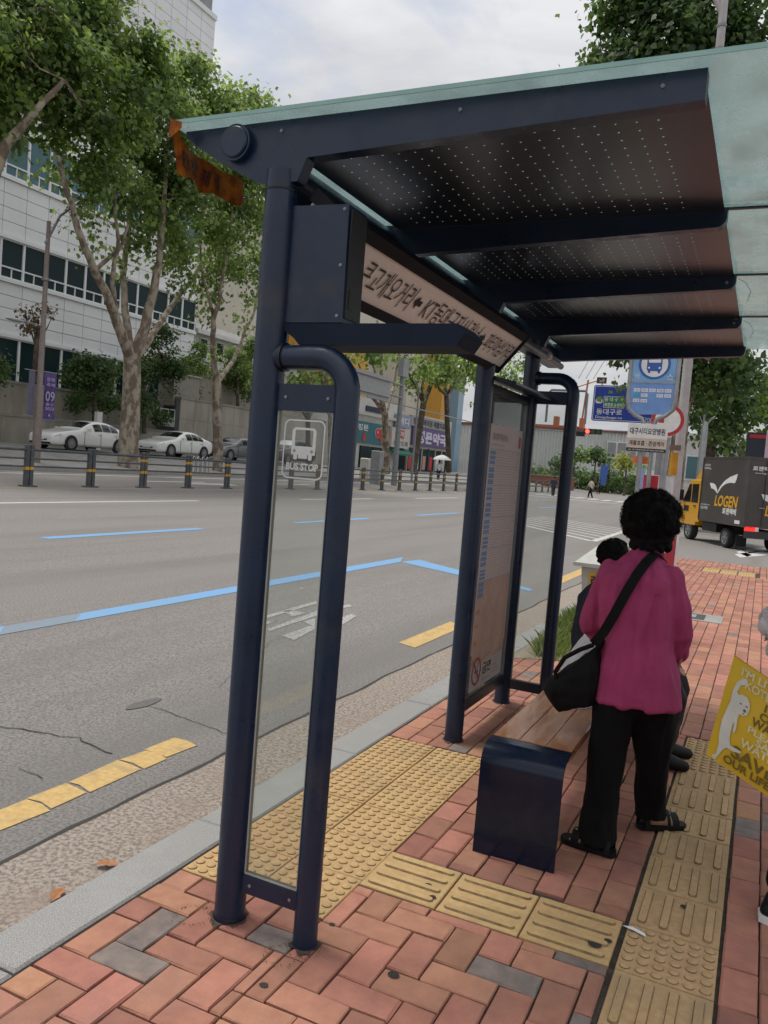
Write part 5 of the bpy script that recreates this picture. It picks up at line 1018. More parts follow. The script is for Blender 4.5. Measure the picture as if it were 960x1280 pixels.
# ------------------------------------------------------------------ far side of the road
def zf(x):                                        # far pavement and parking strip climb towards the wall
    P = [(-24.15, .37), (-26, .55), (-28, .92), (-33, 1.12), (-70, 1.3)]
    for (xa, za), (xb, zb) in zip(P[:-1], P[1:]):
        if x >= xb: return za+(x-xa)/(xb-xa)*(zb-za)
    return 1.3
FPAV = mat('grey_paving', (.27, .26, .245), .9, (.2, .195, .185), 4, 6, dirt=(.17, .165, .15), dscale=.6)
b = MB(); fxs = [-24.15, -26, -28, -33, -70]
for xa, xb in zip(fxs[:-1], fxs[1:]): b.quad((xa, -40, zf(xa)), (xa, 98, zf(xa)), (xb, 98, zf(xb)), (xb, -40, zf(xb)))
b.build('far_pavement', FPAV, kind='structure')
b = MB(); b.span((-24.16, -40, -.1), (-23.98, 98, .385)); b.build('far_kerb', GRANITE, kind='structure')
fn = thing('guard_fence', (-20, 30, -.03), 'long dark grey median fence with three rails and yellow banded posts', 'fence')
FGR = mat('fence_grey', (.07, .078, .088), .5, dirt=(.14, .14, .135), dscale=3); FYE = mat('reflective_yellow', (.62, .36, .03), .5)
fy = [5+2.52*i for i in range(34)]
pm = MB()
for s_ in (-1, 1): pm.box((0, s_*.085, .64), (.10, .125, 1.28), ch=.02)
pm.box((0, 0, .02), (.26, .5, .04)); pme = pm.mesh('post', FGR)
bm_ = MB()
for s_ in (-1, 1):
    for z in (.56, .98): bm_.box((0, s_*.085, z), (.108, .133, .09))
bme = bm_.mesh('reflector_band', FYE); bm2 = MB()
for s_ in (-1, 1): bm2.box((0, s_*.085, .56), (.108, .133, .09))
bme2 = bm2.mesh('reflector_band', FYE); rme = MB().tube([(0, 0, 0), (0, 2.52, 0)], .045, 8).mesh('rail', FGR); rme2 = MB().tube([(0, 0, 0), (0, 2.52, 0)], .028, 8).mesh('rail', FGR)
for i, y in enumerate(fy):
    p = link('post', pme, fn, (-20, y, -.03)); link('reflector_band', bme2 if i < 6 else bme, p)
    if i < len(fy)-1:
        for z, m in ((1.13, rme), (.86, rme2), (.62, rme2)): link('rail', m, fn, (-20.0, y, z-.03))
# parked cars
def sedan(name, label, group, paint, L=4.92, H=1.46, W=.92, grille=DARK, shade=None, suv=False):
    t = thing(name, (0, 0, 0), label, 'car', group)
    k = L/4.92; hz = H/1.46
    st = [(0, .62, .28, .52, .56, .55), (.06, .80, .20, .62, .70, .70), (.35, .90, .18, .70, .80, .78), (.95, W, .19, .78, .90, .80), (1.45, W, .2, .84, .98, .80), (1.62, W, .2, .88, 1.03, .78), (2.38, W, .2, .92, 1.42, .60), (2.85, W, .2, .94, 1.46, .60), (3.45, W, .2, .95, 1.43, .58), (3.85, W, .2, .96, 1.30, .60), (4.42, .91, .22, .96, 1.06, .72), (4.75, .86, .26, .92, 1.0, .74), (4.90, .74, .34, .84, .90, .62), (4.92, .66, .4, .78, .82, .55)]
    if suv: st = st[:8]+[(3.7, W, .2, .96, 1.46, .62), (4.35, W, .2, .96, 1.42, .62), (4.75, .9, .24, .96, 1.1, .74), (4.86, .86, .28, .92, .99, .72), (4.91, .74, .34, .84, .90, .62), (4.92, .66, .4, .78, .82, .55)]
    sec = []
    for x, w, zb, zs, zt, tw in st:
        zt, zs = zt*hz, zs*hz; hf = [(0, zb), (w*.86, zb), (w*.985, zb+.1), (w, zb+(zs-zb)*.55), (w*.975, zs), (tw+(w*.975-tw)*.06, zt-.045*(zt-zs > .15)-.006), (tw*.8, zt), (0, zt+.012)]
        sec.append([(x*k, y, z) for y, z in hf]+[(x*k, -y, z) for y, z in hf[-2:0:-1]])
    n = len(sec[0]); B, Gs = MB(), MB(); wins = []
    vs = [p for r in sec for p in r]; bf = []
    for i in range(len(sec)-1):
        for j in range(n):
            f = (i*n+j, i*n+(j+1) % n, (i+1)*n+(j+1) % n, (i+1)*n+j); x0 = st[i][0]
            side = j in (4, n-5); topf = j in (5, 6, 7, n-8, n-7, n-6) 
            bf.append(f)
            if (side and 6 <= i <= (8 if not suv else 8)) or (i == 5 and j in (5, 6, n-7, n-6)) or (i == (9 if not suv else 9) and j in (5, 6, n-7, n-6)): wins.append((f, side, i))
    me0 = B.add(vs, bf+[tuple(range(n-1, -1, -1)), tuple(range((len(sec)-1)*n, len(sec)*n))]).mesh('body', paint)
    tmp = bpy.data.objects.new('body', me0); COL.objects.link(tmp); sm0 = tmp.modifiers.new('s', 'SUBSURF'); sm0.levels = 2; sm0.render_levels = 2
    me1 = bpy.data.meshes.new_from_object(tmp.evaluated_get(bpy.context.evaluated_depsgraph_get())); bpy.data.objects.remove(tmp); me1.name = 'body'
    me1.polygons.foreach_set('use_smooth', [True]*len(me1.polygons)); body = link('body', me1, t)
    side_, ws, rw = MB(), MB(), MB(); groups = {}
    for f, s_, i in wins: groups.setdefault((i if s_ else 'x%d' % i, f[0] % n > n//2 if s_ else 0), []).append(bf.index(f))
    sides = []
    for key, fl_ in groups.items():
        s_ = not str(key[0]).startswith('x'); cen = Vector(); cnt_ = 0; polys = []
        for b0 in fl_: polys += [me1.polygons[b0*16+q] for q in range(16)]
        for p_ in polys: cen += p_.center
        cen /= len(polys); tgt = MB() if s_ else ws if key[0] == 'x5' else rw; sides += [tgt] if s_ else []; kx = .90 if s_ else .95
        for p_ in polys:
            q_ = []
            for vi in p_.vertices: v_ = me1.vertices[vi]; o2 = v_.co+v_.normal*.012; q_.append(Vector((cen.x+(o2.x-cen.x)*kx, o2.y if s_ else cen.y+(o2.y-cen.y)*kx, cen.z+(o2.z-cen.z)*kx if s_ else o2.z)))
            tgt.quad(*q_)
    for mb, nm in [(q_, 'side_window') for q_ in sides]+[(ws, 'windshield'), (rw, 'rear_window')]: mb.build(nm, PLT if not (shade and nm == 'windshield') else shade, body)
    # front end
    MB().add([(-.012, -.42, .40), (-.012, .42, .40), (.045, .46, .60), (.045, -.46, .60)], [(0, 1, 2, 3)]).build('grille', grille, body); MB().span((.0, -.62, .24), (.12, .62, .33)).build('air_intake', DARK, body)
    for s_ in (-1, 1):
        MB().add([(.05, s_*.50, .60), (.10, s_*.80, .60), (.42, s_*.895, .70), (.40, s_*.83, .74), (.08, s_*.52, .67)], [(0, 1, 2, 3, 4)]).build('headlight', mat('lamp_glass', (.35, .37, .38), .15) if 'lamp_glass' not in bpy.data.materials else bpy.data.materials['lamp_glass'], body)
        MB().span((1.78*k, s_*.93, .93*hz), (1.95*k, s_*1.08, 1.06*hz)).build('mirror', paint, body)
        for x in (2.55, 3.5): MB().span((x*k, s_*(W-.002), .80*hz), (x*k+.16, s_*(W+.012), .825*hz)).build('door_handle', STEEL, body)
        b = MB()
        for x in (1.72, 2.72, 3.72): b.box((x*k, s_*(W+.0005), .58*hz), (.012, .012, .62*hz))
        b.build('door_gap', DARK, body); MB().span((1.3*k, s_*(W-.004), .24), (3.6*k, s_*(W+.004), .27)).build('sill_trim', STEELD, body)
        for x in (.95, 3.88):
            b = MB(); b.lathe([(.375, 0), (.372, .006)], (x*k, s_*(W-.001), .335), 24, Matrix(((1, 0, 0), (0, 0, s_), (0, 1, 0)))); b.build('wheel_arch', DARK, body)
            wheel(t, x*k, s_*(W-.075), .335, .2, side=s_, spokes=9)
    MB().span((-.02, -.26, .42), (-.005, .26, .53)).build('number_plate', WHITEP, body)
    return t
WCAR = mat('white_car_paint', (.74, .74, .72), .25, (.72, .72, .7), 1, coat=.6); SCAR = mat('dark_silver_paint', (.16, .17, .18), .3, (.14, .15, .16), 1, metal=.4, coat=.5); BCAR = mat('black_car_paint', (.02, .021, .024), .2, coat=.6)
SHADE = mat('silver_sunshade', (.62, .64, .66), .4)
def park(t, y, x=-29, rz=90):
    t.location = (x, y, zf(x)+.01); t.rotation_euler = (0, R(0), R(rz))
park(sedan('parked_car', 'large white sedan with dark mesh grille parked between the banner pole and the plane tree', 'cars parked along the far wall', WCAR, 4.95), 23.45)
park(sedan('parked_car', 'smaller white sedan parked between the two plane tree trunks', 'cars parked along the far wall', WCAR, 4.6, 1.44), 30.3)
park(sedan('parked_car', 'dark silver sedan parked behind the thin plane tree trunk', 'cars parked along the far wall', SCAR, 4.7, 1.44, shade=None), 35.5)
park(sedan('parked_car', 'black car with a silver sunshade in its windscreen seen through the bus stop pane', 'cars parked along the far wall', BCAR, 4.7, 1.7, shade=SHADE, suv=True), 41.8)
# walls
COP = mat('wall_coping', (.33, .31, .27), .9, dirt=(.2, .19, .16), dscale=2)
def wall(label, x, y0, y1, z0, z1, th=.35, panels=0, m=CONC, zz=None):
    w = thing('retaining_wall', (x, (y0+y1)/2, z0), label, 'wall'); n = max(1, int((y1-y0)/1.3)) if panels else max(1, int((y1-y0)/4))
    L = (y1-y0)/n
    core = MB().span((x-th, y0, z0-.4), (x-.03, y1, z1-.02)).build('wall_core', PANELD, w)
    for i in range(n):
        for r_ in range(panels or 1):
            h = (z1-z0+.3)/(panels or 1); MB().box((x-.02, y0+(i+.5)*L, z0-.3+(r_+.5)*h), (.06, L-.018, h-.014)).build('panel', m, w)
    MB().span((x-th-.05, y0-.03, z1-.018), (x+.06, y1+.03, z1+.09)).build('coping', COP, w); return w
wall('low concrete wall with a thin coping running behind the white sedans', -32.3, 4, 36.2, 1.1, 2.36)
wall('taller concrete wall stepping back above the low one beneath the office windows', -33.6, 4, 36.2, 1.1, 4.02)
wall('panelled concrete wall behind the dark silver car', -31.9, 36.3, 58, 1.1, 4.45, panels=3)
wall('pale upper wall with shrubs behind the panelled wall', -34.2, 37.5, 60, 4.3, 6.3)
ut = thing('utility_housing', (-32.8, 37.2, 4.5), 'grey rendered housing standing on the wall corner under the trees', 'housing'); MB().span((-33.6, 36.2, 4.0), (-32.4, 38.6, 5.9)).build('housing_body', COP, ut); MB().span((-33.7, 36.1, 5.9), (-32.3, 38.7, 6.0)).build('housing_lid', CONC, ut)
pb = thing('post_stump', (-31.0, 29.0, 1.1), 'short white post in front of the low wall above the first white sedan', 'post'); MB().span((-31.1, 28.7, 1.05), (-30.9, 29.05, 3.0)).build('post_body', WHITE, pb)

# white office building: individual cladding panels and windows
ob = thing('office_building', (-45, 25, 1), 'white panel clad office tower with dark ribbon windows rising behind the trees', 'building')
FX = -38.0
MB().span((-62, 2, 1), (FX-.16, 44.7, 31.8)).build('wall_core', PANELD, ob)
PW = 1.5; ycols = [44.75-PW*(i+1) for i in range(28)]
pmesh = {}
def panel_mesh(h):
    h = round(h, 3)
    if h not in pmesh: pmesh[h] = MB().box((0, 0, 0), (.12, PW-.035, h-.03), ch=.0).mesh('panel', PANEL, False)
    return pmesh[h]
rest = MB(); cnt = 0
def row(z0, z1, nrow, split=True):
    global cnt
    h = (z1-z0)/nrow
    for r_ in range(nrow):
        for y in ycols:
            c = (FX-.08, y+PW/2, z0+(r_+.5)*h)
            if split and cnt < 290: link('panel', panel_mesh(h), ob, c); cnt += 1
            else: rest.box(c, (.12, PW-.035, h-.03))
row(6.95, 9.7, 4); row(12.2, 15.1, 4); row(18.0, 31.8, 19, True)
rest.build('panel_field', PANEL, ob, smooth=False, kind='stuff')
for z, h in ((6.85, .2), (9.80, .2), (12.1, .2), (15.2, .2), (17.9, .2), (31.85, .35), (3.2, .6)): MB().span((FX-.14, 2, z-h/2), (FX+.10, 44.78, z+h/2)).build('string_course', PANEL, ob)
fr = MB(); FH = 2.2
def wmesh(h, sill):
    b = MB(); w = PW
    for y in (-w/2+.035, w/2-.035): b.box((0, y, 0), (.14, .07, h))
    for z in (-h/2+.04, h/2-.04, -h/2+sill): b.box((-.004, 0, z), (.13, w-.142, .08))
    b.box((-.004, 0, -h/2+sill/2), (.12, .05, sill-.1)); return b.mesh('window', PANEL, False)
def gmesh(h, sill, m): return MB().box((-.03, 0, sill/2), (.04, PW-.15, h-sill-.02)).mesh('pane', m, False), MB().box((-.03, PW/4-.02, -h/2+sill/2), (.04, PW/2-.12, sill-.12)).mesh('pane', m, False), MB().box((-.03, -PW/4+.02, -h/2+sill/2), (.04, PW/2-.12, sill-.12)).mesh('pane', m, False)
for z0, z1, m in ((3.5, 6.75, WINB), (9.9, 12.0, WINB), (15.3, 17.8, WINT)):
    wm_ = wmesh(z1-z0, .6); gm = gmesh(z1-z0, .6, m)
    for y in ycols[:22]:
        w_ = link('window', wm_, ob, (FX-.08, y+PW/2, (z0+z1)/2))
        for q in gm: link('pane', q, w_)
MB().span((FX-1.0, 43.0, 31.9), (FX-.2, 44.5, 33.6)).build('roof_plant', GREY, ob)
# other buildings far behind
def block(name, label, x0, x1, y0, y1, z0, z1, m, wins=None, wm=WINB, roof=None):
    t = thing(name, ((x0+x1)/2, (y0+y1)/2, z0), label, 'building'); MB().span((x0, y0, z0), (x1, y1, z1)).build('wall', m, t); MB().span((x0-.15, y0-.15, z1), (x1+.15, y1+.15, z1+.4)).build('roof', roof or m, t)
    if wins:
        nz, ny, wy, wz, off = wins
        me = MB().box((0, 0, 0), (.12, wy, wz)).mesh('window', WHITE, False); pe = MB().box((.02, 0, 0), (.12, wy*.88, wz*.86)).mesh('pane', wm, False); me2 = MB().box((0, 0, 0), (wy, .12, wz)).mesh('window', WHITE, False); pe2 = MB().box((0, -.02, 0), (wy*.88, .12, wz*.86)).mesh('pane', wm, False)
        for i in range(nz):
            for j in range(ny):
                w_ = link('window', me, t, (x1+.02, y0+(j+.5)*(y1-y0)/ny, z0+off+(i+.5)*(z1-z0-off)/nz)); link('pane', pe, w_)
            nx = max(1, int(ny*(x1-x0)/(y1-y0)*.8))
            for j in range(nx): w_ = link('window', me2, t, (x0+(j+.5)*(x1-x0)/nx, y0-.02, z0+off+(i+.5)*(z1-z0-off)/nz)); link('pane', pe2, w_)
    return t
BEI, WHB, ORG, PEA = mat('beige_render', (.62, .58, .50), .85, dirt=(.5, .47, .4), dscale=.3), mat('white_render', (.68, .68, .66), .85, dirt=(.55, .55, .53), dscale=.3), mat('orange_render', (.62, .33, .06), .8), mat('peach_render', (.58, .34, .22), .8)
t = block('white_annex', 'low white building with stepped eaves between the office tower and the trees', -52, -39, 46, 58, 1, 10.4, WHB, (2, 6, .9, 1.6, 4)); MB().span((-53, 45.6, 10.0), (-38.4, 58.4, 10.3)).build('eaves', WHB, t)
block('apartment_block', 'tall grey and peach apartment block far behind the thin plane tree', -84, -70, 94, 112, 1, 36, PEA, (11, 5, 2.2, 1.5, 2))
block('apartment_block', 'grey apartment slab with narrow window strips left of the peach block', -80, -70, 84, 93, 1, 38, mat('grey_render', (.5, .5, .5), .85), (12, 3, 1.8, 1.4, 2))
block('townhouse', 'low peach roofed house seen through the gap in the near frame', -47, -40, 62, 71, 1, 9.6, WHB, (2, 4, 1, 1.2, 2), roof=PEA)
t = block('orange_building', 'orange building with one small dark window behind the grey sign back', -42, -37, 63.5, 70.6, .5, 13.6, ORG); w_ = MB().span((-37.02, 66.3, 6.6), (-36.93, 67.6, 8.4)).build('window', WINB, t)
block('cream_building', 'tall cream building filling the view behind the pharmacy signs', -60, -42.5, 60, 92, .5, 24, BEI)
block('cream_building', 'cream building beyond the pharmacy with an orange edge tower', -46, -38, 83, 92, .5, 17, BEI); block('orange_tower', 'narrow orange tower at the edge of the cream building', -38, -35.6, 88, 90.5, .5, 18, ORG)
block('blue_glass_block', 'pale blue glass building edge beyond the orange tower', -42, -37.2, 98, 100, .5, 14, mat('pale_blue_glass', (.25, .38, .5), .2))
# the pharmacies
TEAL, PURP, SGRY, CRM, LAV = mat('teal_sign', (.01, .16, .20), .4), mat('purple_sign', (.12, .08, .22), .4), mat('grey_sign', (.34, .34, .36), .5), mat('cream_sign', (.6, .57, .52), .5), mat('lilac_print', (.72, .66, .85), .5); REDP = mat('red_print', (.6, .03, .03), .5)
sA = thing('shop', (-33, 61, .4), 'pharmacy with a teal sign reading 정문 약국 and white walls', 'shop'); SX = -31.0
MB().span((-37, 54, .3), (SX-.25, 66.2, 5.6)).build('wall', WHB, sA); MB().span((SX-.3, 54, 5.5), (SX+.1, 66.2, 5.75)).build('cornice', CRM, sA)
s_ = MB().span((SX-.24, 55, 3.15), (SX, 64.5, 4.95)).build('sign_board', TEAL, sA); Yd = Vector((0, 1, 0))
text('정문', WHITEP, s_, (SX+.002, 58.9, 4.45), Yd, EZ, h=.55, w=2.0, bold=.03, lift=.02); text('약국', REDP, s_, (SX+.002, 62.9, 4.0), Yd, EZ, h=1.25, w=3.2, bold=.06, lift=.04); text('약국', WHITEP, s_, (SX+.002, 62.9, 4.0), Yd, EZ, h=1.32, w=3.35, bold=.12, lift=.02)
MB().add([Vector((SX+.03, 59.2+.35*math.cos(t), 3.62+.32*math.sin(t)+(.3 if abs(t-1.57) < .2 else 0))) for t in [k*.3142 for k in range(20)]], [tuple(range(20))]).build('red_drop', REDP, s_)
for y0, y1, m in ((56, 58.6, CRM), (59, 61.2, WINB), (61.4, 63.8, WINB)): MB().span((SX-.3, y0, .5), (SX-.12, y1, 2.9)).build('shop_window', m, sA)
MB().span((SX-.2, 59.5, 5.9), (SX-.1, 62.8, 6.35)).build('small_sign', mat('navy_sign', (.01, .015, .06), .5), sA); MB().span((SX-.3, 54, 5.78), (SX-.22, 66, 7.0)).build('parapet', WHB, sA)
sB = thing('shop', (-33, 72.5, .4), 'pharmacy with a purple sign reading 정문약국 under a grey clinic sign', 'shop')
MB().span((-38, 66.3, .3), (SX-.25, 80.6, 6.6)).build('wall', BEI, sB)
s_ = MB().span((SX-.24, 69.7, 3.55), (SX, 79.7, 5.38)).build('sign_board', PURP, sB); text('정문약국', LAV, s_, (SX+.002, 74.7, 4.45), Yd, EZ, h=1.25, w=8.0, bold=.05, lift=.02)
s_ = MB().span((SX-.24, 69.0, 5.42), (SX-.02, 78.5, 6.4)).build('clinic_sign', SGRY, sB); text('정형외과의원 재활치료', BLACKP, s_, (SX-.02, 73.8, 5.9), Yd, EZ, h=.65, w=8.6, bold=.02, lift=.02)
s_ = MB().span((SX-.24, 64.2, 3.1), (SX+.3, 68.2, 4.9)).build('white_sign', CRM, sB); q_ = MB().span((SX+.3, 65.0, 4.0), (SX+.33, 66.9, 4.75)).build('red_square', REDP, s_); text('조제', WHITEP, q_, (SX+.33, 65.95, 4.38), Yd, EZ, h=.55, w=1.5, bold=.02, lift=.02); text('처방조제', BLACKP, s_, (SX+.3, 66.2, 3.5), Yd, EZ, h=.45, w=3.2, lift=.02)
s_ = MB().span((SX-.1, 65.4, 5.0), (SX+.2, 68.4, 6.2)).build('vertical_sign', mat('blue_white_sign', (.3, .33, .5), .5), sB); text('메디', WHITEP, s_, (SX+.2, 66.9, 5.6), Yd, EZ, h=.7, w=2.2, bold=.03, lift=.02)
AWN = mat('green_awning', (.02, .17, .13), .7); MB().prism([(SX-.2, 3.05), (SX+1.1, 2.55), (SX+1.1, 2.4), (SX-.2, 2.8)], (0, 66.4, 0), EX, EZ, 4.0).build('awning', AWN, sB)
for i in range(6): y = 69+1.8*i; f_ = MB().span((SX-.26, y, .45), (SX-.16, y+1.7, 3.3)).build('shop_window', WINB, sB); MB().span((SX-.15, y+.3, 1.2), (SX-.13, y+1.1, 2.6)).build('window_poster', (REDP, WHITEP, mat('peach_poster', (.6, .3, .2), .6) if i == 2 else CRM, bpy.data.materials['red_print'], WHITEP, CRM)[i], f_); MB().span((SX-.2, y-.06, .4), (SX-.1, y+.05, 3.4)).build('window_pillar', mat('blue_pillar', (.05, .1, .25), .5) if i == 3 else CRM, f_)
MB().span((SX-.2, 66.5, .45), (SX-.12, 68.6, 2.6)).build('shop_door', WINB, sB)
# street lamp, banners, and the gantry seen from behind
POLE = mat('reddish_grey_pole', (.24, .195, .175), .55, metal=.2)
l2 = thing('street_lamp', (-25.5, 20.2, .5), 'tall reddish grey street lamp with purple banners by the first white sedan', 'street lamp')
MB().tube([(-25.5, 20.2, .3), (-25.5, 20.2, 3.4), (-25.5, 20.2, 3.5), (-25.5, 20.2, 9.75)], [.17, .16, .115, .075], 14).build('post', POLE, l2)
MB().tube([(-25.5, 20.1, 8.9), (-25.5, 20.7, 10.1), (-25.5, 21.8, 11.1), (-25.5, 22.6, 11.45)], [.06, .055, .05, .045], 10).build('arm', STEELD, l2); MB().ell((-25.5, 23.2, 11.55), (.2, .55, .11)).build('lamp_head', GREY, l2)
MB().tube([(-25.5, 20.2, 5.75), (-25.5, 19.2, 5.78)], .03, 8).build('arm', STEELD, l2); MB().ell((-25.5, 18.9, 5.75), (.13, .42, .07)).build('lamp_head', GREY, l2)
for z in (7.5, 3.4, 3.1): MB().lathe([(.15, 0), (.15, .1)], (-25.5, 20.2, z), 14).build('clamp', STEELD, l2)
BAN = mat('purple_banner', (.085, .05, .19), .6); bp_ = thing('banner', (-25.45, 20.6, 3), 'purple street banner with pale lettering hanging on the lamp post', 'banner')
b = MB(); n = 8
for i in range(n): z0, z1 = 4.02-1.82*i/n, 4.02-1.82*(i+1)/n; b.quad((-25.45+.03*math.sin(i), 20.33, z0), (-25.45+.03*math.sin(i+1), 20.33, z1), (-25.44+.04*math.sin(i+1), 20.92, z1), (-25.44+.04*math.sin(i), 20.92, z0))
cl_ = b.build('cloth', BAN, bp_); LILP = mat('banner_print', (.38, .33, .55), .6)
for s_, z, h, w in (('문화', 3.75, .16, .42), ('축제', 3.55, .14, .42), ('09', 3.1, .4, .45), ('동구', 2.78, .12, .4), ('2023', 2.62, .12, .44), ('●', 2.36, .1, .1)): text(s_, LILP, cl_, (-25.385, 20.62, z), Yd, EZ, h=h, w=w, bold=.02, lift=.004)
for z in (4.04, 2.18): MB().tube([(-25.45, 20.2, z), (-25.45, 20.95, z)], .018, 6).build('banner_rod', STEEL, bp_)
b2 = thing('banner', (-25.55, 19.8, 3), 'pale grey back of a street banner on the left of the lamp post', 'banner'); MB().span((-25.56, 19.72, 2.3), (-25.55, 20.0, 4.0)).build('cloth', mat('banner_back', (.14, .13, .2), .7), b2)
for z in (4.02, 2.28): MB().tube([(-25.55, 19.5, z), (-25.55, 20.2, z)], .018, 6).build('banner_rod', STEEL, b2)
gs = thing('sign_gantry', (-22, 44.5, 6), 'grey ribbed back of a large road sign on a pole above the median', 'sign gantry')
pn_ = MB(); P0, P1 = Vector((-22, 39.6, 6.95)), Vector((-22, 44.4, 6.95))
for i in range(12): y = 39.7+.4*i; pn_.span((-22.06, y, 5.55), (-22.0, y+.39, 7.0))
g_ = pn_.build('sign_back', mat('sign_aluminium', (.34, .35, .35), .5, metal=.3), gs)
for z in (5.75, 6.75): MB().span((-21.99, 39.5, z), (-21.86, 44.6, z+.1)).build('stiffener', STEEL, g_)
MB().tube([(-22.3, 47, 0), (-22.3, 47, 8.4)], [.2, .15], 12).build('mast', STEELD, gs); MB().span((-22.5, 46.6, 7.4), (-22.1, 47.5, 8.6)).build('mast_cap', GREY, gs)
for z in (6.0, 6.8): MB().tube([(-22.2, 47, z), (-22.1, 41, z)], .06, 8).build('mast_arm', STEELD, gs)
sp_ = thing('signal_pole', (-24.3, 52, .4), 'slim pole with a long horizontal arm beside the purple sign', 'pole'); MB().tube([(-24.3, 54.6, .3), (-24.3, 54.6, 7.6)], [.09, .06], 10).build('shaft', STEELD, sp_); MB().tube([(-24.3, 46, 5.9), (-24.3, 74, 5.9)], .05, 8).build('arm', STEEL, sp_)
for y, x, w, h, m, lb in ((45.2, -22.8, .7, 2.4, GREY, 'grey signal cabinet standing behind the median fence'), (47.5, -24.5, 1.6, 1.7, CRM, 'cream utility box on the far pavement by the teal pharmacy')): t = thing('utility_box', (x, y, zr(x)), lb, 'utility box'); MB().box((x, y, zf(x)+h/2-.3), (.6, w, h), ch=.04).build('box_body', m, t); MB().box((x+.31, y, zf(x)+h/2-.3), (.02, w*.86, h*.8)).build('box_door', m, t)
# the intersection ahead
wh = thing('white_hall', (-25, 135, 0), 'long white corrugated hall with a red roof edge beyond the crossing', 'building'); RIB = mat('white_corrugated', (.74, .76, .74), .6, dirt=(.45, .46, .45), dscale=.2)
b = MB(); MB().span((-75, 126, 0), (6, 150, 9.2)).build('wall', RIB, wh)
for i in range(160): b.box((-74.7+.5*i, 125.9, 4.6), (.16, .2, 9.1))
b.build('corrugation', RIB, wh, kind='stuff'); REDR = mat('red_roof_edge', (.32, .07, .06), .6); MB().span((-75.3, 125.5, 9.2), (-12, 150, 9.5)).build('roof_edge', REDR, wh)
for x0, z0, w, h in ((-22.5, 5.2, 6, 2.6), (-40, 4.6, 5, 2.4)):
    f_ = MB().span((x0, 125.6, z0), (x0+w, 125.8, z0+h)).build('window', WHITE, wh)
    for k in range(4): MB().span((x0+.2+k*w/4, 125.5, z0+.2), (x0+(k+1)*w/4-.1, 125.6, z0+h-.2)).build('pane', GREY, f_)
ch_ = thing('construction_hoist', (-31, 128, 10.8), 'orange and blue steel hoist frame standing on the white hall roof', 'hoist'); OST, BST = mat('orange_steel', (.45, .17, .06), .6), mat('blue_grey_steel', (.16, .22, .28), .6)
for x0, z1, m in ((-35.5, 17.5, BST), (-33.5, 15.8, BST)):
    MB().tube([(x0, 130, 10.5), (x0, 130, z1-.5), (x0+.5, 130, z1), (x0+6, 130, z1), (x0+6.4, 130, z1-.5), (x0+6.4, 130, 10.5)], .2, 8).build('pipe_frame', m, ch_)
for x in (-32, -29.4, -27.8): MB().span((x, 129, 9.6), (x+.7, 130.4, 10.8+1.2*abs(math.sin(x)))).build('machine_block', OST, ch_)
MB().span((-37, 128.5, 9.5), (-28, 131, 10.0)).build('deck', OST, ch_); MB().tube([(-27.6, 130, 11), (-27.2, 130, 17.6)], .16, 6).build('mast', OST, ch_); MB().tube([(-29.5, 130, 16.2), (-25.5, 130, 17.6)], .09, 6).build('jib', OST, ch_)
for k in range(3): MB().tube([(-29+1.2*k, 131, 18), (-33+2.6*k, 220, 62)], .08, 4).build('power_cable', STEELD, ch_)
block('apartment_block', 'brown and grey apartments behind the poster case beyond the crossing', -62, -52, 118, 130, 0, 20, mat('brown_render', (.4, .28, .2), .85), (6, 4, 1.8, 1.5, 2))
pl_ = thing('brick_planter', (-26, 99, 0), 'low red brick planter wall on the far corner', 'planter'); MB().span((-34, 98.5, 0), (-21.5, 100, 1.6)).build('planter_wall', mat('planter_brick', (.3, .11, .07), .9), pl_); MB().span((-34.1, 98.4, 1.6), (-21.4, 100.1, 1.75)).build('coping', COP, pl_)
for x in (-25.2, -23.6, -20.4): t = thing('bollard', (x, 84, 0), 'red brown bollard on the far corner' if x < -25 else 'second red brown bollard on the far corner' if x < -22 else 'lone bollard nearest the crossing', 'bollard'); MB().lathe([(.12, -.1), (.12, 1.5), (.06, 1.65)], (x, 84, 0), 10).build('bollard_body', mat('rust_paint', (.3, .08, .05), .6) if 'rust_paint' not in bpy.data.materials else bpy.data.materials['rust_paint'], t)
for x, y, z, m, lb in ((-27.5, 96, 4.6, mat('pink_flag', (.7, .2, .22), .7), 'pink red flag banner beside the far planter'), (-17.6, 95, 3.6, mat('blue_flag', (.06, .14, .45), .7), 'blue flag banner by the far trees'), (-13.5, 96, 3.6, mat('pale_blue_flag', (.3, .38, .6), .7), 'pale blue flag banner beside the walking person')):
    t = thing('flag_banner', (x, y, 0), lb, 'banner'); MB().tube([(x, y, -.1), (x+.1, y, z)], .04, 6).build('flag_pole', STEEL, t); MB().add([(x+.1, y, z), (x+1.0, y+.1, z-.3), (x+.8, y, z-2.6), (x+.1, y+.05, z-2.5)], [(0, 1, 2, 3)]).build('flag_cloth', m, t)
t = sedan('distant_car', 'white car facing the camera beyond the crossing', None, WCAR, 4.6, 1.6, suv=True); t.location = (-11.2, 93, -.1); t.rotation_euler = (0, 0, R(88))
t = sedan('distant_car', 'white sedan half hidden right of the distant white car', None, WCAR, 4.6, 1.45); t.location = (-8.6, 99, -.1); t.rotation_euler = (0, 0, R(75))
bt = thing('blue_tent', (-13, 104, 0), 'small blue and white kiosk behind the distant cars', 'kiosk'); MB().span((-14.5, 103, 0), (-10.5, 105, 2.6)).build('kiosk_body', mat('kiosk_blue', (.1, .16, .4), .5), bt); MB().span((-14.8, 102.8, 2.6), (-10.2, 105.2, 3.4)).build('kiosk_sign', WHITEP, bt)
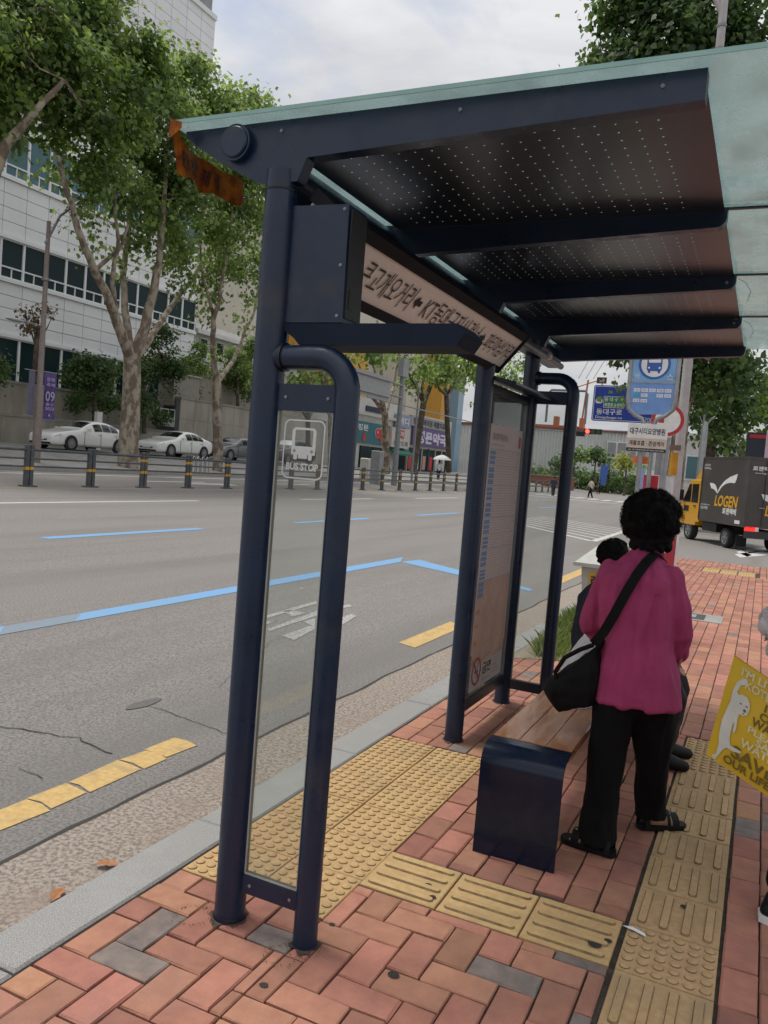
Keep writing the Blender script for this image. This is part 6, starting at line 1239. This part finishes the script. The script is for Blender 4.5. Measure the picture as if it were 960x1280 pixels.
# distant walkers
def walker(x, y, z, label, top, bottom, rz, h=1.68, step=.22, hat=None):
    t = thing('person', (x, y, z), label, 'person'); s_ = h/1.7; C_, S_ = math.cos(rz), math.sin(rz)
    P = lambda a, b_, c: (x+(a*C_-b_*S_)*s_, y+(a*S_+b_*C_)*s_, z+c*s_)
    b = MB(); b.ell(P(0, 0, 1.58), (.085*s_, .095*s_, .115*s_), 10, 8); cap(b, [P(0, 0, 1.38), P(0, 0, 1.5)], [.055, .05], 8); b.ell(P(0, 0, 1.15), (.17*s_, .12*s_, .26*s_), 10, 8); b.ell(P(0, .1, 1.56), (.015, .02, .025), 6, 5)
    for q in (-1, 1):
        cap(b, [P(.1*q, 0, .9), P(.1*q, step*q*.6+.05, .48), P(.1*q, step*q, .08)], [.085, .06, .045], 8); cap(b, [P(.1*q, step*q-.03, .05), P(.1*q, step*q+.16, .04)], [.045, .035], 8); cap(b, [P(.2*q, 0, 1.36), P(.24*q, -step*q*.4, 1.1), P(.22*q, -step*q*.7+.08, .88)], [.05, .042, .035], 8); b.ell(P(.22*q, -step*q*.7+.12, .80), (.03, .04, .06), 8, 6)
    blob('body', SKIN, t, b, .022, 1); b = MB(); b.loft([[P(r_*math.cos(k*.5236), r2*math.sin(k*.5236), zz) for k in range(12)] for zz, r_, r2 in ((.84, .19, .14), (1.1, .185, .14), (1.36, .21, .13), (1.44, .09, .08))])
    for q in (-1, 1): cap(b, [P(.2*q, 0, 1.37), P(.25*q, -step*q*.4, 1.1)], [.07, .06], 8)
    blob('shirt', top, t, b, .025, 1); b = MB()
    for q in (-1, 1): cap(b, [P(.1*q, 0, .9), P(.1*q, step*q*.6+.05, .48), P(.1*q, step*q, .12)], [.11, .085, .07], 8)
    blob('trousers', bottom, t, b, .025, 1); b = MB(); b.ell(P(0, -.015, 1.62), (.098*s_, .105*s_, .10*s_), 10, 8); b.build('hair', HAIR, t); return t
CREAMC, DKB, WHC = mat('cream_cloth', (.6, .55, .48), .85), mat('dark_blue_cloth', (.02, .03, .07), .85), mat('white_cloth', (.7, .7, .7), .85)
walker(-14.0, 72, -.09, 'distant person in cream top and black trousers crossing the street', CREAMC, TROU, 1.2, 1.8, .26); walker(-16.0, 66, -.09, 'distant person in dark clothes half hidden by the far shelter tube', DKB, DKB, .4, 1.7); walker(-17.5, 95, 0, 'small distant person in blue standing near the far trees', DKB, TROU, 2, 1.7, .1); walker(-28.0, 88, .9, 'distant person in dark clothes by the orange tower', TROU, TROU, 1.5, 1.7); walker(-24.5, 84, .05, 'distant person in dark top near the brick planter', TROU, DKB, 1, 1.8)
walker(-25.6, 63.5, .5, 'distant person in white walking past the pharmacy under an umbrella', WHC, DKB, .6, 1.65)
um = thing('umbrella', (-25.6, 63.5, 2.1), 'white umbrella held open in front of the purple pharmacy', 'umbrella'); MB().lathe([(.80, 2.25), (.74, 2.38), (.5, 2.55), (.2, 2.66), (.02, 2.70)], (-25.45, 63.7, 0), 16).build('canopy', WHC, um); MB().tube([(-25.4, 63.6, 1.35), (-25.45, 63.7, 2.72)], .012, 6).build('handle', DARK, um)
ms = thing('totem_sign', (.5, 33, 0), 'pale round shop sign over a pink panel at the right edge beyond the truck', 'shop sign'); MB().tube([(.9, 33.2, -.1), (.9, 33.2, 5.4)], .12, 12).build('mast', STEELD, ms)
e_ = MB().lathe([(.72, 0), (.72, .14)], (.82, 33, 4.75), 32, Matrix(((1, 0, 0), (0, 0, -1), (0, 1, 0)))).build('round_face', mat('pale_sign_face', (.62, .6, .62), .4), ms); text('커피', mat('magenta_print', (.45, .05, .2), .5), e_, (.9, 32.86, 4.7), EX, EZ, h=.4, w=.8, bold=.02, lift=.01)
p_ = MB().span((.12, 32.9, 2.9), (1.6, 33.1, 4.1)).build('pink_panel', mat('pale_pink_panel', (.52, .42, .46), .5), ms); text('9', bpy.data.materials['magenta_print'], p_, (.5, 32.9, 3.65), EX, EZ, h=.55, bold=.03, lift=.01)
dk = thing('shop_sign', (-.5, 36, 3), 'dark sign board with red lettering behind the truck roof', 'shop sign'); q_ = MB().span((-.65, 36, 2.6), (.4, 36.1, 4.2)).build('board_panel', mat('dark_sign', (.03, .035, .06), .5), dk); text('OPEN', glow('red_led', (.8, .04, .05), 1.2), q_, (-.1, 36, 4.0), EX, EZ, h=.2, w=.8, lift=.02) if False else MB().span((-.55, 35.97, 3.95), (.3, 36.0, 4.1)).build('red_bar', REDP, q_); MB().tube([(-.1, 36.1, -.1), (-.1, 36.1, 2.7)], .08, 8).build('mast', STEELD, dk)
block('side_street_building', 'dark fronted building behind the trees across the side road', -1.5, 9, 56, 66, 0, 4.2, mat('dark_render', (.16, .16, .15), .9), (3, 4, 1.4, 1.3, 1))
block('pale_shop', 'pale shop front with green trim between the tree trunks', -7.0, -1.5, 58, 66, 0, 5.0, WHB, (1, 3, 1.4, 1.8, 1), wm=WINT)
br = thing('bike_rack', (-23.5, 24.6, .4), 'low steel bicycle rack loops on the far kerb behind the fence', 'bike rack')
for k in range(4): y = 28.6+.35*k; MB().tube([(-24.6, y, .3), (-24.6, y, 1.05), (-24.6, y+.12, 1.15), (-24.6, y+.24, 1.05), (-24.6, y+.24, .3)], .025, 6).build('loop', STEEL, br)

# ------------------------------------------------------------------ trees
def leaves(mb_pts, per, spread, size, m, name, parent, up=.25):
    n = len(mb_pts)*per; A_ = np.array(mb_pts, dtype=float); outw = np.repeat(A_[:, 3:6], per, 0) if A_.shape[1] > 3 else 0; P = np.repeat(A_[:, :3], per, 0)+rng.normal(0, spread, (n, 3))*np.array([1, 1, .8])
    nn = rng.normal(0, 1, (n, 3)); nn[:, 2] = np.abs(nn[:, 2])+up; nn = nn*.62+outw*1.0; nn /= np.linalg.norm(nn, axis=1, keepdims=True)
    tt = rng.normal(0, 1, (n, 3)); tt -= nn*(tt*nn).sum(1, keepdims=True); tt /= np.linalg.norm(tt, axis=1, keepdims=True); bb = np.cross(nn, tt)
    s_ = (size*rng.uniform(.6, 1.25, (n, 1))); dr = np.array([0, 0, -.18])
    # five-point leaf, folded along the midrib
    V = np.stack([P-tt*s_*.5, P+bb*s_*.46-tt*s_*.08+dr*s_, P+bb*s_*.26+tt*s_*.22, P+tt*s_*.55+dr*s_*.6, P-bb*s_*.26+tt*s_*.22, P-bb*s_*.46-tt*s_*.08+dr*s_], 1).reshape(-1, 3)
    me = bpy.data.meshes.new(name); me.vertices.add(n*6); me.vertices.foreach_set('co', V.astype('f').ravel())
    idx = (np.arange(n)[:, None]*6+np.array([[0, 1, 2, 3, 0, 3, 4, 5]])).ravel(); me.loops.add(len(idx)); me.loops.foreach_set('vertex_index', idx.astype('i'))
    me.polygons.add(n*2); me.polygons.foreach_set('loop_start', np.arange(0, n*8, 4, dtype='i')); me.polygons.foreach_set('loop_total', np.full(n*2, 4, dtype='i')); me.update(calc_edges=True); me.materials.append(m)
    return link(name, me, parent)
def crown_pts(blobs, n_per_m3, flat=.85):
    pts = []
    for c, r_ in blobs:
        n = int(n_per_m3*r_**2.2)
        for _ in range(n):
            d = Vector(rng.normal(0, 1, 3)); d.normalize(); q = r_*(random.random()**.4); p = Vector(c)+Vector((d.x*q, d.y*q, d.z*q*flat))
            if noise.noise(p*.55)+.35*noise.noise(p*1.7) > -.12: pts.append((*p, *d))
    return pts
def tree(label, base, limbs, blobs, m=LEAF, bark=BARK, dens=15, per=22, spread=.34, size=.24, name='plane_tree', flat=.85, group=None, side=1.0):
    t = thing(name, base, label, 'tree', group); b = MB()
    pts, rad = limbs[0]; b.tube([(p[0]+.03*noise.noise(Vector((p[2], i, 1))), p[1], p[2]) for i, p in enumerate(pts)], rad, 12); b.build('trunk', bark, t)
    for pts, rad in limbs[1:]:
        P = []; Rr = []
        for i in range(len(pts)-1):
            for k in range(4): q = Vector(pts[i]).lerp(Vector(pts[i+1]), k/4); w = .06*min(1, i+k/4); P.append(q+Vector((noise.noise(q*1.3), noise.noise(q*1.3+Vector((5, 0, 0))), 0))*w*2); Rr.append(rad[i]+(rad[i+1]-rad[i])*k/4)
        P.append(Vector(pts[-1])); Rr.append(rad[-1]); MB().tube(P, Rr, 9).build('limb', bark, t)
    cp = crown_pts(blobs, dens, flat); leaves(cp, per, spread, size, m, 'crown', t)
    tw = MB(); ends = [Vector(p) for pts, _ in limbs[1:] for p in pts[1:]]
    for p in cp[::10]:
        p = Vector(p[:3]); q = min(ends, key=lambda e: (e-p).length) if ends else Vector(limbs[0][0][-1]); 
        if (p-q).length < 2.2: mid_ = p.lerp(q, .5)+Vector((0, 0, -.12*(p-q).length)); tw.tube([q, mid_, p], [.035, .022, .008], 5, caps=False)
    if tw.v: tw.build('twigs', bark, t, kind='stuff')
    return t
X_ = -25.2
def ax(u, v, dxx=0): return tuple(at_x(u, v, X_+dxx))
def limb(pix, r0_, r1_, dd=0): n = len(pix); return ([ax(u, v, dd*i/(n-1)) for i, (u, v) in enumerate(pix)], [r0_+(r1_-r0_)*i/(n-1) for i in range(n)])
def bl_(L, X=X_):
    out_ = []
    for u, v, rp, *d in L:
        p = at_x(u, v, X+(d[0] if d else 0)); dist = (p-CAM).dot(cf); out_.append((p, rp*dist/F_PX))
    return out_
# first plane tree, pale trunk forking into four limbs
tree('big plane tree with mottled pale trunk forking into four limbs behind the fence', ax(161, 588), [limb([(160, 592), (160, 560), (163, 520), (165, 480), (165, 445)], .46, .36), limb([(163, 450), (150, 415), (135, 370), (117, 335), (98, 288), (80, 225), (72, 195)], .24, .07, 1.5), limb([(164, 448), (158, 400), (154, 350), (160, 300), (165, 240), (160, 180)], .19, .06, -1), limb([(167, 448), (185, 400), (193, 360), (200, 320), (205, 250), (212, 180)], .26, .07, .8), limb([(170, 448), (200, 405), (225, 370), (255, 325), (285, 290)], .17, .06, -1.5), limb([(146, 400), (140, 352), (147, 300), (143, 235)], .13, .05, 1), limb([(118, 338), (150, 310), (160, 280)], .1, .05, 1)],
     bl_([(190, 120, 48), (235, 115, 45, -1), (280, 135, 38, 1), (215, 160, 48, 1), (262, 175, 42), (175, 175, 45, -1), (300, 120, 26), (322, 125, 17), (240, 210, 40, 1), (200, 215, 38), (290, 215, 38), (180, 250, 30, 1), (220, 265, 30, -1), (255, 265, 28, 1), (145, 215, 26), (110, 240, 26, 1), (85, 215, 20), (100, 275, 16), (112, 310, 12), (130, 290, 14), (135, 320, 11), (175, 300, 18), (230, 315, 20), (245, 350, 16), (205, 335, 14), (160, 335, 10), (225, 360, 12), (185, 380, 9), (60, 205, 14), (270, 300, 22, -1), (180, 80, 42), (240, 85, 26), (190, 250, 34), (150, 258, 20), (230, 235, 36, 1), (280, 255, 34), (310, 205, 34), (205, 292, 24), (170, 275, 18), (248, 290, 24), (285, 330, 18), (215, 325, 14), (325, 160, 26)]), dens=24, per=26, spread=.36, size=.22)
tree('slimmer plane tree right of the big one with a dark lower trunk', ax(272, 596), [limb([(272, 592), (273, 560), (271, 520), (271, 478)], .27, .22), limb([(271, 480), (266, 440), (268, 400), (275, 360), (285, 310), (290, 260)], .17, .05, .8), limb([(272, 478), (292, 450), (305, 420), (318, 390), (325, 350)], .13, .05, -1), limb([(268, 400), (255, 350), (250, 300)], .09, .04, 1)],
     bl_([(300, 250, 30), (285, 290, 26, 1), (315, 290, 24), (270, 320, 22), (300, 330, 22, -1), (265, 370, 14), (285, 375, 14), (262, 420, 13), (268, 450, 9), (310, 370, 16), (330, 320, 18), (325, 260, 22), (318, 410, 9), (340, 270, 20), (255, 395, 9), (300, 220, 30), (330, 230, 24), (290, 350, 16), (320, 345, 20), (262, 345, 14), (300, 395, 10)]), bark=BARK, dens=22, per=22, spread=.34, size=.22)
tree('plane tree in the upper left corner with its trunk outside the picture', ax(-40, 560), [limb([(-35, 585), (-38, 480), (-35, 380), (-28, 300)], .42, .34), limb([(-28, 305), (-12, 230), (5, 190), (22, 165), (45, 140), (80, 100)], .26, .08, 2), limb([(-30, 305), (-40, 200), (-45, 100)], .25, .1), limb([(5, 190), (40, 60), (60, 10)], .16, .06, 1)],
     bl_([(40, 60, 55), (90, 80, 52, 1), (130, 60, 50), (150, 110, 42, 1), (60, 130, 42), (110, 150, 45, 1), (20, 120, 38), (150, 30, 44), (100, 10, 52), (30, 0, 52), (160, 170, 26, 1.5), (120, 205, 24, 1), (80, 175, 28), (55, 190, 16), (10, 185, 12), (-25, 140, 45), (180, 60, 28, 1), (-40, 40, 70), (140, 205, 18, 2), (175, 130, 24, 2), (3, 160, 22)]), m=LEAF, dens=28, per=28, spread=.36, size=.23)
# lighter twigs at the outside of that crown
leaves(crown_pts(bl_([(115, 120, 26, 2.2), (150, 95, 22, 2.2), (95, 55, 24, 2.2), (60, 40, 20, 2), (175, 100, 16, 2), (110, 180, 16, 2.2), (90, 145, 14, 2.2), (40, 120, 16, 2.2), (140, 150, 16, 2.4), (20, 70, 16, 2.2)]), 14), 14, .3, .23, LEAFB, 'crown', [o for o in bpy.data.objects if o.get('label', '').startswith('plane tree in the upper left')][0])
GT = 'street trees along the far pavement'
for (u, v0, v1, lean, r_, lb, bk, crown, X) in (
    (414, 600, 505, 0, .26, 'plane tree with a pale knotted trunk seen right of the bus stop pane', BARK, [(420, 470, 24), (400, 455, 22), (440, 445, 22), (385, 470, 16), (412, 430, 26), (370, 490, 12), (392, 500, 10), (435, 470, 12)], -24.9),
    (483, 592, 515, -2, .3, 'pruned plane tree with a pale forked trunk before the teal pharmacy', BARK, [(462, 440, 16), (500, 438, 18), (478, 425, 22), (448, 455, 8), (478, 448, 9)], -25),
    (516, 592, 500, 14, .3, 'dark leaning tree trunk with a full crown left of the purple sign', BARKD, [(530, 455, 24), (512, 470, 16), (545, 470, 20), (520, 490, 12), (540, 435, 26), (525, 505, 7), (505, 450, 14)], -25),
    (561, 590, 490, -3, .26, 'dark slender tree right of the purple pharmacy sign', BARKD, [(560, 455, 24), (580, 465, 20), (545, 470, 14), (590, 445, 22), (570, 480, 12), (600, 470, 14), (593, 500, 6)], -25),
    (589, 600, 545, 4, .32, 'thick dark trunk just left of the shelter poster post', BARKD, [(600, 470, 20), (620, 480, 20), (640, 470, 18), (605, 440, 24), (650, 490, 12), (660, 450, 18), (625, 520, 6)], -25),
    (385, 600, 520, 0, .2, 'tree with a dark trunk standing behind the bus stop mark', BARKD, [(375, 470, 16), (395, 465, 14), (360, 485, 12), (380, 495, 9), (405, 490, 8), (370, 515, 6)], -27)):
    Ls = [([at_x(u+lean*(k/3)-(0), v0+(v1-v0)*k/3, X) for k in range(4)], [r_, r_*.9, r_*.85, r_*.8])]
    for cu_, cv_, cr_ in crown[:5]: Ls.append(([at_x(u+lean, v1+4, X), at_x((u+lean+cu_)/2+random.uniform(-5, 5), (v1+cv_)/2+6, X+random.uniform(-.6, .6)), at_x(cu_, cv_, X)], [r_*.55, r_*.35, .05]))
    tree(lb, Ls[0][0][0], Ls, [(at_x(a, c, X+random.uniform(-1.2, 1.2)), rr*((at_x(a, c, X)-CAM).dot(cf))/F_PX) for a, c, rr in crown], m=LEAF, bark=bk, dens=9, per=20, spread=.42, size=.33, group=GT)
# shrubs and small trees on the wall
for lb, nm, u, v0, blobs, X, m in (('dark round small tree on the wall above the first white sedan', 'small_tree', 118, 528, [(118, 465, 30), (95, 470, 18), (140, 470, 18), (120, 495, 24), (100, 500, 14), (142, 498, 14), (118, 445, 16)], -32, LEAFD),
    ('dark tree behind the big plane trunk', 'small_tree', 180, 540, [(182, 470, 20), (200, 440, 22), (205, 415, 15), (190, 500, 22), (172, 510, 16), (215, 460, 20), (212, 490, 14), (200, 520, 10)], -32, LEAFD),
    ('mid green bush overhanging the wall corner', 'small_tree', 232, 520, [(240, 455, 18), (225, 475, 16), (252, 440, 14), (255, 465, 12), (240, 490, 10)], -33.5, LEAF),
    ('leafy tree on the wall right of the slim plane trunk', 'small_tree', 297, 512, [(298, 445, 20), (310, 460, 16), (292, 470, 14), (318, 435, 14), (305, 485, 12), (325, 470, 14), (315, 495, 8)], -33, LEAF),
    ('dark shrub cut by the left edge of the picture', 'small_tree', -8, 530, [(-5, 460, 14), (2, 440, 8), (-12, 475, 14), (4, 468, 7)], -31, LEAFD)):
    tree(lb, tuple(at_x(u, v0, X)), [([at_x(u, v0+2, X), at_x(u, (v0+blobs[0][1])/2, X), at_x(blobs[0][0], blobs[0][1], X)], [.13, .1, .05])]+[([at_x(u, (v0+blobs[0][1])/2, X), at_x(a, c, X)], [.06, .02]) for a, c, _ in blobs[1:4]], [(at_x(a, c, X+random.uniform(-.7, .7)), rr*((at_x(a, c, X)-CAM).dot(cf))/F_PX) for a, c, rr in blobs], m=m, bark=BARKD, dens=75, per=26, spread=.22, size=.17, name=nm)
p0, p1 = at_x(43, 478, -32.5), at_x(48, 400, -32.5)
pt = tree('small withered tree with sparse brownish leaves in front of the office windows', tuple(p0), [([p0, p0.lerp(p1, .5), p1], [.15, .12, .05])]+[([p0.lerp(p1, .55), p1+Vector((0, dy_, dz_))], [.06, .015]) for dy_, dz_ in ((-.7, .0), (.75, .15), (-.45, .55), (.3, .65))], [(p1+Vector((0, dy_, dz_)), .5) for dy_, dz_ in ((-.7, .05), (.8, .1), (0, -.35), (.35, .45), (-.4, -.3))], m=LEAFO, bark=BARKD, dens=40, per=12, spread=.2, size=.16, name='withered_tree')
# right hand trees across the side road
def ay(u, v, y): return at_y(u, v, y)
def tree_y(lb, Y, trunk, limbs, blobs, m, bark, r_, dens, size, per=26, spread=.4):
    L = [([ay(u, v, Y) for u, v in trunk], [r_*(1-.3*i/(len(trunk)-1)) for i in range(len(trunk))])]+[([ay(u, v, Y+.5*i) for i, (u, v) in enumerate(l)], [r_*.5*(1-.8*i/(len(l)-1)) for i in range(len(l))]) for l in limbs]
    tree(lb, tuple(L[0][0][0]), L, [(ay(u, v, Y+(d[0] if d else 0)), rr*((ay(u, v, Y)-CAM).dot(cf))/F_PX) for u, v, rr, *d in blobs], m=m, bark=bark, dens=dens, per=per, spread=spread, size=size)
tree_y('tall tree with a thick leaning trunk behind the bus stop sign and above the roof', 34, [(838, 668), (842, 610), (848, 560), (853, 520)], [[(853, 525), (865, 485), (880, 450), (893, 400), (890, 300)], [(853, 525), (845, 470), (830, 420), (810, 330)], [(880, 450), (920, 380), (940, 250)], [(890, 300), (850, 150), (820, 40)]],
       [(785, 455, 22), (765, 458, 14), (752, 455, 8), (775, 480, 12), (800, 470, 16), (860, 460, 26), (885, 480, 26, 1), (910, 455, 28, 1), (880, 520, 24, 2), (905, 510, 24, 2), (870, 490, 20), (925, 475, 18), (895, 545, 18, 2), (935, 455, 14), (790, 440, 20), (870, 430, 40), (770, 350, 50), (850, 330, 70), (930, 330, 60), (800, 230, 70), (900, 210, 80), (790, 90, 50), (840, 60, 62), (765, 60, 34), (770, 20, 36), (820, 10, 46), (880, 40, 50), (930, 60, 50), (910, -10, 50), (850, -40, 60), (755, 85, 20), (790, -30, 40)], LEAFD, BARK, .42, 24, .27, 30, .42)
tree_y('dark straight tree trunk with dense foliage above the truck', 42, [(880, 645), (884, 600), (886, 560), (888, 520)], [[(888, 525), (905, 480), (920, 440)], [(887, 530), (870, 490), (860, 450)]], [(905, 490, 26), (925, 500, 22), (890, 540, 18), (940, 470, 16), (900, 450, 30), (915, 530, 18), (935, 520, 12), (880, 500, 22), (905, 560, 10)], LEAFD, BARKD, .42, 22, .3, 28)
tree_y('bright yellow green tree at the right edge beyond the truck', 48, [(950, 660), (950, 600), (948, 560)], [[(948, 560), (935, 540)], [(948, 560), (962, 530)]], [(945, 520, 18), (930, 535, 14), (958, 505, 18), (965, 540, 22), (940, 550, 14), (925, 552, 8), (975, 480, 24)], LEAFB, BARKD, .3, 20, .3)
# small trees on the far corner
for u, v, Y, m, lb, k in ((703, 575, 108, LEAFD, 'dark small tree left of the flag banner far ahead', 14), (719, 568, 100, LEAF, 'slim green tree in the far shelter pane', 13), (745, 572, 106, LEAFD, 'dark round tree on the far corner', 17), (762, 585, 110, LEAFD, 'low dark tree before the white hall', 12), (784, 578, 100, LEAFY, 'bright yellow green tree near the distant white car', 14), (680, 590, 110, LEAF, 'small green tree by the brick planter', 12), (798, 590, 104, LEAF, 'green tree behind the sign poles far ahead', 10)):
    c = ay(u, v, Y); b0 = Vector((c.x, Y, -.1)); s_ = (c-CAM).dot(cf)/F_PX
    tree(lb, tuple(b0), [([b0, b0.lerp(c, .6), c], [.14, .1, .06])], [(c+Vector((random.uniform(-1, 1)*k*s_*.55, random.uniform(-1, 1), random.uniform(-.6, .8)*k*s_*.6)), k*s_*random.uniform(.45, .75)) for _ in range(6)], m=m, bark=BARKD, dens=7, per=18, spread=.4, size=.4, name='small_tree', group='small trees on the far corner')
b = MB(); 
for x in (-34, -20, -8): b.quad((x, 112, 0), (x+14, 112, 0), (x+14, 113, 3+random.random()), (x, 113, 3))
hp = [(random.uniform(-36, -4), random.uniform(110, 116), random.uniform(.2, 2.6)) for _ in range(700)]; h_ = leaves(hp, 14, .5, .42, LEAFD, 'hedge_foliage', None); tag(h_, 'far off hedge of mixed dark green bushes before the white hall', kind='stuff')
vp = [(random.uniform(-35.5, -34), random.uniform(36, 58), random.uniform(6.2, 7.0)) for _ in range(220)]; h_ = leaves(vp, 14, .3, .22, LEAF, 'wall_shrubs_foliage', None); tag(h_, 'green planting along the top of the upper wall', kind='stuff')
